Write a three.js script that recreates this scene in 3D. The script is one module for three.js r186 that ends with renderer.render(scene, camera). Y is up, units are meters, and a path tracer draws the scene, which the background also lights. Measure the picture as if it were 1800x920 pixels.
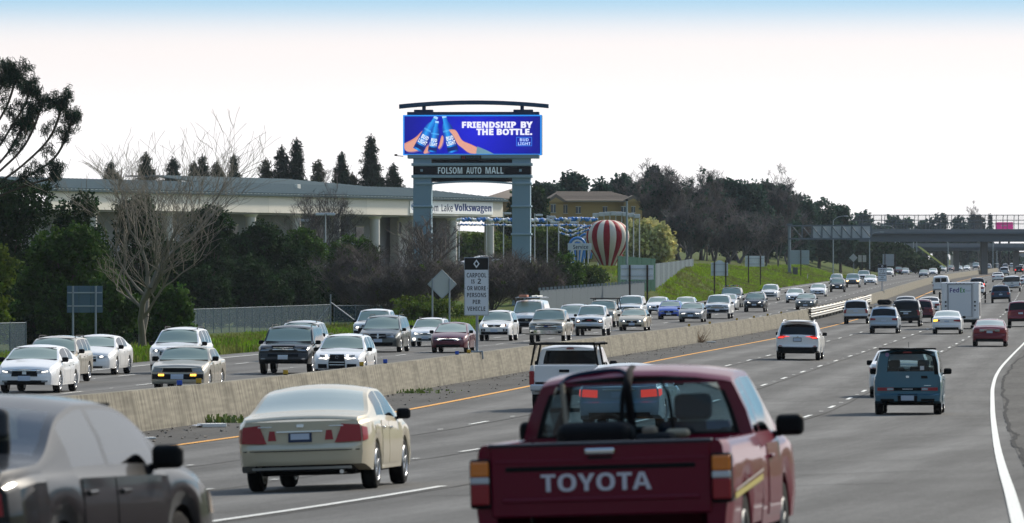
import * as THREE from 'three';
import { mergeGeometries, toCreasedNormals, mergeVertices } from 'three/addons/utils/BufferGeometryUtils.js';
import { RoundedBoxGeometry } from 'three/addons/geometries/RoundedBoxGeometry.js';
import { FontLoader } from 'three/addons/loaders/FontLoader.js';
import { TextGeometry } from 'three/addons/geometries/TextGeometry.js';

// ---------------------------------------------------------------- camera, sky, sun, exposure
const F = 10345, CX = 900, CY = 470, EYE = 4;                 // lens in picture widths of 1800 px, eye height
const scene = new THREE.Scene();
const camera = new THREE.PerspectiveCamera(2 * Math.atan(460 / F) * 180 / Math.PI, 1800 / 920, 1, 12000);
camera.position.set(0, EYE, 0);
camera.rotation.x = Math.atan((CY - 460) / F);
camera.focus = 330; camera.userData.fStop = 7.5;
const renderer = new THREE.WebGLRenderer({ antialias: true });
renderer.toneMapping = THREE.LinearToneMapping;
renderer.toneMappingExposure = 1.0;
renderer.shadowMap.enabled = true;
const SUN_AZ = 41, SUN_EL = 36, rad = Math.PI / 180;
const sunDir = new THREE.Vector3(Math.sin(SUN_AZ * rad) * Math.cos(SUN_EL * rad), Math.sin(SUN_EL * rad), -Math.cos(SUN_AZ * rad) * Math.cos(SUN_EL * rad));
{ // hazy bright sky: white veil low down, pale blue above, wide glow round the veiled sun
  const W = 2048, H = 1024, d = new Float32Array(W * H * 4), ss = (a, b, x) => { const t = Math.min(1, Math.max(0, (x - a) / (b - a))); return t * t * (3 - 2 * t); };
  for (let j = 0; j < H; j++) for (let i = 0; i < W; i++) {
    const el = ((j + .5) / H - .5) * Math.PI, az = ((i + .5) / W - .5) * 2 * Math.PI;
    const x = Math.cos(az) * Math.cos(el), z = Math.sin(az) * Math.cos(el), y = Math.sin(el), e = el / rad;
    const c = x * sunDir.x + y * sunDir.y + z * sunDir.z, a = Math.acos(Math.min(1, c)) / rad, f = .28 + .72 * (1 - ss(40, 135, a));
    let r = 1.2, g = 1.17, b = 1.17;
    const k1 = ss(.9, 2.2, e); r += (1.06 - r) * k1; g += (.995 - g) * k1; b += (.98 - b) * k1;
    const k2 = ss(2.2, 2.68, e); r += (.39 - r) * k2; g += (.69 - g) * k2; b += (.91 - b) * k2;
    const k3 = ss(2.85, 7, e); r += (.72 - r) * k3; g += (.78 - g) * k3; b += (.87 - b) * k3;
    const k4 = ss(12, 55, e); r += (.22 - r) * k4; g += (.41 - g) * k4; b += (.72 - b) * k4; r *= .72 + .28 * f; b *= 1.1 - .1 * f;
    const glow = 2.6 * Math.exp(-a * a / 260) + .5 * Math.exp(-a / 28), up = ss(2.6, 8, e);
    r = r * f + glow * up; g = g * f + glow * .95 * up; b = b * f + glow * .87 * up;
    if (e < 0) { const q = ss(0, -6, -0 + e) , m = Math.min(1, -e / 6); r = r * (1 - m) + .22 * m; g = g * (1 - m) + .22 * m; b = b * (1 - m) + .22 * m; }
    d.set([r, g, b, 1], (j * W + i) * 4);
  }
  const t = new THREE.DataTexture(d, W, H, THREE.RGBAFormat, THREE.FloatType);
  t.mapping = THREE.EquirectangularReflectionMapping; t.magFilter = THREE.LinearFilter; t.needsUpdate = true;
  scene.background = t; scene.environment = t;
}
const sun = new THREE.DirectionalLight(new THREE.Color(1, .9, .75), 4.7);
sun.position.copy(sunDir).multiplyScalar(800).add(new THREE.Vector3(0, 0, -300)); sun.target.position.set(0, 0, -300);
sun.castShadow = true; sun.shadow.radius = 9; sun.shadow.mapSize.set(4096, 4096);
Object.assign(sun.shadow.camera, { left: -400, right: 400, top: 400, bottom: -400, near: 10, far: 2000 });
scene.add(sun, sun.target);
scene.fog = new THREE.FogExp2(new THREE.Color(.62, .68, .76), .00004);

// ---------------------------------------------------------------- helpers
const V = (x, y, z) => new THREE.Vector3(x, y, z);
function rng(seed) { let a = seed >>> 0; return () => { a = (a + 0x6d2b79f5) | 0; let t = Math.imul(a ^ (a >>> 15), 1 | a); t = (t + Math.imul(t ^ (t >>> 7), 61 | t)) ^ t; return ((t ^ (t >>> 14)) >>> 0) / 4294967296; }; }
const clamp = (x, a, b) => Math.min(b, Math.max(a, x)), lerp = (a, b, t) => a + (b - a) * t;
const smooth = (a, b, x) => { const t = clamp((x - a) / (b - a), 0, 1); return t * t * (3 - 2 * t); };
const used = {};
function numbered(n) { if (!(n in used)) { used[n] = 0; return n; } used[n]++; return n + '_' + String(used[n]).padStart(3, '0'); }
function tag(o, label, category, group, kind) { o.userData.label = label; if (category) o.userData.category = category; if (group) o.userData.group = group; if (kind) o.userData.kind = kind; return o; }
function shadowed(o) { o.traverse((m) => { if (m.isMesh) { m.castShadow = true; m.receiveShadow = true; } }); return o; }
function thing(name, label, category, pos, turn = 0, group) {
  const o = new THREE.Group(); o.name = numbered(name); scene.add(o); o.position.copy(pos); o.rotation.y = turn; tag(o, label, category, group); return o;
}
function part(parent, name, geo, mat, label) { const m = new THREE.Mesh(Array.isArray(geo) ? mergeG(geo) : geo, mat); m.name = name; m.castShadow = m.receiveShadow = true; if (label) m.userData.label = label; parent.add(m); return m; }
function solo(name, geo, mat, label, category, group, kind) { const m = part(scene, numbered(name), geo, mat); if (kind) m.userData.kind = kind; if (label) m.userData.label = label; if (category) m.userData.category = category; if (group) m.userData.group = group; return m; }
function mergeG(list) {
  list = list.map((g) => { const q = g.index ? g.toNonIndexed() : g; for (const k of Object.keys(q.attributes)) if (!['position', 'normal', 'uv'].includes(k)) q.deleteAttribute(k); if (!q.attributes.uv) q.setAttribute('uv', new THREE.BufferAttribute(new Float32Array(q.attributes.position.count * 2), 2)); if (!q.attributes.normal) q.computeVertexNormals(); return q; });
  return mergeGeometries(list);
}
const bx = (w, h, d, x = 0, y = 0, z = 0) => new THREE.BoxGeometry(w, h, d).translate(x, y, z);
const rbx = (w, h, d, r, x = 0, y = 0, z = 0, s = 2) => new RoundedBoxGeometry(w, h, d, s, r).translate(x, y, z);
const cyl = (r0, r1, h, x, y, z, n = 10) => new THREE.CylinderGeometry(r1, r0, h, n).translate(x, y + h / 2, z);
function rod(a, b, r0, r1 = r0, n = 6) { // tapered bar between two points
  const d = b.clone().sub(a), g = new THREE.CylinderGeometry(r1, r0, d.length(), n, 1, true);
  g.translate(0, d.length() / 2, 0).applyQuaternion(new THREE.Quaternion().setFromUnitVectors(V(0, 1, 0), d.normalize())).translate(a.x, a.y, a.z); return g;
}
function tube(pts, r, n = 6, seg = 0) { return new THREE.TubeGeometry(new THREE.CatmullRomCurve3(pts), seg || pts.length * 4, r, n, false); }
function gridGeo(nu, nv, fn, uvf) { // smooth sheet
  const p = [], uv = [], ix = [];
  for (let i = 0; i <= nu; i++) for (let j = 0; j <= nv; j++) { const q = fn(i / nu, j / nv, i, j); p.push(q.x, q.y, q.z); const t = uvf ? uvf(i / nu, j / nv, i, j) : [i / nu, j / nv]; uv.push(t[0], t[1]); }
  for (let i = 0; i < nu; i++) for (let j = 0; j < nv; j++) { const a = i * (nv + 1) + j, b = a + nv + 1; ix.push(a, b, a + 1, b, b + 1, a + 1); }
  const g = new THREE.BufferGeometry(); g.setAttribute('position', new THREE.Float32BufferAttribute(p, 3)); g.setAttribute('uv', new THREE.Float32BufferAttribute(uv, 2)); g.setIndex(ix); g.computeVertexNormals(); return g;
}
const lin = (r, g, b) => new THREE.Color(r, g, b);
const std = (c, rough = .8, metal = 0, o = {}) => new THREE.MeshPhysicalMaterial({ color: Array.isArray(c) ? lin(...c) : c, roughness: rough, metalness: metal, specularIntensity: rough >= .5 && !metal ? .3 : 1, ...o });
const phy = (c, o = {}) => new THREE.MeshPhysicalMaterial({ color: Array.isArray(c) ? lin(...c) : c, ...o });
// value noise, tileable
function noise2(seed, n) { const r = rng(seed), g = Array.from({ length: n * n }, () => r()); return (u, v) => { u = ((u % 1) + 1) % 1 * n; v = ((v % 1) + 1) % 1 * n; const i = Math.floor(u), j = Math.floor(v), a = u - i, b = v - j, s = a * a * (3 - 2 * a), t = b * b * (3 - 2 * b), G = (x, y) => g[(y % n) * n + x % n]; return lerp(lerp(G(i, j), G(i + 1, j), s), lerp(G(i, j + 1), G(i + 1, j + 1), s), t); }; }
function dataTex(w, h, fn, rx = 1, ry = 1) { // fn(u,v) -> [r,g,b] sRGB 0..255
  const d = new Uint8Array(w * h * 4); for (let j = 0; j < h; j++) for (let i = 0; i < w; i++) { const c = fn((i + .5) / w, (j + .5) / h, i, j), k = (j * w + i) * 4; d[k] = clamp(c[0], 0, 255); d[k + 1] = clamp(c[1], 0, 255); d[k + 2] = clamp(c[2], 0, 255); d[k + 3] = 255; }
  const t = new THREE.DataTexture(d, w, h); t.colorSpace = THREE.SRGBColorSpace; t.wrapS = t.wrapT = THREE.RepeatWrapping; t.magFilter = THREE.LinearFilter; t.minFilter = THREE.LinearMipmapLinearFilter; t.generateMipmaps = true; t.repeat.set(rx, ry); t.needsUpdate = true; return t;
}
function canvasTex(w, h, draw) { const c = document.createElement('canvas'); c.width = w; c.height = h; const x = c.getContext('2d'); draw(x, w, h); const t = new THREE.CanvasTexture(c); t.colorSpace = THREE.SRGBColorSpace; t.anisotropy = 8; return t; }
function fitText(x, str, cx, cy, w, h, font = 'bold 100px sans-serif') { // text stretched to fill a box
  x.save(); x.font = font; x.textAlign = 'center'; x.textBaseline = 'alphabetic'; const m = x.measureText(str), a = m.actualBoundingBoxAscent, b = m.actualBoundingBoxDescent, tw = m.width;
  x.translate(cx, cy); x.scale(w / tw, h / (a + b)); x.fillText(str, 0, (a - b) / 2); x.restore();
}

// ---------------------------------------------------------------- the road: plan curve and profile
function spline(kx, ky) { // natural cubic through log distance
  const t = kx.map(Math.log), n = t.length, h = [], m = new Array(n).fill(0), c = new Array(n).fill(0), d = new Array(n).fill(0);
  for (let i = 0; i < n - 1; i++) h.push(t[i + 1] - t[i]);
  for (let i = 1; i < n - 1; i++) { const a = h[i - 1], b = 2 * (h[i - 1] + h[i]), e = h[i], r = 6 * ((ky[i + 1] - ky[i]) / h[i] - (ky[i] - ky[i - 1]) / h[i - 1]); const den = b - a * c[i - 1]; c[i] = e / den; d[i] = (r - a * d[i - 1]) / den; }
  for (let i = n - 2; i > 0; i--) m[i] = d[i] - c[i] * m[i + 1];
  return (z) => { const x = Math.log(z); let i = 0; while (i < n - 2 && x > t[i + 1]) i++; const A = (t[i + 1] - x) / h[i], B = (x - t[i]) / h[i]; return A * ky[i] + B * ky[i + 1] + ((A ** 3 - A) * m[i] + (B ** 3 - B) * m[i + 1]) * h[i] * h[i] / 6; };
}
const KN = [25, 60, 95, 130, 170, 220, 280, 350, 450, 600, 900, 1500, 2600, 5000];
const slopeX = spline(KN, [-0.74963, -0.24015, -0.10577, -0.04058, -0.00766, 0.01491, 0.03298, 0.04653, 0.05867, 0.06752, 0.07556, 0.08461, .0865, .0865]);
const profY = spline(KN, [-2.478, -3.02, -3.47, -3.644, -3.803, -3.929, -4.015, -4.12, -3.997, -3.471, -2.318, -1.094, .6, 3]);
const crossF = spline([25, 100, 200, 300, 500, 1500], [0.0188, 0.0263, -0.0102, -0.0085, 0.0254, 0.0158]);
const X25 = slopeX(25) * 25, D25 = (slopeX(26) * 26 - X25);
function roadX(z) { return z < 25 ? X25 + D25 * (z - 25) : slopeX(z) * z; }
function roadDX(z) { return z < 26 ? D25 : (roadX(z + 1) - roadX(z - 1)) / 2; }
function roadY(z) { return z < 25 ? profY(25) + (25 - z) * .012 : profY(Math.min(z, 5000)); }
const cross = (z) => z < 25 ? .0188 : z > 1500 ? .0158 : crossF(z);
function table(z, T) { if (z <= T[0][0]) return T[0][1]; for (let i = 1; i < T.length; i++) if (z < T[i][0]) return lerp(T[i - 1][1], T[i][1], (z - T[i - 1][0]) / (T[i][0] - T[i - 1][0])); return T[T.length - 1][1]; }
const PAVED_LEFT = -21.2;
function heightAt(z, o) { // ground height at station z and offset o from the yellow line (+ is right)
  const base = roadY(z);
  if (o >= 0) {
    let y = base + cross(z) * Math.min(o, 24);
    if (o > 26) y += Math.min(2.2, (o - 26) * .25);
    return y;
  }
  if (o > PAVED_LEFT) return base;
  const u = PAVED_LEFT - o;                                   // metres beyond the pavement edge
  const near = base - .25 * smooth(0, 3, u) - table(z, [[200, .9], [340, .95], [520, 1.2], [640, 0]]) * smooth(6, 24, u);
  const far = table(z, [[0, .2], [700, -.1], [850, .3], [1000, 1.2], [1400, 2.5], [5000, 6]]) + smooth(60, 150, u) * table(z, [[500, 0], [800, 3], [950, 5], [1300, 8]]);
  const a = table(z, [[0, 80], [470, 80], [560, 48], [610, 18], [650, 5], [760, 3.5], [1000, 5]]), b = table(z, [[0, 130], [470, 130], [560, 90], [610, 42], [650, 16], [760, 13], [1000, 24]]);
  return lerp(near, far, smooth(a, b, u));
}
const onRoad = (z, o, up = 0) => { const dx = roadDX(z), n = Math.hypot(1, dx); return V(roadX(z) + o / n, heightAt(z, o) + EYE + up, -(z - o * dx / n)); };
function locate(X, d) { let z = d, o = 0; for (let i = 0; i < 8; i++) { const dx = roadDX(z), n = Math.hypot(1, dx); o = (X - roadX(z)) * n; z = d + o * dx / n; } return [z, o]; }
function groundY(X, d) { const [z, o] = locate(X, d); return heightAt(z, o); }
function at(px, py, d0 = 14) { // the ground point that the photograph shows at (px, py)
  let lo = d0, hi = d0; const f = (d) => -(py - CY) / F * d - groundY((px - CX) / F * d, d);
  for (let d = d0; d < 4500; d *= 1.012) { if (f(d) <= 0 && d > d0) { hi = d; break; } lo = d; hi = d; }
  for (let i = 0; i < 30; i++) { const m = (lo + hi) / 2; if (f(m) > 0) lo = m; else hi = m; }
  return spot(px, hi);
}
function spot(px, d, up = 0) { const X = (px - CX) / F * d; return V(X, groundY(X, d) + EYE + up, -d); }   // ground below the ray at depth d
const ray = (px, py, d) => V((px - CX) / F * d, EYE - (py - CY) / F * d, -d);
const yawAt = (p) => Math.atan(roadDX(locate(p.x, -p.z)[0]));

// ---------------------------------------------------------------- vehicles
const black = std([.005, .006, .007], .6), rubber = std([.008, .008, .009], .9), trimBlack = std([.009, .01, .012], .6), chrome = std([.75, .76, .78], .12, 1), alloy = std([.5, .51, .53], .3, .9), steelRim = std([.16, .165, .17], .5, .6);
const darkGlass = phy([.004, .006, .008], { roughness: .05, ior: 1.45, specularIntensity: .6 });
const screenGlass = phy([.29, .345, .27], { roughness: .08, ior: 1.6, clearcoat: .5, clearcoatRoughness: .04 });
const clearGlass = phy([.72, .82, .8], { transmission: 1, thickness: 0, roughness: 0, ior: 1.5 });
const tintGlass = phy([.3, .37, .39], { transmission: 1, thickness: 0, roughness: 0, ior: 1.5 });
const lampClear = phy([.26, .28, .31], { roughness: .12, clearcoat: 1, metalness: .5 }), lampRed = phy([.3, .006, .014], { roughness: .3, clearcoat: .25 }), lampAmber = phy([.7, .2, .01], { roughness: .25, clearcoat: 1 });
const lampOn = std([.9, .9, .85], .3, 0, { emissive: lin(1, .93, .82), emissiveIntensity: 3.2 }), amberOn = std([.8, .4, .05], .3, 0, { emissive: lin(1, .5, .06), emissiveIntensity: 3 }), brakeOn = std([.5, .02, .02], .3, 0, { emissive: lin(1, .05, .03), emissiveIntensity: 2.2 });
const plateMat = std(0xb9c3d2, .5), plateDark = std([.04, .055, .1], .5);
const cabinMat = std([.03, .032, .036], .8), seatMat = std([.05, .055, .062], .85), seatTan = std([.3, .27, .22], .85);
const paints = {};
function paint(key) {
  if (paints[key]) return paints[key];
  const P = { white: [[.8, .8, .8], 0], pearl: [[.78, .77, .75], 0], silver: [[.5, .51, .52], .35], grey: [[.16, .17, .18], .4], dark: [[.016, .018, .022], .3], black: [[.006, .007, .009], .1], navy: [[.03, .05, .09], .3], blue: [[.015, .07, .4], .3], maroon: [[.1, .001, .012], .1], red: [[.16, .001, .014], .05], gold: [[.43, .37, .27], .3], tan: [[.42, .385, .32], .3], teal: [[.05, .14, .2], .25], greengrey: [[.09, .1, .095], .35], toyota: [[.135, .0012, .019], 0], lexus: [[.5, .44, .32], .2], smoke: [[.009, .0095, .011], 0], iceblue: [[.42, .48, .54], .25] }[key];
  return paints[key] = phy(P[0], { metalness: P[1], roughness: .38, clearcoat: key === 'toyota' || key === 'smoke' ? .6 : .8, clearcoatRoughness: .05, specularIntensity: key === 'toyota' ? .2 : /black|dark|navy|smoke/.test(key) ? .15 : .4 });
}
const bodyKey = phy([.5, .5, .5], { roughness: .4 }); bodyKey.name = 'paint';   // replaced by each vehicle's own paint
function mono(T) { // monotone cubic through [x,y] pairs
  const n = T.length, dl = [], m = []; for (let i = 0; i < n - 1; i++) dl.push((T[i + 1][1] - T[i][1]) / (T[i + 1][0] - T[i][0]));
  for (let i = 0; i < n; i++) m.push(i === 0 ? dl[0] : i === n - 1 ? dl[n - 2] : dl[i - 1] * dl[i] <= 0 ? 0 : 2 * dl[i - 1] * dl[i] / (dl[i - 1] + dl[i]));
  return (x) => { if (x <= T[0][0]) return T[0][1]; if (x >= T[n - 1][0]) return T[n - 1][1]; let i = 0; while (x > T[i + 1][0]) i++; const h = T[i + 1][0] - T[i][0], t = (x - T[i][0]) / h; return (2 * t ** 3 - 3 * t * t + 1) * T[i][1] + (t ** 3 - 2 * t * t + t) * h * m[i] + (-2 * t ** 3 + 3 * t * t) * T[i + 1][1] + (t ** 3 - t * t) * h * m[i + 1]; };
}
// s: x runs from the rear (0) to the nose (L); y up; half-width W
function shell(s) {
  const L = s.L, W = s.W, x0 = s.x0 ?? 0, Ra = s.R * 1.13, top = mono(s.top), belt0 = mono(s.belt), fl = s.floor ?? s.yb + .02;
  const plan = (x) => { const a = clamp((x - (L - .75)) / .75, 0, 1), b = clamp((.5 - x) / .5, 0, 1); return W * (1 - (s.tuckF ?? .14) * a ** 2.4 - (s.tuckR ?? .07) * b ** 2.4); };
  const sill = (x) => { let y = s.yb + .1 * smooth(.5, 0, x) + .02 * smooth(L - .5, L, x); for (const xa of s.axles) { const dx = Math.abs(x - xa); if (dx < Ra) y = Math.max(y, s.R + Math.sqrt(Ra * Ra - dx * dx)); } return y; };
  const inArch = (x) => s.axles.some((xa) => Math.abs(x - xa) < Ra);
  const ring = (x) => {
    const hw = plan(x), tp = top(x), be = Math.min(belt0(x), tp - .025), yb = Math.min(sill(x), be - .12), gh = tp - be, crown = Math.min(.03 + gh * .1, .085) * (s.crown ?? 1);
    const ed = Math.max(be + .012, tp - crown), tum = (s.tumble ?? .42) * Math.max(0, ed - be), wt = hw * .955, wr = Math.max(wt - tum - .012, .3);
    const well = inArch(x) ? .26 : .2, r = [[0, fl], [hw - well, fl], [hw - well, yb], [hw * .975, yb], [hw * (s.flare ?? 1), lerp(yb, be, .3)], [hw, lerp(yb, be, .68)], [hw * .985, be - .035], [wt, be]];
    for (const g of [.1, .5, .92]) { const bul = Math.sin(g * Math.PI) * gh * .045; r.push([lerp(wt - .012, wr, g) + bul, lerp(be + .005, ed, g)]); }
    r.push([wr, ed]); for (const t of [.93, .62, .31, 0]) r.push([wr * t - (t === .93 ? .004 : 0), ed + (tp - ed) * (1 - t * t * .93)]);
    r.gh = ed - be; r.wr = wr; return r;
  };
  const xs = new Set(); const add = (x) => { if (x >= x0 && x <= L) xs.add(Math.round(x * 200) / 200); };
  for (let x = x0; x <= L; x += .14) add(x); add(x0); add(L); for (const T of [s.top, s.belt]) for (const q of T) add(q[0]);
  for (const xa of s.axles) for (const k of [1.001, .97, .88, .72, .5, .25, 0]) { add(xa - Ra * k); add(xa + Ra * k); }
  for (const r of [...(s.side ?? []), s.ws, s.rg].filter(Boolean)) { add(r[0]); add(r[1]); }
  for (const k of [.02, .06, .1, .15]) { add(x0 + k); add(L - k); }
  let X = [...xs].sort((a, b) => a - b); X = X.filter((x, i) => i === 0 || x - X[i - 1] > .009);
  const R = X.map(ring), rib = { X, R, ring };
  const within = (a, b, r) => r && a >= r[0] - .006 && b <= r[1] + .006;
  const sideHole = (i) => (s.side ?? []).some((r) => within(X[i], X[i + 1], r)) && R[i].gh > .13 && R[i + 1].gh > .13;
  const P = (x, a, y) => V(a, y, -(x - L / 2));
  const pos = [], ix = [], N = 16;
  for (let i = 0; i < X.length; i++) for (const sd of [1, -1]) for (let k = 0; k < N; k++) pos.push(sd * R[i][k][0], R[i][k][1], -(X[i] - L / 2));
  const id = (i, sd, k) => (i * 2 + (sd > 0 ? 0 : 1)) * N + k;
  const quad = (a, b, c, d, flip) => flip ? ix.push(a, c, b, b, c, d) : ix.push(a, b, c, b, d, c);
  for (let i = 0; i < X.length - 1; i++) for (const sd of [1, -1]) for (let k = 2; k < N - 1; k++) {
    if ((k === 8 || k === 9) && sideHole(i)) continue;
    if (k >= 12 && (within(X[i], X[i + 1], s.ws) || within(X[i], X[i + 1], s.rg))) continue;
    quad(id(i, sd, k), id(i, sd, k + 1), id(i + 1, sd, k), id(i + 1, sd, k + 1), sd < 0);
  }
  let g = new THREE.BufferGeometry(); g.setAttribute('position', new THREE.Float32BufferAttribute(pos, 3)); g.setIndex(ix);
  const bodyParts = [g], fx = []; for (let i = 0; i < X.length - 1; i++) for (const sd of [1, -1]) for (let k = 0; k < 2; k++) { const a = id(i, sd, k), b = id(i, sd, k + 1), c = id(i + 1, sd, k), d = id(i + 1, sd, k + 1); fx.push(a, b, c, b, d, c); }
  const under = new THREE.BufferGeometry(); under.setAttribute('position', new THREE.Float32BufferAttribute(pos, 3)); under.setIndex(fx);
  // end faces, bulged in plan
  const halfW = (r, y) => { for (let k = 3; k < 15; k++) if (y <= r[k + 1][1] && y >= r[k][1]) return lerp(r[k][0], r[k + 1][0], (y - r[k][1]) / Math.max(1e-6, r[k + 1][1] - r[k][1])); return y < r[3][1] ? r[3][0] : r[12][0]; };
  const off = (end, t, y) => { const b = end ? (s.bulgeF ?? .16) : (s.bulgeR ?? .09), pr = end ? s.profF : s.profR; return b * (1 - Math.abs(t) ** 2.6) + (pr ? mono(pr)(y) : 0) * (1 - t ** 8); };
  const capPt = (end, t, y, o = 0) => { const r = end ? R[X.length - 1] : R[0]; return P((end ? L : x0) + (end ? 1 : -1) * (off(end, t, y) + o), t * halfW(r, y), y); };
  for (const end of [0, 1]) {
    const r = end ? R[X.length - 1] : R[0], lo = r[3][1], hi = r[11][1], NV = 16, NU = 18;
    const rows = []; for (let k = 3; k <= 11; k++) rows.push(r[k][1]); for (let k = 0; k <= NV; k++) rows.push(lerp(lo, hi, k / NV)); rows.sort((a, b) => a - b);
    const cap = (ta, tb, ya, yb) => { const yy = [ya, ...rows.filter((y) => y > ya + .004 && y < yb - .004), yb], n = Math.max(2, Math.ceil((tb - ta) * NU / 2)); bodyParts.push(gridGeo(yy.length - 1, n, (u, v, i, j) => capPt(end, end ? lerp(ta, tb, j / n) : lerp(tb, ta, j / n), yy[i]))); };
    const h = end ? null : s.hole;
    if (h) { cap(-1, h[0], lo, hi); cap(h[1], 1, lo, hi); cap(h[0], h[1], lo, h[2]); cap(h[0], h[1], h[3], hi); } else cap(-1, 1, lo, hi);
    bodyParts.push(gridGeo(1, NU, (u, v, i, j) => { const t = lerp(end ? -1 : 1, end ? 1 : -1, j / NU), q = capPt(end, t, hi); return u === 0 ? q : P(end ? L - .02 : x0 + .02, t * r.wr, hi + (r[15][1] - hi) * (1 - t * t * .93)); }));
    bodyParts.push(gridGeo(1, NU, (u, v, i, j) => { const t = lerp(end ? 1 : -1, end ? -1 : 1, j / NU), q = capPt(end, t, lo); return u === 0 ? q : P(end ? L - .3 : x0 + .3, t * r[3][0], lo + .0); }));
  }
  const body = toCreasedNormals(mergeG(bodyParts.map((q) => { q.deleteAttribute('normal'); return q; })), .55);
  const strip = (sel, k0, k1, sd) => { // sheet over stations and ring points
    const I = X.map((_, i) => i).filter(sel); if (I.length < 2) return null;
    const g2 = gridGeo(I.length - 1, k1 - k0, (u, v, i, j) => P(X[I[i]], sd * R[I[i]][k0 + j][0], R[I[i]][k0 + j][1])); return g2;
  };
  const cross2 = (r) => { const I = X.map((_, i) => i).filter((i) => X[i] >= r[0] - .006 && X[i] <= r[1] + .006); return gridGeo(I.length - 1, 6, (u, v, i, j) => { const k = j <= 3 ? 12 + j : 18 - j, sd = j <= 3 ? 1 : -1; return P(X[I[i]], sd * R[I[i]][k][0], R[I[i]][k][1]); }); };
  const capPatch = (end, t0, t1, yA, yB, o = .012, nu = 8, nv = 4) => { // yA,yB: [low,high] at t0 and at t1
    const f = (u, v, oo) => { const ta = t0.length ? lerp(t0[0], t0[1], v) : t0, tb = t1.length ? lerp(t1[0], t1[1], v) : t1, t = lerp(ta, tb, u), y = lerp(lerp(yA[0], yB[0], u), lerp(yA[1], yB[1], u), v); return capPt(end, t, y, oo); };
    const rim = (q, n, fn) => gridGeo(n, 1, (a, b) => fn(a, b));
    return mergeG([gridGeo(nu, nv, (u, v) => f(u, v, o)), rim(0, nu, (a, b) => f(a, 0, b ? o : -.03)), rim(0, nu, (a, b) => f(a, 1, b ? o : -.03)), rim(0, nv, (a, b) => f(0, a, b ? o : -.03)), rim(0, nv, (a, b) => f(1, a, b ? o : -.03))]);
  };
  const sidePt = (x, y, sd, o = 0) => P(x, sd * (halfW(ring(x), y) + o), y);
  const sidePatch = (xa, xb, yA, yB, sd, o = .008, nu = 8, nv = 5) => { const f = (u, v, oo) => sidePt(lerp(xa, xb, u), lerp(lerp(yA[0], yB[0], u), lerp(yA[1], yB[1], u), v), sd, oo); const e = (n, fn) => gridGeo(n, 1, fn); return mergeG([gridGeo(nu, nv, (u, v) => f(u, v, o)), e(nu, (a, b) => f(a, 0, b ? o : -.02)), e(nu, (a, b) => f(a, 1, b ? o : -.02)), e(nv, (a, b) => f(0, a, b ? o : -.02)), e(nv, (a, b) => f(1, a, b ? o : -.02))]); };
  return { body, under: under.toNonIndexed(), X, R, P, strip, cross2, capPatch, capPt, sidePatch, sidePt, ring, sideSel: (r) => (i) => X[i] >= r[0] - .006 && X[i] <= r[1] + .006 && R[i].gh > .12, belt: belt0, top, plan };
}
const wheelCache = {};
function wheelGeo(R, style) {
  const k = R + style; if (wheelCache[k]) return wheelCache[k];
  const w = .2, rr = R * (style === 'truck' ? .58 : .68), pr = [[rr, -w / 2 + .01], [R - .03, -w / 2], [R - .005, -w / 2 + .025], [R, -w / 4], [R, w / 4], [R - .005, w / 2 - .025], [R - .03, w / 2], [rr, w / 2 - .01]];
  const tyre = new THREE.LatheGeometry(pr.map((p) => new THREE.Vector2(p[0], p[1])), 28).rotateZ(-Math.PI / 2);
  const rim = []; const n = style === 'truck' ? 6 : style === 'five' ? 5 : 9;
  for (const s of [1, -1]) { rim.push(new THREE.CylinderGeometry(rr * .2, rr * .24, .03, 12).rotateZ(Math.PI / 2).translate(s * w * .42, 0, 0)); rim.push(new THREE.TorusGeometry(rr * .97, .016, 6, 26).rotateY(Math.PI / 2).translate(s * w * .44, 0, 0));
    for (let i = 0; i < n; i++) rim.push(rbx(.03, rr * .86, rr * (n === 5 ? .26 : .16), .01, 0, rr * .5, 0, 1).rotateX(i * 2 * Math.PI / n).translate(s * w * .4, 0, 0)); }
  rim.push(new THREE.CylinderGeometry(rr, rr, w * .5, 22).rotateZ(Math.PI / 2));
  const back = rim.pop();
  return wheelCache[k] = { tyre: mergeG([tyre, back]), rim: mergeG(rim) };
}
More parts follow.
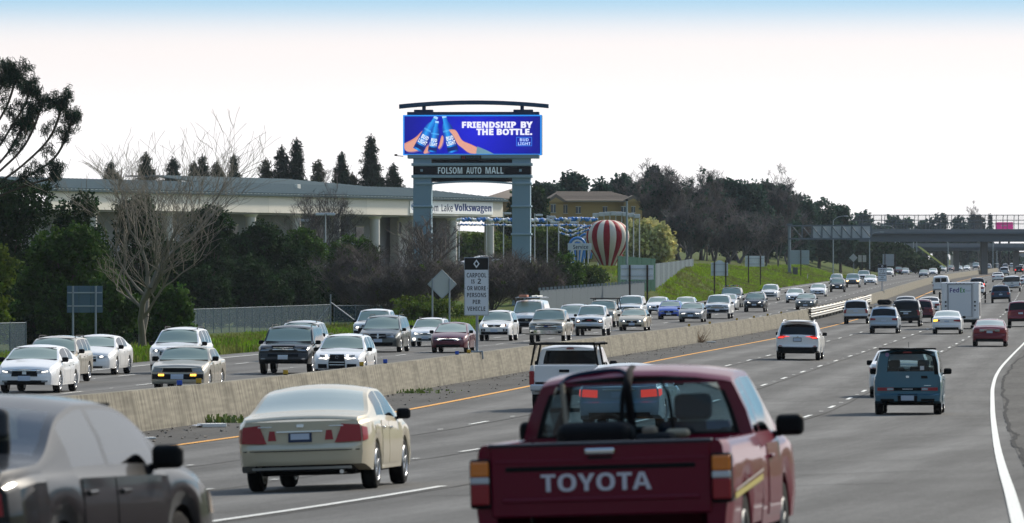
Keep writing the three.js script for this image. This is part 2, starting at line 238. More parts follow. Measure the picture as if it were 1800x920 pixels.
function template(s) { // one vehicle of a kind with its parts; kept out of the scene, cloned into place
  const o = new THREE.Group(), S = shell(s), L = s.L, W = s.W, gl = s.glass ?? { ws: screenGlass, side: darkGlass, rear: darkGlass };
  part(o, 'body', S.body, bodyKey); S.under.computeVertexNormals(); part(o, 'underbody', S.under, black);
  if (s.ws) { part(o, 'windshield', S.cross2(s.ws), gl.ws); const r = S.ring(s.ws[1]); part(o, 'cowl', rbx(r.wr * 1.86, .03, .09, .012, 0, r[12][1] + .012, -(s.ws[1] - .01 - L / 2)), black); const r2 = S.ring(s.ws[0]); part(o, 'windshield_header', rbx(r2.wr * 1.8, .02, .05, .008, 0, r2[13][1] + .004, -(s.ws[0] + .02 - L / 2)), black); }
  if (s.rg) part(o, 'rear_window', S.cross2(s.rg), gl.rear);
  for (const sd of [1, -1]) {
    for (const r of s.side ?? []) { const g = S.strip(S.sideSel(r), 8, 10, sd); if (g) part(o, 'side_window', g, gl.side); }
    for (const dd of s.doors ?? []) { const Ra = s.R * 1.13 + .03, d = [Math.max(dd[0], s.axles[0] + Ra), Math.min(dd[1], s.axles[1] - Ra)]; const yb = (x) => Math.max(S.ring(x)[3][1] + .05, s.yb + .07), yt = (x) => S.belt(x) - .03; part(o, 'door', S.sidePatch(d[0], d[1], [yb(d[0]), yt(d[0])], [yb(d[1]), yt(d[1])], sd, .007), bodyKey); part(o, 'door_handle', rbx(.03, .03, .17, .012).translate(...S.sidePt(d[0] + .16, S.belt(d[0] + .16) - .12, sd, .016).toArray()), s.handle ?? bodyKey); }
    const mx = s.mirror ?? (s.ws ? s.ws[1] - .35 : L * .6), mp = S.sidePt(mx, S.belt(mx) + .08, sd, .13);
    part(o, 'mirror', [rbx(.2, .15, .1, .045, 0, 0, 0).translate(mp.x, mp.y, mp.z), rbx(.12, .04, .06, .015).translate(mp.x - sd * .12, mp.y - .06, mp.z)], s.mirrorMat ?? black);
    if (s.rails) part(o, 'roof_rail', tube([0, .08, .5, .92, 1].map((t, i) => { const x = lerp(s.rails[0], s.rails[1], t), r = S.ring(x); return S.P(x, sd * (r.wr - .06), r[11][1] + (i === 0 || i === 4 ? .0 : .075)); }), .018), s.railMat ?? trimBlack);
    if (s.cladding) part(o, 'lower_cladding', S.sidePatch(s.axles[0] + s.R * 1.2, s.axles[1] - s.R * 1.2, [s.yb + .01, s.yb + .2], [s.yb + .01, s.yb + .2], sd, .012), trimBlack);
  }
  const wg = wheelGeo(s.R, s.rimStyle ?? 'multi');
  for (const xa of s.axles) for (const sd of [1, -1]) { const w = part(o, 'wheel', wg.tyre, rubber); w.position.set(sd * (W - .125), s.R, -(xa - L / 2)); part(w, 'rim', wg.rim, s.rimMat ?? alloy); }
  const face = (end, list) => { for (const f of list ?? []) { // [name, material, t0, t1, [lo,hi] at t0, [lo,hi] at t1, offset, mirrored, material of the left one]
    const [nm, mt, t0, t1, A, B, of = .012, both, mt2] = f; part(o, nm, S.capPatch(end, t0, t1, A, B ?? A, of), mt); const ng = (q) => q.length ? q.map((w) => -w) : -q; if (both) part(o, nm, S.capPatch(end, ng(t1), ng(t0), B ?? A, A, of), mt2 ?? mt); } };
  face(0, s.rear); face(1, s.front);
  for (const w of s.wraps ?? []) for (const sd of [1, -1]) part(o, w[0], S.sidePatch(w[2], w[3], w[4], w[5] ?? w[4], sd, .01, 4, 3), w[1]);   // lamps that wrap round the corner
  if (s.inside) {
    const seat = s.seatMat ?? seatMat, sx = s.inside, SH = s.seatUp ?? .45;
    for (const x of sx) for (const a of x[1]) part(o, 'seat', [rbx(x[2] ?? .5, .16, .5, .06, a, SH + (x[3] ?? 0), -(x[0] + .25 - L / 2)), rbx(x[2] ?? .48, .62, .14, .06).rotateX(.16).translate(a, SH + .36 + (x[3] ?? 0), -(x[0] - .02 - L / 2)), rbx(.26, .18, .1, .045, a, SH + .76 + (x[3] ?? 0), -(x[0] - .1 - L / 2))], seat);
    part(o, 'dashboard', rbx(W * 1.6, .3, .45, .1, 0, S.belt(s.ws[0]) - .14, -(s.ws[1] - .35 - L / 2)), cabinMat);
    part(o, 'steering_wheel', new THREE.TorusGeometry(.18, .018, 6, 20).rotateX(-.4).translate(-.36, S.belt(s.ws[0]) + .02, -(s.ws[1] - .75 - L / 2)), cabinMat);
    part(o, 'cabin_floor', bx(W * 1.5, .05, s.ws[1] - (s.x0 ?? 0) - .6, 0, s.yb + .12, -((s.ws[1] + (s.x0 ?? 0)) / 2 - L / 2)), cabinMat);
  }
  for (const e of s.extra ?? []) e(o, S, s);
  o.userData.L = L; return o;
}
const PL = (y, h = .075, w = .24) => ['licence_plate', plateMat, -w, w, [y - h, y + h], undefined, .02];
// --- kinds of vehicle
const sedanBase = { L: 4.85, W: .915, R: .325, yb: .24, axles: [.98, 3.8], top: [[0, .98], [.08, 1.045], [.62, 1.075], [.8, 1.12], [1.5, 1.4], [2.0, 1.455], [2.55, 1.45], [2.95, 1.385], [3.72, 1.02], [3.9, .985], [4.5, .86], [4.78, .76], [4.85, .7]], belt: [[0, .92], [.4, .965], [1.2, .965], [3.2, .93], [3.7, .925], [4.4, .8], [4.85, .64]], ws: [2.95, 3.72], rg: [.8, 1.5], side: [[1.35, 2.1], [2.18, 3.25]], doors: [[1.3, 2.13], [2.16, 3.2]], profF: [[.2, .02], [.34, .09], [.5, .07], [.6, .03], [.9, 0]], profR: [[.3, .03], [.42, .08], [.6, .07], [.66, .0], [1.1, 0]], rails: null };
const sedan = (o) => ({ ...sedanBase, ...o });
const T = {};
const sedanFront = (lamp, o = {}) => [['headlight', lampClear, .5, .93, [.56, .66], [.6, .72], .012, true], ...(lamp === lampOn ? [['lamp', lampOn, .62, .76, [.6, .65], [.61, .67], .02, true]] : []), ['grille', black, -.44, .44, [.5, .66], undefined, .014], ['air_intake', black, -.8, .8, [.26, .42], undefined, .014], PL(.44), ['emblem', chrome, -.07, .07, [.56, .62], undefined, .03]];
const sedanRear = (lamp) => [['taillight', lamp, .56, .96, [.72, .88], [.74, .9], .014, true], ['licence_plate', plateMat, -.2, .2, [.72, .85], undefined, .016], ['rear_diffuser', black, -.8, .8, [.3, .4], undefined, .012], ['trunk_trim', chrome, -.42, .42, [.875, .9], undefined, .02]];
T.sedan = template(sedan({ front: sedanFront(lampClear), rear: sedanRear(lampRed), wraps: [['taillight', lampRed, .0, .22, [.74, .9], [.78, .9]], ['headlight', lampClear, 4.5, 4.82, [.64, .74], [.6, .7]]] }));
T.sedan_lit = template(sedan({ front: sedanFront(lampOn), rear: sedanRear(lampRed) }));
const honda = sedan({ L: 4.9, W: .925, top: [[0, 1.0], [.1, 1.08], [.5, 1.1], [.7, 1.14], [1.55, 1.4], [2.1, 1.465], [2.6, 1.455], [3.0, 1.39], [3.78, 1.04], [3.95, 1.0], [4.5, .9], [4.8, .82], [4.9, .74]], ws: [3.0, 3.78], rg: [.7, 1.55], axles: [1.0, 3.85],
  front: [['headlight', lampClear, .5, .97, [.6, .66], [.66, .74], .014, true], ['lamp', lampOn, .7, .95, [.63, .66], [.66, .69], .02, true], ['grille', black, -.5, .5, [.52, .68], undefined, .014], ['grille_bar', chrome, -.55, .55, [.68, .72], undefined, .03], ['air_intake', black, -.8, .8, [.26, .4], undefined, .014], PL(.46), ['emblem', chrome, -.08, .08, [.58, .67], undefined, .03], ['fog_light', lampClear, .66, .88, [.34, .4], undefined, .014, true]], rear: sedanRear(lampRed) });
T.honda = template(honda);
T.acura = template({ ...honda, front: [['headlight', lampClear, .5, .95, [.6, .68], [.66, .74], .014, true], ['lamp', lampOn, .62, .78, [.64, .69], [.66, .71], .02, true], ['grille', trimBlack, -.42, .42, [.5, .68], undefined, .014], ['grille_bar', chrome, -.42, .42, [.6, .63], undefined, .035], ['air_intake', black, -.72, .72, [.26, .33], undefined, .014], PL(.42), ['emblem', chrome, -.07, .07, [.6, .68], undefined, .045]] });
const boxySedan = sedan({ L: 4.75, W: .875, tumble: .36, tuckF: .07, bulgeF: .08, top: [[0, .94], [.06, 1.0], [.85, 1.02], [1.0, 1.06], [1.5, 1.36], [1.8, 1.405], [2.6, 1.4], [2.85, 1.36], [3.45, .99], [3.6, .96], [4.5, .87], [4.72, .83], [4.75, .8]], ws: [2.85, 3.45], rg: [1.0, 1.5], side: [[1.4, 2.05], [2.12, 3.0]], doors: [[1.35, 2.08], [2.1, 2.95]], axles: [.95, 3.7],
  front: [['headlight', lampClear, .62, .95, [.62, .74], undefined, .014, true], ['grille', black, -.58, .58, [.62, .74], undefined, .014], ['fog_light', amberOn, .5, .72, [.5, .56], undefined, .03, true], ['bumper', trimBlack, -.97, .97, [.4, .56], undefined, .018], PL(.48)], rear: sedanRear(lampRed) });
T.oldsedan = template(boxySedan);
T.civic = template(sedan({ L: 4.5, W: .875, R: .31, axles: [.9, 3.6], top: [[0, 1.0], [.08, 1.06], [.4, 1.08], [.55, 1.12], [1.35, 1.39], [1.85, 1.435], [2.2, 1.43], [2.55, 1.37], [3.55, .98], [3.7, .95], [4.2, .84], [4.45, .74], [4.5, .68]], ws: [2.55, 3.55], rg: [.55, 1.35], side: [[1.15, 1.85], [1.93, 3.0]], doors: [[1.1, 1.88], [1.91, 2.95]], belt: [[0, .92], [.4, .96], [3.2, .9], [3.5, .89], [4.2, .76], [4.5, .6]],
  front: [['headlight', lampClear, .42, .95, [.58, .66], [.62, .76], .012, true], ['running_light', lampOn, .6, .74, [.61, .68], [.62, .69], .03, true], ['grille', trimBlack, -.4, .4, [.58, .66], undefined, .014], ['grille_bar', chrome, -.4, .4, [.63, .66], undefined, .03], ['air_intake', black, -.75, .75, [.27, .4], undefined, .014]], rear: sedanRear(lampRed) }));
T.bmw = template(sedan({ front: [['headlight', lampClear, .5, .92, [.6, .7], [.6, .7], .014, true], ['lamp', lampOn, .56, .66, [.62, .68], undefined, .022, true], ['lamp', lampOn, .76, .86, [.62, .68], undefined, .022, true], ['grille', trimBlack, .04, .3, [.58, .7], undefined, .02, true], ['air_intake', black, -.8, .8, [.26, .4], undefined, .014], PL(.5)], rear: sedanRear(lampRed) }));
const lexGlass = { ws: tintGlass, side: darkGlass, rear: phy([.42, .47, .42], { roughness: .1, ior: 1.7, clearcoat: .5, clearcoatRoughness: .08 }) };
T.lexus = template(sedan({ L: 4.8, W: .9, R: .32, yb: .26, axles: [1.02, 3.82], tuckR: .09, bulgeR: .1, glass: lexGlass, top: [[0, .98], [.05, 1.02], [.55, 1.06], [.72, 1.09], [1.45, 1.375], [1.95, 1.43], [2.5, 1.425], [2.85, 1.36], [3.55, 1.02], [3.75, .98], [4.4, .86], [4.72, .74], [4.8, .68]], belt: [[0, .9], [.4, .95], [1.2, .95], [3.2, .91], [3.6, .905], [4.4, .78], [4.8, .62]], ws: [2.85, 3.55], rg: [.72, 1.45], side: [[1.3, 2.02], [2.1, 3.1]], doors: [[1.3, 2.05], [2.08, 3.05]],
  profR: [[.3, .04], [.4, .1], [.56, .1], [.6, .09], [.63, .02], [.9, .0], [1.1, -.02]], rimStyle: 'five', handle: chrome,
  rear: [['taillight', lampRed, [.56, .7], .99, [.65, .9], [.66, .88], .016, true], ['inner_lamp', lampRed, [.4, .43], [.54, .52], [.69, .82], undefined, .016, true], ['licence_plate', plateDark, -.2, .19, [.665, .79], undefined, .02], ['plate_face', plateMat, -.16, .15, [.7, .78], undefined, .026], ['trunk_trim', chrome, -.4, .37, [.8, .815], undefined, .03], ['trunk_lid', bodyKey, -.6, .6, [.64, .9], undefined, .009], ['bumper_strip', trimBlack, -.96, .96, [.545, .557], undefined, .014], ['emblem', chrome, -.06, .06, [.865, .905], undefined, .02], ['rear_valance', std([.4, .4, .38], .5), -.84, .84, [.3, .335], undefined, .014], ['badge', chrome, .48, .72, [.868, .882], undefined, .016], ['badge', chrome, -.72, -.48, [.868, .882], undefined, .016]],
  wraps: [['taillight', lampRed, .0, .16, [.66, .86], [.68, .84]]],
  extra: [(o, S, s) => { part(o, 'underbody', rbx(1.3, .14, 3.9, .05, 0, .28, 0), black); part(o, 'fuel_door', S.sidePatch(.75, .93, [.74, .86], undefined ?? [.74, .86], 1, .006, 3, 3), bodyKey); for (const x of [.35]) part(o, 'exhaust_pipe', new THREE.CylinderGeometry(.03, .03, .3, 10).rotateX(Math.PI / 2).translate(.55, .26, -(x - .35 - 2.4)), chrome); }] }));
T.fusion = template(sedan({ bulgeR: .14, rear: [['taillight', lampRed, .5, .98, [.8, .88], [.76, .9], .016, true], ['turn_signal', amberOn, -.97, -.66, [.77, .9], [.8, .9], .024], ['licence_plate', plateMat, -.17, .17, [.74, .84], undefined, .016], ['rear_diffuser', black, -.85, .85, [.3, .43], undefined, .014]], front: sedanFront(lampClear), glass: lexGlass }));
T.sonata = template(sedan({ bulgeR: .16, L: 4.82, W: .92, rear: [['taillight', lampRed, .48, .99, [.74, .88], [.72, .9], .016, true], ['trunk_trim', chrome, -.62, .62, [.86, .9], undefined, .024], ['licence_plate', plateMat, -.18, .18, [.72, .83], undefined, .018], ['rear_diffuser', black, -.85, .85, [.3, .42], undefined, .014], ['lamp_lens', lampClear, .34, .62, [.8, .86], [.78, .84], .024, true]], front: sedanFront(lampClear), glass: lexGlass }));
// crossovers and wagons
const suvBase = { L: 4.7, W: .935, R: .36, yb: .33, axles: [.9, 3.6], tumble: .34, top: [[0, 1.02], [.05, 1.12], [.32, 1.55], [.5, 1.66], [1.2, 1.71], [2.2, 1.7], [2.65, 1.63], [3.35, 1.16], [3.5, 1.12], [4.3, 1.02], [4.62, .9], [4.7, .8]], belt: [[0, 1.0], [.3, 1.06], [3.0, 1.02], [3.4, 1.02], [4.2, .94], [4.7, .74]], ws: [2.65, 3.35], rg: [.05, .32], side: [[.5, 1.0], [1.08, 1.85], [1.93, 2.85]], doors: [[1.05, 1.88], [1.91, 2.8]], rails: [.6, 2.4], profR: [[.4, .05], [.6, .08], [.7, .03], [1, 0]], profF: [[.3, .02], [.45, .08], [.7, .06], [.95, 0]], bulgeR: .06 };
const suvRear = (lamp) => [['taillight', lamp, .72, .985, [.78, 1.0], [.8, 1.0], .016, true], ['licence_plate', plateMat, -.18, .18, [.74, .86], undefined, .018], ['bumper', trimBlack, -.94, .94, [.4, .56], undefined, .016], ['emblem', chrome, -.05, .05, [.93, .98], undefined, .016]];
const suvFront = (lamp, low = true) => [['headlight', lampClear, .54, .95, [.76, .88], [.8, .92], .014, true], ...(lamp === lampOn ? [['lamp', lampOn, .66, .8, [.8, .87], [.81, .88], .022, true]] : []), ['grille', black, -.48, .48, [.7, .88], undefined, .014], ['grille_bar', chrome, -.48, .48, [.8, .82], undefined, .03], ['air_intake', black, -.86, .86, [.4, .6], undefined, .014], PL(.64), ['fog_light', lampClear, .74, .9, [.5, .6], undefined, .02, true]];
const suv = (o) => ({ ...suvBase, ...o });
T.suv = template(suv({ front: suvFront(lampClear), rear: suvRear(lampRed), cladding: true }));
T.suv_lit = template(suv({ front: suvFront(lampOn), rear: suvRear(brakeOn), cladding: true }));
T.kia = template(suv({ front: [['headlight', lampClear, .54, .93, [.78, .92], [.84, .98], .014, true], ['lamp', lampOn, .6, .82, [.8, .92], [.82, .94], .024, true], ['turn_signal', lampAmber, .87, .96, [.82, .92], undefined, .016, true], ['grille', black, -.5, .5, [.78, .9], undefined, .014], ['emblem', chrome, -.08, .08, [.82, .87], undefined, .03], ['bumper', trimBlack, -.93, .93, [.36, .52], undefined, .02], ['fog_light', black, .62, .92, [.54, .68], undefined, .02, true], ['fog_lens', lampClear, .7, .84, [.57, .65], undefined, .03, true], PL(.58)], rear: suvRear(lampRed) }));
T.audi = template(suv({ L: 5.05, W: .98, top: [[0, 1.02], [.05, 1.12], [.45, 1.5], [.7, 1.62], [1.5, 1.68], [2.4, 1.67], [2.9, 1.6], [3.65, 1.14], [3.8, 1.1], [4.6, 1.0], [4.95, .88], [5.05, .8]], belt: [[0, 1.0], [.3, 1.04], [3.3, 1.0], [3.7, 1.0], [4.5, .92], [5.05, .72]], ws: [2.9, 3.65], rg: [.05, .45], side: [[.6, 1.15], [1.23, 2.05], [2.13, 3.1]], doors: [[1.2, 2.08], [2.11, 3.05]], axles: [1.0, 4.0], R: .38,
  front: [['headlight', lampClear, .5, .94, [.7, .86], [.74, .9], .014, true], ['running_light', lampOn, .5, .93, [.72, .78], [.76, .8], .03, true], ['running_light', lampOn, .5, .62, [.74, .88], [.74, .9], .028, true], ['grille', trimBlack, -.38, .38, [.36, .9], undefined, .02], ['grille_bar', chrome, -.36, .36, [.6, .625], undefined, .035], ['grille_bar', chrome, -.36, .36, [.5, .52], undefined, .035], ['grille_frame', chrome, -.4, .4, [.9, .925], undefined, .03], ['air_intake', black, .46, .88, [.38, .54], undefined, .018, true], ['air_dam', std([.5, .52, .54], .4, .5), -.9, .9, [.3, .34], undefined, .02]], rear: suvRear(lampRed),
  extra: [(o, S) => { for (let i = 0; i < 4; i++) { const p = S.capPt(1, -.135 + i * .09, .8, .04); part(o, 'emblem_ring', new THREE.TorusGeometry(.052, .009, 6, 18).translate(p.x, p.y, p.z), chrome); } }] }));
T.pathfinder = template(suv({ L: 5.0, W: .97, R: .37, axles: [1.0, 3.85], top: [[0, 1.04], [.06, 1.12], [.38, 1.58], [.5, 1.7], [1.2, 1.755], [2.3, 1.74], [2.8, 1.67], [3.5, 1.2], [3.65, 1.15], [4.5, 1.05], [4.9, .92], [5, .82]], belt: [[0, 1.02], [.3, 1.08], [3.2, 1.04], [3.6, 1.04], [4.4, .96], [5, .76]], ws: [2.8, 3.5], rg: [.06, .38], side: [[.55, 1.1], [1.18, 2.0], [2.08, 3.05]], doors: [[1.15, 2.03], [2.06, 3.0]], rails: [.55, 2.5], railMat: alloy, mirrorMat: black,
  rear: [['taillight', lampRed, .68, .985, [.96, 1.08], [.94, 1.1], .02, true], ['brake_light', brakeOn, .7, .96, [.97, 1.05], [.97, 1.06], .03, true], ['licence_plate', plateMat, -.2, .17, [.84, .97], undefined, .018], ['plate_frame', trimBlack, -.22, .19, [.82, .99], undefined, .012], ['bumper', bodyKey, -.97, .97, [.6, .74], undefined, .024], ['bumper_scuff', black, -.96, .96, [.37, .6], undefined, .028], ['bumper_trim', std([.35, .38, .42], .4, .4), -.72, .72, [.57, .6], undefined, .045], ['emblem', chrome, -.05, .05, [1.0, 1.05], undefined, .016], ['reflector', lampRed, .76, .9, [.62, .65], undefined, .03, true]], front: suvFront(lampClear),
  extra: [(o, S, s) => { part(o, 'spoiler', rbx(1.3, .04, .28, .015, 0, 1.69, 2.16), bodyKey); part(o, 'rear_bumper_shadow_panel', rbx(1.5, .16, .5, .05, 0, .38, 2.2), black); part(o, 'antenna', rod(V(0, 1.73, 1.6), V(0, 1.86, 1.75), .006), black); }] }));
T.outback = template(suv({ L: 4.8, W: .92, R: .345, yb: .3, rear: [['taillight', lampRed, .6, .985, [.84, .94], [.82, .98], .016, true], ['licence_plate', plateMat, -.18, .18, [.76, .86], undefined, .018], ['bumper', trimBlack, -.94, .94, [.36, .5], undefined, .016]], front: suvFront(lampClear), cladding: true, rails: [.5, 2.4],
  extra: [(o) => { part(o, 'roof_box', rbx(.86, .3, 1.9, .13, 0, 1.95, .7, 4), black); for (const z of [.2, 1.1]) part(o, 'roof_rack_bar', rbx(1.25, .03, .06, .012, 0, 1.78, z), alloy); }] }));
T.wagon = template(suv({ L: 4.8, W: .9, R: .33, yb: .28, top: [[0, .98], [.05, 1.06], [.3, 1.42], [.5, 1.52], [1.2, 1.57], [2.2, 1.56], [2.65, 1.5], [3.4, 1.06], [3.55, 1.02], [4.4, .92], [4.7, .82], [4.8, .74]], belt: [[0, .96], [.3, 1.0], [3, .97], [3.4, .96], [4.3, .86], [4.8, .66]], ws: [2.65, 3.4], front: suvFront(lampClear).map((f) => [f[0], f[1], f[2], f[3], f[4].map((y) => y - .1), f[5]?.map((y) => y - .1), f[6], f[7]]), rear: suvRear(lampRed), railMat: black }));
T.subaru = template(suv({ L: 4.4, W: .87, R: .32, yb: .26, axles: [.85, 3.4], top: [[0, .98], [.05, 1.05], [.35, 1.36], [.5, 1.44], [1.2, 1.48], [2.0, 1.47], [2.4, 1.41], [3.1, 1.0], [3.25, .97], [4.0, .86], [4.3, .77], [4.4, .68]], belt: [[0, .94], [.3, .98], [2.8, .93], [3.1, .92], [3.9, .82], [4.4, .62]], ws: [2.4, 3.1], rg: [.05, .35], side: [[.45, .85], [.92, 1.6], [1.68, 2.6]], doors: [[.9, 1.63], [1.66, 2.55]], rails: [.6, 2.1],
  front: [['headlight', lampClear, .6, .94, [.6, .7], [.64, .76], .02, true], ['lamp', lampOn, .68, .86, [.63, .7], [.65, .72], .03, true], ['grille', black, -.42, .42, [.6, .7], undefined, .014], ['grille_bar', chrome, -.42, .42, [.64, .66], undefined, .03], ['air_intake', black, -.5, .5, [.32, .44], undefined, .014], ['fog_light', lampOn, .68, .86, [.34, .44], undefined, .03, true], PL(.46)], rear: suvRear(lampRed) }));
const bigBase = { L: 5.2, W: .99, R: .39, yb: .38, axles: [1.15, 4.1], tumble: .22, tuckF: .08, tuckR: .04, bulgeF: .1, bulgeR: .05, top: [[0, 1.1], [.04, 1.2], [.24, 1.72], [.38, 1.82], [1.2, 1.87], [2.8, 1.86], [3.15, 1.79], [3.75, 1.26], [3.9, 1.22], [4.9, 1.14], [5.15, 1.04], [5.2, .98]], belt: [[0, 1.08], [.3, 1.14], [3.5, 1.12], [3.8, 1.12], [4.8, 1.06], [5.2, .92]], ws: [3.15, 3.75], rg: [.04, .24], side: [[.4, 1.35], [1.45, 2.3], [2.4, 3.3]], doors: [[1.42, 2.33], [2.37, 3.25]], rails: [.5, 2.9], profR: [[.4, .06], [.6, .09], [.72, .02], [1.1, 0]], profF: [[.4, .02], [.5, .1], [.68, .08], [.78, 0], [1, 0]] };
const big = (o) => ({ ...bigBase, ...o });
const bigFront = (lamp) => [['headlight', lamp, .6, .95, [.86, 1.0], undefined, .014, true], ['grille', black, -.52, .52, [.82, 1.0], undefined, .014], ['grille_bar', chrome, -.52, .52, [.89, .93], undefined, .03], ['bumper', trimBlack, -.96, .96, [.44, .66], undefined, .024], PL(.6, .08, .2)];
T.bigsuv = template(big({ front: bigFront(lampClear), rear: [['taillight', lampRed, .84, .985, [.8, 1.14], undefined, .016, true], ['licence_plate', plateMat, -.17, .17, [.86, .98], undefined, .018], ['trim_bar', chrome, -.4, .4, [1.03, 1.07], undefined, .02], ['bumper', trimBlack, -.96, .96, [.44, .64], undefined, .02]] }));
T.pilot = template(big({ L: 4.78, W: .985, top: [[0, 1.08], [.04, 1.18], [.24, 1.66], [.38, 1.75], [1.2, 1.795], [2.5, 1.785], [2.85, 1.71], [3.4, 1.22], [3.55, 1.18], [4.5, 1.1], [4.72, 1.02], [4.78, .96]], belt: [[0, 1.06], [.3, 1.12], [3.2, 1.08], [3.5, 1.08], [4.4, 1.02], [4.78, .9]], ws: [2.85, 3.4], side: [[.4, 1.1], [1.2, 2.0], [2.1, 3.0]], doors: [[1.17, 2.03], [2.07, 2.95]], rails: [.5, 2.6], axles: [1, 3.75],
  front: [['headlight', lampClear, .6, .96, [.86, 1.02], undefined, .014, true], ['grille', trimBlack, -.54, .54, [.84, 1.06], undefined, .016], ['grille_bar', chrome, -.46, .46, [.9, .94], undefined, .035], ['grille_bar', chrome, -.46, .46, [.97, 1.0], undefined, .035], ['bumper', std([.05, .055, .06], .5), -.97, .97, [.56, .8], undefined, .02], ['bumper_opening', black, -.62, .62, [.66, .76], undefined, .03], ['fog_light', lampClear, .72, .9, [.56, .6], undefined, .03, true], ['air_dam', black, -.97, .97, [.4, .56], undefined, .014], ['licence_plate', std(0xc8ccd0, .5), -.2, .2, [.56, .72], undefined, .045], ['emblem', chrome, -.06, .06, [.92, .99], undefined, .05]], rear: suvRear(lampRed) }));
T.escape = template(suv({ L: 4.52, W: .92, front: [['headlight', lampClear, .6, .96, [.8, .88], [.84, .94], .014, true], ['lamp', lampOn, .72, .84, [.82, .88], [.84, .9], .022, true], ['grille', trimBlack, -.55, .55, [.7, .86], undefined, .014], ['grille_bar', chrome, -.5, .5, [.82, .84], undefined, .03], ['grille_bar', chrome, -.5, .5, [.76, .78], undefined, .03], ['air_intake', black, -.6, .6, [.44, .6], undefined, .014], ['fog_light', black, .64, .92, [.48, .64], undefined, .016, true], ['fog_lens', lampClear, .72, .86, [.52, .6], undefined, .03, true]], rear: suvRear(lampRed) }));
T.boxy_escape = template(big({ L: 4.4, W: .9, R: .36, axles: [.85, 3.45], yb: .34, top: [[0, 1.04], [.04, 1.14], [.2, 1.62], [.34, 1.7], [1.2, 1.74], [2.3, 1.73], [2.6, 1.66], [3.15, 1.16], [3.3, 1.12], [4.1, 1.04], [4.36, .96], [4.4, .9]], belt: [[0, 1.02], [.3, 1.08], [2.9, 1.04], [3.2, 1.04], [4, .98], [4.4, .84]], ws: [2.6, 3.15], rg: [.04, .2], side: [[.4, .95], [1.03, 1.8], [1.88, 2.7]], doors: [[1, 1.83], [1.86, 2.65]], rails: [.5, 2.3], front: bigFront(lampClear).map((f) => [f[0], f[1], f[2], f[3], f[4].map((y) => y - .1), undefined, f[6], f[7]]), rear: [['taillight', lampRed, .8, .985, [.78, 1.06], undefined, .016, true], ['licence_plate', plateMat, -.18, .18, [.86, .97], undefined, .018], ['bumper', trimBlack, -.96, .96, [.4, .56], undefined, .02]] }));
T.minivan = template(suv({ L: 5.1, W: .99, R: .35, yb: .26, axles: [1.05, 4.05], tumble: .3, top: [[0, 1.06], [.04, 1.16], [.26, 1.6], [.42, 1.7], [1.3, 1.755], [2.8, 1.74], [3.2, 1.66], [4.05, 1.12], [4.2, 1.08], [4.8, .95], [5.05, .84], [5.1, .76]], belt: [[0, 1.02], [.3, 1.06], [3.5, .99], [4.0, .98], [4.6, .88], [5.1, .7]], ws: [3.2, 4.05], rg: [.04, .26], side: [[.45, 1.25], [1.35, 2.3], [2.4, 3.5]], doors: [[1.32, 2.33], [2.37, 3.4]], rails: [.6, 2.9],
  front: [['headlight', lampClear, .52, .97, [.7, .88], [.72, .92], .014, true], ['grille', trimBlack, -.5, .5, [.66, .88], undefined, .016], ['grille_bar', chrome, -.48, .48, [.75, .78], undefined, .035], ['grille_bar', chrome, -.05, .05, [.66, .88], undefined, .036], ['air_intake', black, -.8, .8, [.32, .48], undefined, .016], PL(.56)], rear: suvRear(lampRed) }));
T.van = template(big({ L: 5.7, W: 1.0, R: .38, yb: .42, axles: [1.2, 4.65], tumble: .2, top: [[0, 1.2], [.03, 1.3], [.14, 1.98], [.3, 2.08], [1.2, 2.12], [3.9, 2.1], [4.2, 2.02], [4.95, 1.34], [5.1, 1.3], [5.6, 1.16], [5.68, 1.08], [5.7, 1.0]], belt: [[0, 1.18], [.3, 1.26], [4.4, 1.26], [4.9, 1.22], [5.5, 1.1], [5.7, .94]], ws: [4.2, 4.95], rg: null, side: [[3.5, 4.45]], doors: [[3.4, 4.4]], rails: null,
  front: [['headlight', lampClear, .62, .95, [.84, .98], undefined, .014, true], ['grille', trimBlack, -.6, .6, [.8, .98], undefined, .014], ['grille_bar', chrome, -.6, .6, [.87, .9], undefined, .03], ['bumper', std([.06, .065, .07], .5), -.97, .97, [.46, .74], undefined, .024], ['licence_plate', plateMat, .5, .78, [.56, .66], undefined, .04], ['turn_signal', amberOn, -.95, -.84, [.74, .8], undefined, .03]],
  rear: [['rear_window', darkGlass, .06, .78, [1.36, 1.82], undefined, .012, true], ['rear_door', bodyKey, .012, .86, [.62, 1.9], undefined, .008, true], ['taillight', lampRed, .9, .985, [.9, 1.2], undefined, .018, true], ['licence_plate', plateMat, -.2, .12, [.8, .92], undefined, .02], ['bumper', std([.4, .41, .42], .4, .3), -.98, .98, [.46, .62], undefined, .03]] }));
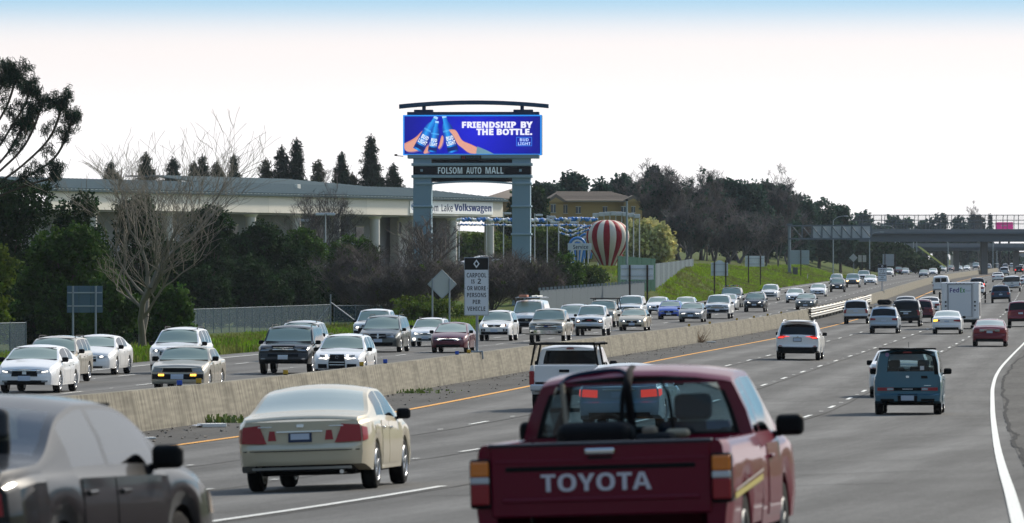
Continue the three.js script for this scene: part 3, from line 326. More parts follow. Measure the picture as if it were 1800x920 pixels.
T.workvan = template(big({ ...{ L: 5.7, W: 1.0, R: .38, yb: .42, axles: [1.2, 4.65], tumble: .2, top: [[0, 1.2], [.03, 1.3], [.14, 1.98], [.3, 2.08], [1.2, 2.12], [3.9, 2.1], [4.2, 2.02], [4.95, 1.34], [5.1, 1.3], [5.6, 1.16], [5.68, 1.08], [5.7, 1.0]], belt: [[0, 1.18], [.3, 1.26], [4.4, 1.26], [4.9, 1.22], [5.5, 1.1], [5.7, .94]], ws: [4.2, 4.95], rg: null, side: [[3.5, 4.45]], doors: [[3.4, 4.4]], rails: null }, front: [['headlight', lampClear, .66, .95, [.8, .94], undefined, .014, true], ['grille', black, -.62, .62, [.76, .98], undefined, .014], ['emblem', chrome, -.1, .1, [.86, .9], undefined, .03], ['bumper', black, -.97, .97, [.46, .74], undefined, .024], ['licence_plate', plateMat, .46, .8, [.54, .66], undefined, .04], ['turn_signal', amberOn, -.97, -.86, [.74, .8], undefined, .03]], rear: [],
  extra: [(o) => { for (const sx of [-.7, .7]) part(o, 'rack_rail', rbx(.05, .05, 4.2, .02, sx, 2.26, .3), alloy); for (const z of [-1.6, 0, 1.6, 2.3]) part(o, 'rack_bar', rbx(1.7, .05, .05, .02, 0, 2.24, z), alloy); for (const sx of [-.5, -.2]) part(o, 'ladder_rail', rbx(.05, .09, 3.6, .02, sx, 2.33, .1), std([.7, .7, .68], .5)); for (let i = 0; i < 9; i++) part(o, 'ladder_rung', rbx(.3, .03, .04, .01, -.35, 2.33, -1.4 + i * .4), std([.7, .7, .68], .5)); part(o, 'roof_load', rbx(.5, .14, 1.2, .03, .35, 2.34, -1.2), std([.45, .2, .14], .7)); }] }));
// pickups: cab shell plus an open bed
function bedParts(o, s, S, cap) {
  const L = s.L, W = s.W, xb = s.x0 - .03, rail = s.rail, floor = s.R * 2 + .06, Ra = s.R * 1.13, xa = s.axles[0];
  const ys = (x) => { const d = Math.abs(x - xa); return d < Ra ? s.R + Math.sqrt(Ra * Ra - d * d) : s.yb + .12; };
  const xs = []; for (let x = 0; x <= xb + 1e-6; x += xb / 26) xs.push(x);
  for (const k of [1.0, .97, .88]) for (const q of [-1, 1]) { const x = xa + q * Ra * k; if (x > 0 && x < xb) xs.push(x); } xs.sort((a, b) => a - b);
  for (const sd of [1, -1]) {
    const prof = (x) => { const y = Math.min(ys(x), rail - .1), w = W * (1 - .03 * smooth(.3, 0, x)); return [[w - .3, y], [w - .02, y], [w, lerp(y, rail, .35)], [w, lerp(y, rail, .7)], [w - .015, rail - .05], [w - .04, rail], [w - .1, rail], [w - .11, rail - .04], [w - .14, floor]]; };
    const g = gridGeo(xs.length - 1, 8, (u, v, i, j) => { const q = prof(xs[i])[j]; return S.P(xs[i], sd * q[0], q[1]); });
    const e = (x) => { const q = prof(x), sh = new THREE.Shape(); sh.moveTo(q[1][0], q[1][1]); for (let k = 2; k < 9; k++) sh.lineTo(q[k][0], q[k][1]); sh.lineTo(q[8][0], q[1][1]); return new THREE.ShapeGeometry(sh).scale(sd, 1, 1).translate(0, 0, -(x - L / 2)); };
    part(o, 'bed_side', toCreasedNormals(mergeG([g, e(0), e(xb)]), .5), bodyKey);
  }
  part(o, 'bed_floor', bx(W * 2 - .2, .05, xb, 0, floor, -(xb / 2 - L / 2)), trimBlack);
  part(o, 'bed_front', bx(W * 2 - .2, rail - floor, .04, 0, (rail + floor) / 2, -(xb - .03 - L / 2)), bodyKey);
  const tg = part(o, 'tailgate', rbx(W * 2 - .3, rail - floor + .02, .06, .02, 0, (rail + floor) / 2 - .01, L / 2 - .02), bodyKey);
  part(o, 'bumper', rbx(W * 2 - .1, .17, .16, .05, 0, floor - .16, L / 2 + .06), s.bumperMat ?? chrome);
  for (const sd of [1, -1]) part(o, 'taillight', rbx(.13, .36, .1, .03, sd * (W - .08), rail - .32, L / 2 - .02), s.tail ?? lampRed);
  part(o, 'licence_plate', rbx(.32, .15, .02, .006, 0, floor - .16, L / 2 + .15), plateMat);
  part(o, 'tailgate_handle', rbx(.26, .07, .03, .012, 0, rail - .14, L / 2 + .02), black);
}
const pickBase = { L: 5.6, W: .98, R: .39, yb: .42, axles: [1.25, 4.6], x0: 1.95, rail: 1.18, tumble: .26, tuckF: .08, tuckR: 0, bulgeF: .1, bulgeR: .02, top: [[1.95, 1.78], [2.05, 1.83], [2.6, 1.87], [3.35, 1.85], [3.6, 1.79], [4.2, 1.28], [4.35, 1.24], [5.4, 1.16], [5.57, 1.08], [5.6, 1.0]], belt: [[1.95, 1.14], [4.1, 1.14], [5.3, 1.08], [5.6, .94]], ws: [3.6, 4.2], rg: null, side: [[2.05, 2.75], [2.85, 3.8]], doors: [[2.05, 2.78], [2.82, 3.72]], rails: null, profF: [[.4, .02], [.5, .12], [.72, .12], [.8, 0], [1, 0]], rimStyle: 'truck' };
const pickup = (o) => template({ ...pickBase, rear: [['rear_window', darkGlass, -.8, .8, [1.26, 1.66], undefined, .01]], ...o, extra: [(g, S, s) => bedParts(g, s, S), ...(o.extra ?? [])] });
T.superduty = pickup({ front: [['headlight', lampClear, .66, .97, [.78, 1.06], undefined, .014, true], ['grille', trimBlack, -.62, .62, [.76, 1.06], undefined, .016], ['grille_bar', chrome, -.64, .64, [.99, 1.05], undefined, .04], ['grille_bar', chrome, -.64, .64, [.88, .94], undefined, .04], ['grille_bar', chrome, -.64, .64, [.77, .83], undefined, .04], ['emblem', std([.02, .05, .2], .3), -.12, .12, [.88, .95], undefined, .06], ['bumper', chrome, -.98, .98, [.5, .7], undefined, .03], ['fog_light', black, .74, .9, [.54, .64], undefined, .045, true]] });
T.fpickup = pickup({ front: [['headlight', lampClear, .64, .96, [.84, 1.02], undefined, .014, true], ['grille', trimBlack, -.58, .58, [.82, 1.04], undefined, .016], ['grille_bar', chrome, -.58, .58, [.95, .99], undefined, .04], ['grille_bar', chrome, -.58, .58, [.86, .9], undefined, .04], ['bumper', trimBlack, -.98, .98, [.5, .74], undefined, .03], ['licence_plate', plateMat, -.18, .18, [.62, .74], undefined, .05], ['fog_light', lampClear, .74, .9, [.54, .62], undefined, .045, true]] });
T.gmc = pickup({ W: .92, front: [['headlight', lampClear, .66, .95, [.86, .98], undefined, .02, true], ['lamp', lampOn, .72, .88, [.88, .95], undefined, .03, true], ['turn_signal', lampAmber, .66, .95, [.8, .85], undefined, .02, true], ['grille', black, -.56, .56, [.84, 1.04], undefined, .016], ['emblem', std([.4, .02, .03], .4), -.16, .16, [.92, .97], undefined, .03], ['bumper', std([.55, .56, .57], .35, .5), -.98, .98, [.6, .74], undefined, .03], ['air_dam', black, -.96, .96, [.42, .58], undefined, .02], ['licence_plate', plateMat, -.17, .17, [.6, .72], undefined, .05]] });
T.litpickup = pickup({ front: [['headlight', lampClear, .64, .96, [.84, .98], undefined, .014, true], ['lamp', lampOn, .7, .86, [.86, .95], undefined, .024, true], ['grille', trimBlack, -.56, .56, [.8, 1.02], undefined, .016], ['grille_bar', chrome, -.56, .56, [.9, .93], undefined, .04], ['bumper', trimBlack, -.98, .98, [.46, .74], undefined, .03]] });
T.rackpickup = pickup({ front: [['headlight', lampClear, .64, .96, [.84, .98], undefined, .014, true], ['grille', trimBlack, -.56, .56, [.8, 1.02], undefined, .016], ['bumper', chrome, -.98, .98, [.46, .7], undefined, .03]], extra: [(o, S, s) => rackParts(o, s, 1.95)] });
function rackParts(o, s, H) { // ladder rack over bed and cab
  const L = s.L, pz = (x) => -(x - L / 2), W = s.W - .06, m = black;
  for (const x of [.1, s.x0 - .1]) { for (const sd of [1, -1]) part(o, 'rack_post', [rod(V(sd * W, s.rail, pz(x)), V(sd * (W - .1), H, pz(x)), .03)], m); part(o, 'rack_bar', rod(V(-W - .05, H, pz(x)), V(W + .05, H, pz(x)), .03), m); }
  for (const sd of [1, -1]) { part(o, 'rack_rail', rod(V(sd * (W - .1), H + .03, pz(0)), V(sd * (W - .1), H + .03, pz(s.x0 + 1.6)), .028), m); part(o, 'rack_brace', rod(V(sd * (W - .04), H - .3, pz(.15)), V(sd * (W - .1), H, pz(.9)), .022), m); }
  part(o, 'rack_bar', rod(V(-W, H, pz(s.x0 + 1.4)), V(W, H, pz(s.x0 + 1.4)), .03), m);
}

// --- vehicles that the photograph shows close to
const font = await new FontLoader().loadAsync('fonts/droid/droid_sans_bold.typeface.json');
function letters(str, w, h, d, x, y, z) { // raised lettering w wide, h high, centred at x, y
  const g = new TextGeometry(str, { font, size: 1, depth: 1, curveSegments: 5, bevelEnabled: false }); g.computeBoundingBox(); const b = g.boundingBox;
  g.translate(-(b.min.x + b.max.x) / 2, -(b.min.y + b.max.y) / 2, 0).scale(w / (b.max.x - b.min.x), h / (b.max.y - b.min.y), d).translate(x, y, z); return g;
}
function toyota() {
  const s = { L: 4.72, W: .845, R: .33, yb: .38, axles: [1.02, 3.62], x0: 2.02, rail: 1.015, tumble: .36, tuckF: .08, tuckR: 0, bulgeF: .07, bulgeR: .035, crown: .8, seatMat: std([.09, .12, .17], .8), glass: { ws: clearGlass, side: tintGlass, rear: tintGlass }, hole: [-.845, .845, 1.03, 1.385], bumperMat: black,
    top: [[2.02, 1.425], [2.1, 1.46], [2.5, 1.495], [3.05, 1.495], [3.2, 1.45], [3.72, 1.04], [3.85, 1.0], [4.5, .92], [4.69, .84], [4.72, .78]], belt: [[2.02, .965], [3.7, .96], [4.5, .87], [4.72, .72]], ws: [3.2, 3.72], rg: null, side: [[2.12, 2.42], [2.46, 3.42]], doors: [[2.38, 3.36]], mirror: 3.34, mirrorMat: black, rimStyle: 'truck', rimMat: steelRim,
    inside: [[2.3, [.36], .5, 0], [2.32, [-.36], .46, -.2]], seatUp: .44, rear: [['window_gasket', black, -.875, .875, [1.0, 1.03], undefined, .012], ['window_gasket', black, -.875, .875, [1.385, 1.412], undefined, .012], ['window_gasket', black, .845, .885, [1.0, 1.412], undefined, .012, true], ['window_divider', black, -.16, -.12, [1.03, 1.385], undefined, .008], ['window_divider', black, .3, .33, [1.03, 1.385], undefined, .006]],
    front: [['headlight', lampClear, .6, .95, [.68, .82], undefined, .014, true], ['grille', black, -.56, .56, [.68, .82], undefined, .014]] };
  s.extra = [(o, S) => {
    const L = s.L, W = s.W, zr = L / 2, paintM = bodyKey;
    part(o, 'rear_window', mergeG([gridGeo(4, 8, (u, v) => S.capPt(0, lerp(-.845, .845, v), lerp(1.03, 1.385, u), -.012))]), phy([.26, .38, .47], { transmission: 1, thickness: 0, roughness: 0, ior: 1.5 }));
    const rail = s.rail, xb = s.x0 - .03, Ra = s.R * 1.16, xa = s.axles[0], floor = .6;
    const xs = []; for (let i = 0; i <= 30; i++) xs.push(xb * i / 30); for (const k of [1, .985, .95, .86]) for (const q of [-1, 1]) xs.push(xa + q * Ra * k); xs.sort((a, b) => a - b);
    const ys = (x) => { const d = Math.abs(x - xa); return d < Ra ? s.R + Math.sqrt(Ra * Ra - d * d) : .42; };
    for (const sd of [1, -1]) {
      const prof = (x) => { const y = ys(x), w = W * (1 - .035 * smooth(.18, 0, x)); return [[w - .28, y], [w - .02, y], [w, lerp(y, rail, .3)], [w + .006, rail - .2], [w, rail - .14], [w - .014, rail - .1], [w - .02, rail - .04], [w - .04, rail - .008], [w - .07, rail], [w - .1, rail - .008], [w - .115, rail - .04], [w - .13, floor]]; };
      const g = gridGeo(xs.length - 1, 11, (u, v, i, j) => { const q = prof(xs[i])[j]; return S.P(xs[i], sd * q[0], q[1]); });
      const q = prof(0), sh = new THREE.Shape(); sh.moveTo(q[1][0], q[1][1]); for (let k = 2; k < 12; k++) sh.lineTo(q[k][0], q[k][1]); sh.lineTo(q[11][0], q[1][1]);
      part(o, 'bed_side', toCreasedNormals(mergeG([g, new THREE.ShapeGeometry(sh).scale(sd, 1, 1).translate(0, 0, zr)]), .6), paintM);
      // stripe decals along the side
      const y = std([.36, .31, .1], .6), wht = std([.4, .37, .34], .6);
      const tl = part(o, 'taillight', rbx(.135, .32, .09, .02, sd * (W - .058), rail - .25, zr - .015), trimBlack);
      part(tl, 'turn_lens', rbx(.12, .1, .06, .012, sd * (W - .058), rail - .155, zr + .012), phy([.75, .2, .015], { roughness: .25, clearcoat: 1 }));
      part(tl, 'reverse_lens', rbx(.122, .045, .06, .01, sd * (W - .058), rail - .229, zr + .012), phy([.55, .57, .6], { roughness: .2, clearcoat: 1 }));
      part(tl, 'brake_lens', rbx(.12, .135, .06, .012, sd * (W - .058), rail - .32, zr + .012), lampRed);
      if (sd > 0) {
        const st = (a, b, yA, yB, m) => part(o, 'side_stripe', gridGeo(6, 1, (u, v) => { const x = lerp(a, b, u); return S.P(x, (W + .012), lerp(lerp(yA[0], yB[0], u), lerp(yA[1], yB[1], u), v)); }), m);
        st(.15, 1.9, [.62, .66], [.7, .74], y); st(.2, 1.95, [.67, .685], [.76, .775], wht);
      }
    }
    part(o, 'bed_floor', bx(W * 2 - .24, .04, xb, 0, floor, zr - xb / 2), trimBlack);
    part(o, 'bed_front', bx(W * 2 - .26, rail - floor, .03, 0, (rail + floor) / 2, zr - xb), paintM);
    // tailgate: outer skin with a dark pressed groove and a raised lower panel
    const tw = W * 2 - .25, tg = part(o, 'tailgate', rbx(tw, .47, .05, .018, 0, rail - .24, zr - .012, 3), paintM);
    part(tg, 'groove', rbx(tw * .86, .03, .012, .004, 0, rail - .162, zr + .013), black);
    part(tg, 'pressed_rib', [rbx(tw * .9, .03, .024, .011, 0, rail - .365, zr + .012), rbx(tw * .96, .02, .012, .006, 0, rail - .115, zr + .011)], paintM);
    part(tg, 'top_cap', rbx(tw + .02, .022, .075, .008, 0, rail - .006, zr - .012), std([.03, .035, .05], .35));
    part(tg, 'handle', [rbx(.2, .045, .035, .016, .0, rail - .058, zr + .022, 3)], chrome);
    part(tg, 'handle_recess', rbx(.16, .022, .008, .003, 0, rail - .1, zr + .012), trimBlack);
    part(tg, 'lettering', letters('TOYOTA', .72, .115, .008, -.03, rail - .255, zr + .0125), phy([.62, .6, .66], { roughness: .35 }));
    part(o, 'bumper', rbx(1.6, .13, .14, .04, 0, .36, zr + .08), black);
    part(o, 'licence_plate', rbx(.31, .15, .015, .005, 0, .36, zr + .158), plateMat);
    // cargo behind the cab: dark tarp bundle, strap rope, bags
    part(o, 'window_sticker', [bx(.1, .06, .004, .52, 1.075, zr - s.x0 + .0), bx(.07, .05, .004, .6, 1.08, zr - s.x0 + .0)], std([.6, .6, .68], .6));
  }];
  return template(s);
}
const toyotaTruck = toyota();
function cube() {
  const s = { L: 3.98, W: .848, R: .315, yb: .24, axles: [.72, 3.25], tumble: .16, tuckF: .1, tuckR: .045, bulgeF: .1, bulgeR: .05, crown: .9, glass: { ws: clearGlass, side: tintGlass, rear: tintGlass }, hole: [-.64, .86, 1.075, 1.5],
    top: [[0, 1.6], [.05, 1.635], [.3, 1.65], [1.2, 1.66], [2.2, 1.65], [2.6, 1.6], [3.1, 1.08], [3.2, 1.05], [3.8, .96], [3.95, .88], [3.98, .82]], belt: [[0, .98], [2.9, .98], [3.2, .97], [3.9, .84], [3.98, .74]], ws: [2.6, 3.1], rg: null, side: [[.25, .95], [1.05, 1.75], [1.85, 2.7]], doors: [[.95, 1.78], [1.82, 2.7]], mirror: 2.55,
    profR: [[.24, .0], [.3, .06], [.5, .07], [.53, .0], [1.6, -.02]], inside: [[1.7, [-.36, .36], .48], [.7, [-.36, .36], .5]], seatUp: .5,
    rear: [['taillight', lampRed, .42, .92, [.6, .68], undefined, .02, true], ['reverse_lens', lampClear, .43, .62, [.612, .668], undefined, .03, true], ['lamp_bar', black, -.42, .42, [.6, .68], undefined, .014], ['licence_plate', plateMat, -.2, .2, [.36, .48], undefined, .02], ['plate_recess', trimBlack, -.3, .3, [.33, .52], undefined, .01], ['bumper_slot', black, .42, .84, [.34, .4], undefined, .014, true], ['handle_recess', trimBlack, .42, .62, [.9, .97], undefined, .012], ['emblem', chrome, -.05, .05, [.92, .97], undefined, .016], ['air_dam', black, -.9, .9, [.24, .29], undefined, .03], ['window_frame', black, -.66, -.64, [1.06, 1.575], undefined, .008], ['window_frame', black, .86, .99, [1.0, 1.58], undefined, .008], ['window_frame', black, -.66, .9, [1.5, 1.575], undefined, .008], ['brake_light', phy([.25, .015, .02], { roughness: .3 }), -.18, .18, [1.53, 1.565], undefined, .02], ['badge', chrome, .5, .72, [.72, .735], undefined, .012], ['lettering', std([.5, .52, .54], .4), -.16, .16, [.63, .65], undefined, .02]], front: [] };
  s.extra = [(o, S) => { part(o, 'rear_window', gridGeo(4, 8, (u, v) => S.capPt(0, lerp(-.64, .86, v), lerp(1.075, 1.5, u), -.012)), tintGlass); part(o, 'spoiler', rbx(1.42, .045, .22, .02, 0, 1.635, 1.99), black); part(o, 'antenna', rod(V(.02, 1.63, 1.6), V(.02, 1.8, 1.68), .006), black); part(o, 'wiper', rod(V(-.2, 1.1, 2.06), V(.3, 1.16, 2.06), .012), black);
    part(o, 'window_sticker', bx(.1, .1, .004, .36, 1.16, 2.02), std([.6, .6, .62], .6)); part(o, 'window_sticker', new THREE.CylinderGeometry(.05, .05, .004, 14).rotateX(Math.PI / 2).translate(-.5, 1.49, 2.01), std([.3, .2, .35], .6)); part(o, 'parcel', [rbx(.5, .24, .3, .05, .3, 1.08, 1.75), rbx(.36, .18, .3, .05, -.4, 1.06, 1.75)], cabinMat); }];
  return template(s);
}
T.cube = cube();
T.nearsedan = template(sedan({ L: 4.75, W: .89, R: .32, glass: { ws: tintGlass, side: phy([.1, .125, .13], { transmission: 1, thickness: 0, roughness: .02, ior: 2.3 }), rear: phy([.3, .34, .34], { transmission: 1, thickness: 0, roughness: 0, ior: 1.8 }) }, inside: [[2.25, [-.38, .38], .48], [1.2, [-.38, .38], .5, .04]], top: [[0, .98], [.08, 1.03], [.62, 1.06], [.8, 1.1], [1.5, 1.36], [2.0, 1.42], [2.5, 1.415], [2.9, 1.35], [3.6, 1.0], [3.8, .96], [4.4, .84], [4.68, .74], [4.75, .68]], belt: [[0, .9], [.4, .95], [3.2, .91], [3.6, .9], [4.3, .78], [4.75, .62]], ws: [2.9, 3.6], axles: [.95, 3.65], side: [[1.3, 2.02], [2.12, 3.15]], doors: [[1.26, 2.05], [2.08, 3.12]],
  front: sedanFront(lampClear), rear: sedanRear(lampRed), wraps: [['headlight', phy([.8, .6, .45], { roughness: .2, clearcoat: 1 }), 4.3, 4.66, [.6, .74], [.58, .68]]], mirror: 3.05 }));
// white delivery truck
const fedexTex = canvasTex(512, 160, (x, w, h) => { x.fillStyle = '#dfe3ea'; x.fillRect(0, 0, w, h); x.fillStyle = '#2b1c74'; fitText(x, 'Fed', 130, 84, 236, 116); x.fillStyle = '#1f8a36'; fitText(x, 'Ex', 312, 84, 126, 116); x.fillStyle = '#a9adb6'; fitText(x, 'Ground', 440, 98, 118, 44); });
function deliveryTruck() {
  const o = new THREE.Group(), w = 2.45, white = phy([.8, .8, .81], { roughness: .45, clearcoat: .5 }), zr = 3.3;
  part(o, 'body', rbx(w, 2.4, 5.1, .06, 0, 1.82, .75, 3), white);
  part(o, 'roof_cap', rbx(w + .08, .12, 5.16, .05, 0, 2.99, .75), white);
  part(o, 'cab', mergeG([rbx(w - .1, 1.5, 1.5, .12, 0, 1.4, -2.4), rbx(w - .2, .8, .9, .15, 0, 2.3, -2.2)]), white);
  part(o, 'windshield', bx(w - .4, .8, .04, 0, 2.2, -2.68).rotateX(0), darkGlass);
  const d = part(o, 'rear_door', rbx(1.5, 2.1, .05, .02, -.02, 1.86, zr + .01), phy([.72, .73, .75], { roughness: .5 }));
  part(d, 'door_frame', [bx(.05, 2.16, .03, -.8, 1.86, zr + .03), bx(.05, 2.16, .03, .76, 1.86, zr + .03), bx(1.6, .05, .03, -.02, 2.94, zr + .03)], std([.3, .31, .33], .5));
  part(d, 'logo', new THREE.PlaneGeometry(1.46, .44).translate(-.02, 2.56, zr + .037), new THREE.MeshStandardMaterial({ map: fedexTex, roughness: .5 }));
  for (let i = 0; i < 10; i++) part(d, 'door_slat', rbx(1.48, .196, .012, .004, -.02, .93 + i * .2 + .0, zr + .03), phy([.75, .76, .78], { roughness: .5 }));
  d.children[d.children.length - 1].visible = true;
  for (const sd of [1, -1]) {
    part(o, 'corner_post', rbx(.34, 2.3, .05, .02, sd * 1.03, 1.86, zr + .012), white);
    for (const y of [1.25, 1.52, 1.78]) part(o, 'lamp', new THREE.CylinderGeometry(.06, .06, .05, 12).rotateX(Math.PI / 2).translate(sd * .95, y, zr + .045), y < 1.3 ? lampClear : black);
    part(o, 'side_mirror', [rbx(.12, .5, .1, .03, sd * 1.5, 2.15, -2.4), rod(V(sd * 1.15, 2.3, -2.4), V(sd * 1.5, 2.3, -2.4), .02), rbx(.1, .2, .1, .03, sd * 1.5, 1.75, -2.4)], black);
    part(o, 'step_rail', rbx(.06, .9, .05, .02, sd * 1.27, 1.3, zr - .1), black);
    for (const z of [1.9, -2.3]) { const wh = part(o, 'wheel', wheelGeo(.42, 'truck').tyre, rubber); wh.position.set(sd * 1.02, .42, z); part(wh, 'rim', wheelGeo(.42, 'truck').rim, steelRim); }
  }
  for (const x of [-.25, 0, .25, -.9, .9]) part(o, 'marker_lamp', rbx(.07, .035, .02, .008, x, 2.99, zr + .04), std([.25, .04, .03], .4));
  part(o, 'bumper', rbx(2.3, .18, .16, .04, 0, .52, zr + .08), black); part(o, 'chassis', bx(1.0, .25, 5.6, 0, .62, .4), black);
  part(o, 'mud_flap', [bx(.5, .5, .03, -.95, .5, 2.5), bx(.5, .5, .03, .95, .5, 2.5)], black);
  return o;
}
T.delivery = deliveryTruck();
T.whitepickup = template({ ...pickBase, L: 5.2, W: .925, R: .36, yb: .4, axles: [1.1, 4.2], x0: 1.85, rail: 1.19, top: [[1.85, 1.66], [1.95, 1.7], [2.5, 1.73], [3.1, 1.72], [3.35, 1.66], [3.95, 1.24], [4.1, 1.18], [5.0, 1.08], [5.17, 1.0], [5.2, .92]], belt: [[1.85, 1.14], [3.9, 1.12], [5, 1.0], [5.2, .86]], ws: [3.35, 3.95], side: [[1.95, 2.55], [2.65, 3.6]], doors: [[1.95, 2.58], [2.62, 3.55]], rear: [['rear_window', darkGlass, -.82, .82, [1.21, 1.56], undefined, .01], ['brake_light', phy([.2, .004, .01], { roughness: .3 }), -.16, .16, [1.6, 1.635], undefined, .03]], front: bigFront(lampClear), bumperMat: std([.62, .63, .65], .4, .3),
  extra: [(g, S, s) => bedParts(g, s, S), (g, S, s) => rackParts(g, s, 1.74)] });
T.plainpickup = pickup({ front: bigFront(lampClear) });
T.cappickup = pickup({ front: bigFront(lampClear), extra: [(o, S, s) => part(o, 'bed_cap', rbx(1.8, .6, 1.9, .12, 0, 1.45, 1.85, 3), phy([.02, .022, .025], { roughness: .3, clearcoat: 1 }))] });
T.patrol = template(big({ front: bigFront(lampClear), rear: [], extra: [(o) => { part(o, 'light_bar', rbx(1.3, .1, .3, .04, 0, 1.98, -.1), lampClear); for (const x of [-.5, -.15, .2, .5]) part(o, 'beacon', rbx(.16, .1, .32, .03, x, 1.99, -.1), x === .2 || x === -.5 ? lampAmber : black); }] }));

// --- put every vehicle on the road. [kind, x and y of the wheels nearest us in the photograph, paint, label, category, towards us?]
const vehicles = [];
function park(kind, px, py, key, label, category, toward, group, o = {}) {
  const src = kind.isObject3D ? kind : T[kind], L = kind === 'delivery' ? 6.6 : o.L ?? src.userData.L;
  const p = o.depth ? spot(px, o.depth) : at(px, py), yaw = yawAt(p) + (o.turn ?? 0), dir = V(Math.sin(yaw), 0, -Math.cos(yaw));
  const c = p.clone().addScaledVector(dir, L / 2); c.y = groundY(c.x, -c.z) + EYE + .012;
  const v = src.clone(); v.name = numbered(o.name ?? ({ sedan: 'car', suv: 'car', van: 'van', pickup: 'pickup_truck', car: 'car' }[category] ?? 'car')); scene.add(v);
  v.position.copy(c); v.rotation.order = 'YXZ'; v.rotation.y = (toward ? Math.PI : 0) - yaw; if (o.scale) v.scale.setScalar(o.scale);
  const slope = (groundY(c.x + dir.x, -(c.z + dir.z)) - groundY(c.x - dir.x, -(c.z - dir.z))) / 2; v.rotation.x = (toward ? -1 : 1) * Math.atan(slope);
  const sd = V(Math.cos(yaw), 0, Math.sin(yaw)), roll = (groundY(c.x + sd.x, -(c.z + sd.z)) - groundY(c.x - sd.x, -(c.z - sd.z))) / 2; v.rotation.z = (toward ? -1 : 1) * Math.atan(roll); c.y -= .012; v.position.y = c.y + (o.lift ?? 0);
  const m = key ? paint(key) : null; v.traverse((q) => { if (q.isMesh && q.material === bodyKey) q.material = m; });
  tag(v, label, category, group); vehicles.push([v, p]); return v;
}
const away = (k, x, y, key, label, cat = 'car', o) => park(k, x, y, key, label, cat, false, null, o), towards = (k, x, y, key, label, cat = 'car', o) => park(k, x, y, key, label, cat, true, null, o);
// right carriageway, heading away
park(toyotaTruck, 1063, 0, 'toyota', 'maroon pickup truck with silver lettering across its tailgate, nearest in full view', 'pickup truck', false, null, { depth: 38, L: 4.72, name: 'pickup_truck', turn: -.008, lift: -.02 });
{ // bundle and strap pole behind the cab of the maroon pickup
  const v = vehicles[0][0], t = thing('cargo_bundle', 'black tarpaulin bundle and hose strapped behind the maroon pickup cab', 'cargo', v.position, 0), zc = 2.36 - 1.8; t.rotation.copy(v.rotation);
  part(t, 'tarpaulin', [rbx(.52, .2, .34, .08, -.26, 1.02, zc, 3), rbx(.3, .14, .3, .06, .16, .97, zc + .05, 3)], black);
  part(t, 'strap_pole', tube([V(-.03, .75, zc - .12), V(-.035, 1.1, zc - .16), V(-.045, 1.34, zc - .08), V(-.05, 1.42, zc - .2), V(-.06, 1.47, zc - .5)], .03, 8, 16), rubber);
  part(t, 'hose', tube([V(-.05, 1.42, zc - .2), V(-.12, 1.462, zc - .3), V(-.3, 1.458, zc - .3), V(-.47, 1.425, zc - .28), V(-.53, 1.37, zc - .2)], .016, 8, 24), std([.012, .03, .06], .5));
  part(t, 'bag', rbx(.16, .06, .14, .03, .3, 1.03, zc + .02), std([.3, .27, .2], .8)); part(t, 'bag', rbx(.1, .07, .12, .03, .12, 1.05, zc + .1), std([.2, .18, .14], .8)); part(t, 'rope', tube([V(-.5, 1.38, zc - .14), V(-.48, 1.2, zc - .08), V(-.45, 1.0, zc)], .016, 6, 10), std([.25, .22, .17], .9));
}
away('lexus', 533, 865, 'lexus', 'champagne gold sedan with big red corner lamps beside the maroon pickup', 'car');
away('nearsedan', -222, 0, 'smoke', 'dark glossy sedan cut off by the bottom left corner', 'car', { depth: 33.6, turn: .095, lift: .03 });
away('cube', 1596, 730, 'teal', 'blue grey boxy hatchback with rounded rear window near the white edge line', 'car');
away('sedan', 1581, 700, 'white', 'white coupe mostly hidden behind the blue grey boxy hatchback', 'car');
away('whitepickup', 992, 724, 'white', 'white pickup with black ladder rack beside the concrete barrier', 'pickup truck');
away('pathfinder', 1402, 634, 'pearl', 'white crossover with lit red tail lamps and silver roof rails', 'car');
away('sedan', 1090, 758, 'iceblue', 'pale sedan with brake lamps lit, seen through the maroon pickup cab', 'car', { name: 'braking_car' }).traverse((q) => { if (q.name === 'taillight') q.material = brakeOn; });
away('boxy_escape', 1505, 570, 'silver', 'grey boxy sport utility car beside the steel guard rail', 'car');
away('outback', 1554, 587, 'iceblue', 'silver wagon carrying a black roof box', 'car');
away('bigsuv', 1593, 575, 'black', 'large black sport utility car behind the silver wagon', 'car');
away('sedan', 1592, 552, 'silver', 'silver car showing only its roof above the large black sport utility car', 'car');
away('suv', 1619, 568, 'maroon', 'dark red crossover half hidden by the large black sport utility car', 'car');
away('sedan', 1634, 554, 'white', 'white sedan between the dark red crossover and the delivery truck', 'car');
away('fusion', 1665, 588, 'white', 'white sedan with amber turn signal in front of the delivery truck', 'car');
away('delivery', 1689, 579, null, 'white box delivery truck with a purple and green logo on its rear door', 'truck', { name: 'delivery_truck' });
away('sonata', 1740, 610, 'red', 'bright maroon sedan with chrome trunk strip in the right lane', 'car');
away('van', 1655, 517, 'white', 'white van with two rear windows close to the barrier', 'van', { name: 'van' });
away('suv_lit', 1719, 514, 'dark', 'dark crossover braking behind the delivery truck', 'car');
away('sedan', 1717, 520, 'white', 'white sedan peeking out to the right of the delivery truck', 'car');
away('suv', 1760, 533, 'navy', 'navy crossover with pale roof right of the delivery truck', 'car');
away('cappickup', 1780, 514, 'white', 'white pickup with a black bed cap near the right edge', 'pickup truck');
away('sedan', 1755, 496, 'white', 'white sedan left of the pickup with a bed cap', 'car');
away('suv', 1766, 485, 'silver', 'silver car showing its dark rear window above the white sedan', 'car');
away('suv_lit', 1792, 482, 'dark', 'dark car with red lamps far ahead at the right edge', 'car');
away('boxy_escape', 1795, 575, 'red', 'red sport utility car cut off by the right edge', 'car');
away('sedan', 1806, 504, 'white', 'white car at the right edge beside the pickup with a bed cap', 'car');
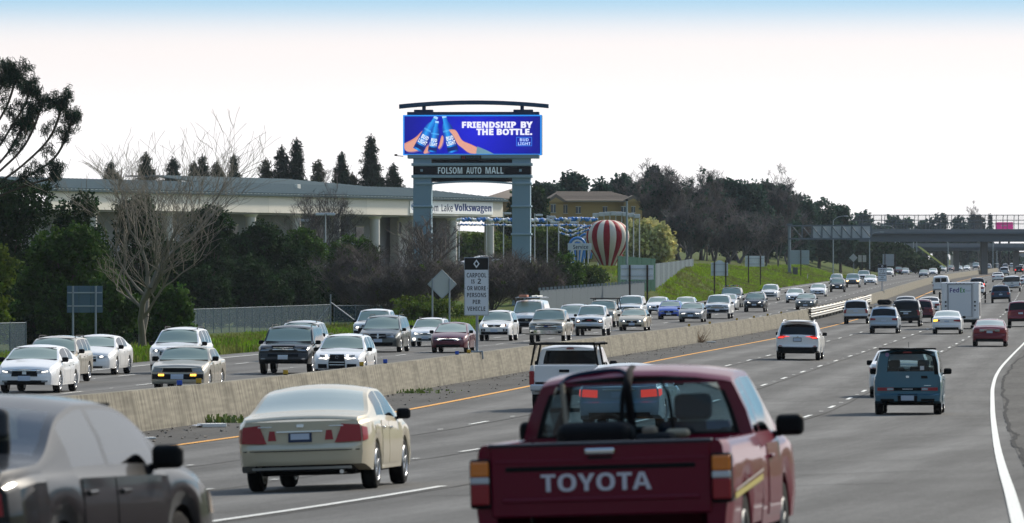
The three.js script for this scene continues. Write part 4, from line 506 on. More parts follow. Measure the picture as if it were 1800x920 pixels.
[[1738, 474, 'white', 'first'], [1752, 473, 'white', 'second'], [1768, 474, 'silver', 'third'], [1779, 472, 'white', 'fourth'], [1795, 476, 'white', 'fifth']].forEach(([x, y, k, n]) => away('suv', x, y, k, `pale car far beyond the bridge pillar, ${n} from it on its right`, 'car'));
// left carriageway, heading towards us
towards('honda', 44, 692, 'white', 'white sedan with wide chrome grille at the left edge', 'car');
towards('wagon', 78, 674, 'tan', 'tan wagon with roof rails behind the white sedan at the left edge', 'car');
towards('acura', 154, 660, 'pearl', 'white sedan under the blank blue sign at left', 'car');
towards('escape', 302, 658, 'white', 'white crossover beside the bare tree', 'car');
towards('oldsedan', 312, 690, 'tan', 'boxy beige older sedan with amber lamps behind the barrier', 'car');
towards('pilot', 498, 659, 'dark', 'black boxy sport utility car with two chrome grille bars', 'car');
towards('suv', 517, 636, 'silver', 'silver crossover whose roof shows over the black boxy sport utility car', 'car');
towards('audi', 593, 665, 'white', 'white car with tall dark grille and four rings', 'car', { scale: .92, L: 4.65 });
towards('litpickup', 651, 606, 'white', 'white pickup half hidden behind the dark minivan', 'pickup truck', { name: 'pickup_truck' });
towards('minivan', 665, 620, 'greengrey', 'dark grey minivan with cross grille', 'car');
towards('subaru', 748, 610, 'white', 'small white hatchback with four lit lamps beside the maroon sedan', 'car');
towards('civic', 788, 621, 'maroon', 'maroon compact sedan left of the carpool sign post', 'car');
towards('kia', 869, 600, 'pearl', 'white crossover with bright headlamps right of the carpool sign', 'car');
towards('workvan', 926, 588, 'white', 'white work van with ladders on its roof', 'van', { name: 'work_van' });
towards('superduty', 960, 604, 'tan', 'big tan pickup with chrome bar grille and bumper', 'pickup truck', { name: 'pickup_truck' });
towards('minivan', 1003, 583, 'silver', 'pale minivan between two pickups behind the barrier', 'car');
towards('gmc', 1036, 591, 'white', 'white compact pickup with lit headlamps and black grille', 'pickup truck', { name: 'pickup_truck' });
towards('rackpickup', 1056, 576, 'tan', 'tan pickup with black ladder rack behind the white compact pickup', 'pickup truck', { name: 'pickup_truck' });
towards('bigsuv', 1106, 563, 'white', 'white large sport utility car above the gold sedan', 'car');
towards('sedan_lit', 1111, 582, 'gold', 'gold sedan with lit headlamps right behind the barrier', 'car');
towards('sedan_lit', 1154, 553, 'white', 'white sedan with one bright lamp beside the green bank', 'car');
towards('sedan', 1176, 562, 'blue', 'bright blue sedan beside the white sedans at the bank', 'car');
towards('sedan', 1203, 553, 'white', 'white sedan behind the bright blue sedan', 'car');
towards('bmw', 1214, 567, 'grey', 'grey sedan with twin round grille openings near the barrier', 'car');
towards('fpickup', 1261, 561, 'white', 'white full size pickup with chrome grille bars right of the grey sedan', 'pickup truck', { name: 'pickup_truck' });
towards('patrol', 1284, 541, 'grey', 'grey sport utility car with a light bar on its roof', 'car');
towards('sedan', 1277, 546, 'silver', 'silver sedan squeezed between the pickup and the light bar car', 'car');
towards('suv_lit', 1326, 549, 'dark', 'dark crossover with lit headlamps in the middle of the gap', 'car');
towards('escape', 1353, 529, 'white', 'white crossover nearest the roadside under the double post sign', 'car');
towards('sedan_lit', 1397, 533, 'white', 'white sedan left behind the dark grey green sedan', 'car');
towards('acura', 1416, 545, 'greengrey', 'dark grey green sedan near the start of the guard rail', 'car');
towards('sedan', 1438, 522, 'white', 'white sedan above the guard rail', 'car');
towards('suv_lit', 1472, 514, 'black', 'black hatchback in front of a white car', 'car');
towards('escape', 1470, 503, 'silver', 'pale car tucked behind the black hatchback', 'car');
towards('litpickup', 1499, 506, 'iceblue', 'pale blue pickup with amber headlamps', 'pickup truck', { name: 'pickup_truck' }).traverse((q) => { if (q.name === 'headlight') q.material = amberOn; });
towards('rackpickup', 1518, 497, 'white', 'white pickup with a rack behind the pale blue pickup', 'pickup truck', { name: 'pickup_truck' });
towards('sedan_lit', 1530, 501, 'white', 'white sedan left of the small carpool sign', 'car');
towards('escape', 1562, 487, 'white', 'white crossover right of the small carpool sign', 'car');
towards('suv', 1579, 483, 'maroon', 'dark red car far up the oncoming lanes', 'car');
[['sedan', 1591, 483, 'white', 'white sedan right of the far dark red car'], ['sedan_lit', 1603, 481, 'silver', 'silver car second right of the far dark red car'], ['bigsuv', 1616, 481, 'dark', 'tall dark car in the far oncoming queue'], ['sedan', 1624, 488, 'grey', 'grey sedan alone in front of the far oncoming queue'], ['sedan_lit', 1640, 484, 'white', 'white car with one lamp right of the lone grey sedan'], ['escape', 1657, 480, 'silver', 'pale crossover left of the red lamp car in the far queue'], ['suv_lit', 1671, 478, 'maroon', 'red crossover with one bright lamp in the far queue'], ['sedan_lit', 1686, 477, 'iceblue', 'pale blue car behind the white van roof'], ['sedan_lit', 1700, 476, 'white', 'white sedan second from the bridge pillar in the far queue'], ['van', 1716, 474, 'silver', 'pale van next to the bridge pillar'], ['van', 1690, 467, 'silver', 'silver minivan high on the ramp left of the bridge pillar'], ['suv', 1716, 467, 'white', 'white car under the second bridge left of the pillar']].forEach(([k, x, y, key, lb]) => towards(k, x, y, key, lb, 'car'));

// ---------------------------------------------------------------- ground, carriageways and their markings
const n1 = noise2(11, 64), n2 = noise2(12, 128), n3 = noise2(13, 16), n4 = noise2(14, 256);
function asphalt(base, tint, seed, streak) {
  const r = rng(seed), a = noise2(seed + 1, 8), b = noise2(seed + 2, 32);
  return dataTex(1024, 1024, (u, v) => { // u across 12.8 m, v along 25.6 m
    const lane = streak ? 7 * Math.cos(u * 4 * 2 * Math.PI * 2 + .3) - 8 * Math.cos(u * 4 * 2 * Math.PI) : 0, long = (b(u, v * .125) - .5) * 14 + (n2(u, v * .0625) - .5) * 9;
    const g = base + (r() - .5) * 30 + (n4(u, v) - .5) * 14 + (a(u, v) - .5) * 10 + long + lane; return [g * tint[0], g * tint[1], g * tint[2]];
  });
}
const roadMap = asphalt(80, [1, .995, .975], 5, true), shoulderMap = asphalt(70, [1, .98, .945], 9, false);
const bumpTex = (() => { const t = roadMap.clone(); t.colorSpace = THREE.NoColorSpace; t.needsUpdate = true; return t; })();
const roadMat = new THREE.MeshPhysicalMaterial({ specularIntensity: .6, map: roadMap, bumpMap: bumpTex, bumpScale: .006, roughness: .86 });
const shoulderMat = new THREE.MeshPhysicalMaterial({ specularIntensity: .5, map: shoulderMap, bumpMap: bumpTex, bumpScale: .008, roughness: .92 });
const STA = []; for (let z = -60; z < 25; z += 5) STA.push(z); for (let z = 25; z < 1700;) { STA.push(z); z += z < 120 ? 2.5 : z < 400 ? 5 : 12; } for (let z = 1700; z <= 4800; z += 100) STA.push(z);
const ARC = [0]; for (let i = 1; i < STA.length; i++) ARC.push(ARC[i - 1] + Math.hypot(STA[i] - STA[i - 1], roadX(STA[i]) - roadX(STA[i - 1])));
const arcAt = (z) => { let i = 0; while (i < STA.length - 2 && STA[i + 1] < z) i++; return lerp(ARC[i], ARC[i + 1], (z - STA[i]) / (STA[i + 1] - STA[i])); };
function ribbon(offs, up, z0 = -60, z1 = 4800, div = [14.64, 25.6]) { // sheet along the road; offs are offsets or functions of z
  const S = STA.filter((z) => z > z0 && z < z1); S.unshift(z0); S.push(z1); const A = S.map(arcAt);
  return gridGeo(S.length - 1, offs.length - 1, (u, v, i, j) => { const o = typeof offs[j] === 'function' ? offs[j](S[i]) : offs[j]; return onRoad(S[i], o, up); }, (u, v, i, j) => { const o = typeof offs[j] === 'function' ? offs[j](S[i]) : offs[j]; return [o / div[0], A[i] / div[1]]; });
}
{ // terrain: one sheet to the horizon
  const offs = [-2500, -1500, -900, -600, -420, -300, -220, -160, -120, -95, -82, -70, -60, -52, -46, -42, -38, -35, -32, -30, -28, -26, -24.5, -23, -22, -21.2, -18, -12, -6, 0, 6, 12, 18, 24, 27, 30, 36, 50, 90, 200, 500, 1200, 2500];
  const nr = noise2(21, 64), S = STA.filter((z, i) => i % 2 === 0 || z > 300).concat([6000, 9000]);
  const g = gridGeo(S.length - 1, offs.length - 1, (u, v, i, j) => { const p = onRoad(Math.min(S[i], 8900), offs[j], 0); p.z = Math.min(p.z, p.z) ; if (offs[j] <= 24 && offs[j] >= -21.2) p.y -= .25; else p.y += (nr(S[i] / 400, offs[j] / 60) - .5) * .3 * smooth(-21.2, -24, offs[j]); if (S[i] > 5000) p.set(p.x, p.y, -S[i]); return p; }, (u, v, i, j) => [offs[j] / 16, S[i] / 16]);
  const a = noise2(31, 16), b = noise2(32, 64), c = noise2(33, 128), r = rng(3);
  const map = dataTex(1024, 1024, (u, v) => { const k = smooth(.35, .75, a(u, v) * .5 + b(u, v) * .5), d = (c(u, v) - .5) * 26 + (r() - .5) * 24; return [lerp(58, 84, k) + d, lerp(78, 80, k) + d, lerp(26, 44, k) + d * .6]; });
  solo('terrain', g, new THREE.MeshPhysicalMaterial({ map, roughness: 1, specularIntensity: .15, bumpMap: map, bumpScale: .08 }), null, null, null, 'structure');
}
solo('right_carriageway', ribbon([0, 3.6, 7.26, 10.92, 14.6, 18, 21, 24.2], 0), roadMat, null, null, null, 'structure');
solo('left_carriageway', ribbon([-3.3, -6, -9.4, -12.8, -16.2, -19.5, -21.2], 0), roadMat, null, null, null, 'structure');
solo('median_shoulder', ribbon([-3.5, -2.2, -.12], .005), shoulderMat, null, null, null, 'structure');
// painted lines
const wear = (() => { const a = noise2(41, 64), r = rng(6); return (base) => dataTex(256, 256, (u, v) => { const k = (a(u, v) - .5) * 46 + (r() - .5) * 26; return base.map((c) => c + k); }); })();
const yellowPaint = new THREE.MeshStandardMaterial({ map: wear([214, 150, 52]), roughness: .75 }), whitePaint = new THREE.MeshStandardMaterial({ map: wear([214, 214, 208]), roughness: .7 });
solo('yellow_line', ribbon([-.09, .09], .012, -60, 1600, [.6, 2]), yellowPaint, null, null, null, 'structure');
solo('yellow_line', ribbon([-5.1, -4.94], .012, -60, 1600, [.6, 2]), yellowPaint, null, null, null, 'structure');
solo('edge_line', ribbon([-19.6, -19.45], .012, -60, 1500, [.6, 2]), whitePaint, null, null, null, 'structure');
{
  const edge = mono([[605, 1800], [627, 1778], [650, 1758], [668, 1749], [690, 1745], [725, 1745.5], [772, 1751], [822, 1762], [868, 1776], [920, 1790], [985, 1806]]), pts = [];
  for (let y = 985; y >= 605; y -= 6) { const p = at(edge(y), y); pts.push(locate(p.x, -p.z)); } pts.push([430, 14.5], [950, 14.5]);
  const o = (z) => table(z, pts), w = .06;
  solo('edge_line', ribbon([(z) => o(z) - w, (z) => o(z) + w], .012, 44.5, 900, [.6, 2]), whitePaint, null, null, null, 'structure');
  solo('right_shoulder', ribbon([(z) => o(z) + .3, (z) => Math.min(o(z) + 3, 23.5), 24.1], .006, 44.5, 900), shoulderMat, null, null, null, 'structure');
  const r = rng(77), cr = []; let k = 0; for (let z = 42; z < 330; z += z < 120 ? .8 : 2.5) { k = clamp(k + (r() - .5) * .12, -.12, .22); cr.push([z, o(z) + .42 + k]); }
  solo('pavement_crack', gridGeo(cr.length - 1, 1, (u, v, i, j) => onRoad(cr[i][0], cr[i][1] + (j - .5) * (.05 + .05 * Math.abs(Math.sin(i * 1.7))), .011)), std([.03, .03, .03], .95), null, null, null, 'structure');
  for (const [zz, oo, a, b] of [[74, 11.4, 6, -.9], [80, 12.4, 5, 1.4], [150, 8.8, 5, -.6]]) { const q = []; for (let i = 0; i <= 24; i++) q.push([zz + b * i / 24 + (r() - .5) * .25, oo + a * i / 24]); solo('pavement_crack', gridGeo(24, 1, (u, v, i, j) => onRoad(q[i][0] + (j - .5) * .1, q[i][1], .01)), std([.055, .055, .052], .95), null, null, null, 'structure'); }
}
{ const jm = std([.035, .034, .032], .95); for (const q of [3.82, 7.48, 11.14, -9.2, -12.6, -16.0]) solo('pavement_joint', ribbon([(z) => q - .018 + .02 * Math.sin(z * .9 + q), (z) => q + .018 + .02 * Math.sin(z * .9 + q)], .008, -60, 700), jm, null, null, null, 'structure'); }
function dashes(name, o, start, z1, { len = 3.66, period = 14.63, w = .055, until = 620 } = {}) { // broken lane line; single dashes near by, one mass beyond
  const g = new THREE.Group(); g.name = numbered(name); g.userData.kind = 'structure'; scene.add(g); const far = [];
  for (let s = start; ; s += period) {
    let z = s, dz = len; // s is a distance along the line, close to depth
    const zz = zAtArc(s), ze = zAtArc(s + len); if (zz > z1) break;
    const q = gridGeo(2, 1, (u, v) => onRoad(lerp(zz, ze, u), o + (v - .5) * 2 * w, .012), (u, v) => [v * .2, u * 2]);
    if (zz < until) part(g, 'dash', q, whitePaint); else far.push(q);
    const zm = zAtArc(s + len + (period - len) / 2), q2 = gridGeo(1, 1, (u, v) => onRoad(zm + u * .35, o + (v - .5) * .12, .014)); if (zm < 330) part(g, 'road_marker', q2, whitePaint);
  }
  if (far.length) { const m = part(g, 'far_dashes', mergeG(far), whitePaint); m.userData.kind = 'stuff'; }
}
function zAtArc(s) { let i = 0; while (i < ARC.length - 2 && ARC[i + 1] < s) i++; return lerp(STA[i], STA[i + 1], (s - ARC[i]) / (ARC[i + 1] - ARC[i])); }
const phase = (z) => { let s = arcAt(z) - 1.83; while (s > arcAt(30)) s -= 14.63; return s + 14.63; };
dashes('lane_line', 3.60, phase(138), 1500); dashes('lane_line', 7.26, phase(198), 1500); dashes('lane_line', 10.92, (() => { let s = phase(130); while (s < arcAt(84)) s += 14.63; return s; })(), 1500);
{ const g = ribbon([10.85, 10.99], .012, 20, 80.5, [.6, 2]); solo('lane_line', g, whitePaint, null, null, null, 'structure'); }
for (const [o, z] of [[-8.6, 210], [-12.9, 222], [-16.4, 240]]) dashes('lane_line', o, phase(z), 1400);

// ---------------------------------------------------------------- median barrier, guard rail, reflectors, litter
const concrete = (() => { const a = noise2(51, 64), b = noise2(52, 128), c = noise2(53, 16), r = rng(8); return new THREE.MeshPhysicalMaterial({ specularIntensity: .3, map: dataTex(1024, 512, (u, v) => { const st = (a(u * 2, v * .02) - .5) * 34 + (b(u * 3, v * .012) - .5) * 30 * smooth(0, 1, v), bl = (c(u, v) - .5) * 20; const g = 126 + st + bl + (r() - .5) * 5 - 10 * smooth(.25, .0, v); return [g, g * .965, g * .87]; }), roughness: .92 }); })();
const BARRIER_O = -3.22;
{
  const bar = thing('concrete_barrier', 'long weathered concrete median barrier between the two directions', 'barrier', V(0, 0, 0));
  const prof = [[.3, 0], [.285, .08], [.235, .35], [.12, .91], [-.12, .91], [-.235, .35], [-.285, .08], [-.3, 0]], seg = (za, zb) => {
    const n = Math.max(1, Math.ceil((zb - za) / 4)), len = prof.reduce((s, p, i) => i ? [...s, s[i - 1] + Math.hypot(p[0] - prof[i - 1][0], p[1] - prof[i - 1][1])] : [0], []);
    const fn = (u, v, i, j) => { const z = lerp(za, zb, u), q = prof[j]; const p = onRoad(z, BARRIER_O + q[0], 0); p.y = EYE + roadY(z) + q[1]; return p; };
    const sheet = [0, 2, 3, 4].map((k) => 0); const gs = []; for (const [a, b] of [[0, 1], [1, 2], [2, 3], [3, 4], [4, 5], [5, 6], [6, 7]]) gs.push(gridGeo(n, 1, (u, v, i, j) => fn(u, v, i, j ? b : a), (u, v) => [(arcAt(za) + u * (zb - za)) / 14, prof[v ? b : a][1] / .95]));
    for (const e of [0, 1]) gs.push(gridGeo(1, 3, (u, v, i, j) => fn(e, 0, 0, u ? 7 - j : j))); return mergeG(gs);
  };
  let n = 0; for (let z = 14; z < 1500;) { const step = z < 436 ? 6.1 : 24, e = Math.min(z + step, z < 436 ? 437 : 1500); if (z >= 437 && z < 566) { z = 566; continue; } part(bar, 'barrier_segment', seg(z, e - .014), concrete); z = e; }
  const rail = thing('guard_rail', 'two stacked steel guard rails on posts joining the concrete barriers', 'guard rail', V(0, 0, 0)), zinc = std([.42, .41, .38], .5, .6);
  for (const sd of [.34, -.34]) for (const h of [.42, .8]) { const w = [[-.155, 0], [-.11, .07], [-.05, .07], [0, 0], [.05, .07], [.11, .07], [.155, 0]]; part(rail, 'rail_beam', gridGeo(24, 6, (u, v, i, j) => { const z = lerp(436, 567, u), p = onRoad(z, BARRIER_O + sd + Math.sign(sd) * w[j][1], 0); p.y = EYE + roadY(z) + h + w[j][0] * 1.05; return p; }), zinc); }
  for (let z = 438; z < 566; z += 6.35) { const p = onRoad(z, BARRIER_O, 0); p.y = EYE + roadY(z); part(rail, 'post', bx(.15, .95, .2, p.x, p.y + .47, p.z), std([.16, .12, .09], .9)); part(rail, 'block', bx(.62, .3, .16, p.x, p.y + .72, p.z), std([.14, .11, .085], .9)); }
  part(rail, 'backing', gridGeo(20, 1, (u, v) => { const z = lerp(436, 567, u), p = onRoad(z, BARRIER_O, 0); p.y = EYE + roadY(z) + v * .35; return p; }), concrete);
}
const refl = { blue: std([.02, .09, .5], .4), amber: std([.55, .33, .02], .4) };
[[316, 'blue', 'blue reflector on the barrier in front of the beige older sedan'], [349, 'amber', 'yellow reflector on the barrier right of the beige older sedan'], [503, 'amber', 'yellow reflector on the barrier below the black boxy sport utility car'], [635, 'amber', 'yellow reflector on the barrier below the white car with four rings'], [678, 'blue', 'blue reflector on the barrier below the dark minivan'], [804, 'blue', 'blue reflector on the barrier under the maroon compact sedan'], [825, 'amber', 'yellow reflector on the barrier just left of the carpool sign post'], [1212, 'amber', 'first small orange reflector on the barrier, under the grey sedan'], [1248, 'amber', 'second small orange reflector on the barrier, under the white full size pickup'], [1296, 'amber', 'third small orange reflector on the barrier, left of the dark crossover'], [1326, 'amber', 'fourth small orange reflector on the barrier, under the dark crossover'], [1350, 'amber', 'fifth small orange reflector on the barrier, right of the dark crossover'], [1374, 'amber', 'sixth small orange reflector on the barrier, left of the grey green sedan']].forEach(([px, c, lb]) => {
  let z = 100; for (let d = 100; d < 434; d += .25) { const p = onRoad(d, BARRIER_O, 0); if (CX + p.x / -p.z * F >= px) { z = d; break; } }
  const p = onRoad(z, BARRIER_O - .02, 0), t = thing('barrier_reflector', lb, 'reflector', V(p.x, EYE + roadY(z) + .91, p.z), -Math.atan(roadDX(z)));
  part(t, 'reflector_face', rbx(.13, .115, .02, .006, 0, .075, 0, 1), refl[c]); part(t, 'base', bx(.1, .02, .08, 0, .012, 0), trimBlack);
});
{ // litter and weeds along the barrier foot
  const dry = std([.16, .11, .07], .95), paper = std([.68, .68, .66], .8), weed = phy([.11, .16, .03], { roughness: .9, transmission: .25, thickness: 0 });
  const box = thing('litter_box', 'crushed white carton lying at the barrier foot', 'litter', at(372, 752)); part(box, 'carton', rbx(.62, .09, .3, .02, 0, .05, 0), paper, undefined); part(box, 'flap', bx(.2, .015, .28, -.34, .1, 0).rotateZ(.12), std([.55, .57, .62], .8)); box.rotation.y = .5;
  solo('litter_paper', rbx(.42, .04, .2, .015).rotateY(.4).translate(...at(255, 773).setY(at(255, 773).y + .03).toArray()), paper, 'flattened pale scrap on the shoulder behind the dark glossy sedan', 'litter');
  const r = rng(91), brush = []; const c = at(1224, 603);
  for (let i = 0; i < 90; i++) { const a = V((r() - .5) * .8, .02, (r() - .5) * .9), b = V(a.x + (r() - .5) * 1.1, .1 + r() * .75, a.z + (r() - .5)); brush.push(rod(a, b, .014, .004, 3)); }
  const bt = thing('dry_brush', 'heap of dead brush against the barrier foot', 'dead brush', c); part(bt, 'twigs', mergeG(brush), dry); part(bt, 'scrap', rbx(.5, .07, .3, .02, .8, .05, .2), paper);
  const tuft = (px, py, n, h, label) => { const t = thing('weed_tuft', label, 'weeds', at(px, py)), g = []; for (let i = 0; i < n; i++) { const q = r() * r(), x = (r() < .5 ? -1 : 1) * q * 1.5 + (r() - .5) * .3, z = (r() - .5) * .5, a = r() * 6.28, l = h * (.25 + .75 * r()) * (1 - .6 * q); g.push(new THREE.PlaneGeometry(.03 + r() * .04, l, 1, 2).translate(0, l / 2, 0).rotateX((r() - .5) * 1.7).rotateY(a).translate(x, 0, z)); } part(t, 'leaves', mergeG(g), weed); };
  tuft(388, 744, 120, .26, 'green weed tuft at the barrier foot beside the white carton'); tuft(720, 692, 90, .16, 'low green weeds at the barrier foot above the gold sedan'); tuft(745, 688, 60, .12, 'thin weeds on the shoulder right of the low green weeds');
  const deb = []; for (let i = 0; i < 900; i++) { const z = 100 + 300 * r() ** 1.6, o = -2.75 + 2.2 * r() ** 2.2, p = onRoad(z, o, .02), s = .02 + .06 * r() * r(); deb.push(new THREE.TetrahedronGeometry(s).rotateX(r() * 6).rotateY(r() * 6).scale(1, .6, 1.4).translate(p.x, p.y, p.z)); }
  solo('shoulder_gravel', mergeG(deb), std([.17, .155, .135], .95), 'loose gravel and bits along the barrier foot', 'gravel', null, 'stuff');
}

// ---------------------------------------------------------------- trees and shrubs
const ridgeBark = std([.125, .12, .125], .95);
const leafMat = (c, tr = .3) => phy(c, { roughness: .85, transmission: tr, thickness: 0, specularIntensity: .12 });
const bark = std([.075, .06, .048], .95), paleBark = std([.2, .185, .155], .95), greyBark = std([.12, .108, .105], .95);
function clumpGeo(seed, n, rad, w, l) { const r = rng(seed), g = []; for (let i = 0; i < n; i++) { const q = new THREE.PlaneGeometry(w * (.6 + r() * .8), l * (.6 + r() * .8)); q.rotateX(r() * 6.3).rotateY(r() * 6.3).rotateZ(r() * 6.3); const d = V(r() - .5, r() - .5, r() - .5).normalize().multiplyScalar(rad * Math.cbrt(r())); q.translate(d.x, d.y, d.z); g.push(q); } return mergeG(g); }
function stickGeo(seed, n, rad, t) { const r = rng(seed), g = []; for (let i = 0; i < n; i++) { const a = V((r() - .5) * rad * .5, -rad * .5 * r(), (r() - .5) * rad * .5), b = V((r() - .5) * 2 * rad, rad * (.1 + r()), (r() - .5) * 2 * rad), m = a.clone().lerp(b, .5).add(V((r() - .5) * .2 * rad, .1 * rad, 0)); g.push(rod(a, m, t, t * .8, 3), rod(m, b, t * .8, t * .35, 3)); if (r() < .8) g.push(rod(m, m.clone().add(V((r() - .5) * rad, rad * .5 * r(), (r() - .5) * rad)), t * .6, t * .3, 3)); } return mergeG(g); }
const leafy = clumpGeo(101, 20, .42, .13, .2), leafyBig = clumpGeo(102, 16, .75, .26, .4), needles = clumpGeo(103, 26, .4, .045, .42), needlesBig = clumpGeo(104, 18, .8, .14, .7), sticks = stickGeo(105, 9, .9, .014), sticksFar = stickGeo(106, 8, 1.3, .03);
function scatter(parent, name, geo, mat, pts, seed, smin = .7, smax = 1.3, flat = false) { // pts: [Vector3, scale]
  const r = rng(seed), m = new THREE.InstancedMesh(geo, mat, pts.length), q = new THREE.Quaternion(), e = new THREE.Euler(), M = new THREE.Matrix4(), c = new THREE.Color();
  pts.forEach(([p, s], i) => { e.set(flat ? (r() - .5) * .7 : r() * 6.3, r() * 6.3, flat ? (r() - .5) * .7 : r() * 6.3); const k = s * lerp(smin, smax, r()); M.compose(p, q.setFromEuler(e), V(k, k, k)); m.setMatrixAt(i, M); const b = .5 + 1.1 * r() * r() + .2 * r(); c.setRGB(b * (.92 + .2 * r()), b, b * (.85 + .2 * r())); m.setColorAt(i, c); });
  m.name = name; m.castShadow = m.receiveShadow = true; m.userData.kind = 'stuff'; parent.add(m); return m;
}
function blobPoints(r, blobs, per, size) { const pts = []; for (const b of blobs) { const n = Math.round(per * (b[3] * b[4] + b[4] * b[5] + b[3] * b[5]) / 3); for (let i = 0; i < n; i++) { const d = V(r() - .5, r() - .5, r() - .5).normalize(), k = .5 + .55 * Math.sqrt(r()); pts.push([V(b[0] + d.x * b[3] * k, Math.max(.15, b[1] + d.y * b[4] * k), b[2] + d.z * b[5] * k), size]); } } return pts; }
function frame(px, topPy, d, widthPx) { const p = spot(px, d), h = EYE - (topPy - CY) / F * d - p.y; return { p, h, w: widthPx / F * d }; }
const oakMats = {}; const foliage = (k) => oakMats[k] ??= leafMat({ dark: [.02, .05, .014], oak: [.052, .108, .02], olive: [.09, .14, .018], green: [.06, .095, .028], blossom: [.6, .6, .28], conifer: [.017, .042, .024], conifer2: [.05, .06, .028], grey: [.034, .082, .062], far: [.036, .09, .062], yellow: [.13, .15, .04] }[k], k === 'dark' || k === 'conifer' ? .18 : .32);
function oak(label, px, topPy, d, wPx, mat, seed, o = {}) { // evergreen oak or shrub: crown of many leaf clumps on a forked trunk
  const { p, h, w } = frame(px, topPy, d, wPx), r = rng(seed), low = o.low ?? .12, t = thing(o.name ?? 'oak_tree', label, o.cat ?? 'tree', p, 0, o.group);
  const blobs = [], n = o.n ?? 15, cy = h * (1 + low) / 2, ry = h * (1 - low) / 2, rx = w / 2;
  for (let i = 0; i < n; i++) { const a = r() * 6.283, u = 2 * r() - 1, s = Math.sqrt(1 - u * u) * (u < 0 ? .95 : .8), k = .28 + .2 * r(); blobs.push([Math.cos(a) * s * rx * (1 - k * .8), cy + u * ry * (1 - k * .75), Math.sin(a) * s * rx * .8 * (1 - k), rx * k * 1.15, Math.min(ry, rx) * k * 1.05, rx * k]); }
  blobs.push([0, cy, 0, rx * .6, ry * .62, rx * .55]);
  const pts = blobPoints(r, blobs, o.per ?? 26, o.size ?? 1), br = [];
  br.push(rod(V(0, -.3, 0), V((r() - .5) * w * .08, h * .32, 0), w * .035 + .1, w * .022 + .06, 7));
  const limbs = []; for (const b of blobs) limbs.push(rod(V((r() - .5) * .2, h * .26, 0), V(b[0], b[1], b[2]), w * .012 + .04, .03, 5));
  part(t, 'trunk', mergeG(br), bark); part(t, 'limbs', mergeG(limbs), bark); scatter(t, 'crown', o.geo ?? (d > 600 ? leafyBig : leafy), foliage(mat), pts, seed + 1); return t;
}
function conifer(label, px, topPy, d, wPx, mat, seed, o = {}) {
  const { p, h, w } = frame(px, topPy, d, wPx), r = rng(seed), t = thing(o.name ?? 'conifer_tree', label, 'tree', p), pts = [], br = [], y0 = h * (o.low ?? .15), n = Math.round(h * 1.6);
  for (let i = 0; i < n; i++) { const y = lerp(y0, h * .97, i / n), k = 1 - (y - y0) / (h - y0), R = w / 2 * (Math.pow(k, .85) * (.72 + .45 * r()) + .03), m = 3 + Math.round(R * 2.4);
    for (let j = 0; j < m; j++) { const a = r() * 6.283, L = R * (.6 + .5 * r()), q = V(Math.cos(a) * L, y - L * .22, Math.sin(a) * L); if (L > .5) br.push(rod(V(0, y, 0), q, .03, .015, 3)); for (let s = .35; s <= 1.01; s += Math.max(.22, .55 / Math.max(L, .4))) pts.push([V(q.x * s, y + (q.y - y) * s + .1 * (r() - .5), q.z * s), .62 + .35 * (1 - s)]); } }
  pts.push([V(0, h * .97, 0), .4], [V(0, h * .93, 0), .5], [V(0, h * .99, 0), .25]);
  part(t, 'trunk', rod(V(0, -.3, 0), V(0, h, 0), w * .03 + .12, .03, 7), bark); if (br.length) part(t, 'branches', mergeG(br), bark); scatter(t, 'crown', o.geo ?? needlesBig, foliage(mat), pts, seed + 1); return t;
}
function branching(r, p, dir, len, rad, lev, o, out, tips) { // forked limbs with bends
  const sides = lev === 0 ? 8 : lev === 1 ? 6 : lev === 2 ? 5 : 3, segs = lev < 2 ? 4 : 3, q0 = p.clone(), d = dir.clone(); let a = p.clone(), ra = Math.max(rad, o.minR ?? 0); const joints = [];
  for (let i = 0; i < segs; i++) { d.add(V((r() - .5) * o.bend, (r() - .5) * o.bend * .6 + o.up * .12, (r() - .5) * o.bend)).normalize(); const b = a.clone().addScaledVector(d, len / segs), rb = Math.max(ra * (lev === 0 ? .9 : .84), o.minR ?? 0); out.push(rod(a, b, ra, rb, sides)); joints.push([b, rb, d.clone()]); a = b; ra = rb; }
  if (lev >= o.levels) { tips.push([a, len]); return; }
  const n = o.kids[lev] ?? 3;
  for (let i = 0; i < n; i++) { const j = i === 0 ? segs - 1 : Math.max(lev === 0 ? 1 : 0, Math.floor(r() * segs)), J = joints[j], ang = r() * 6.283, sp = o.spread * (.6 + .7 * r()), ax = V(Math.cos(ang), .0, Math.sin(ang)), nd = J[2].clone().multiplyScalar(Math.cos(sp)).addScaledVector(ax, Math.sin(sp)).add(V(0, o.up * .3, 0)).normalize(); branching(r, J[0], nd, len * (.62 + .26 * r()), J[1] * (i === 0 ? .9 : .68), lev + 1, o, out, tips); }
}
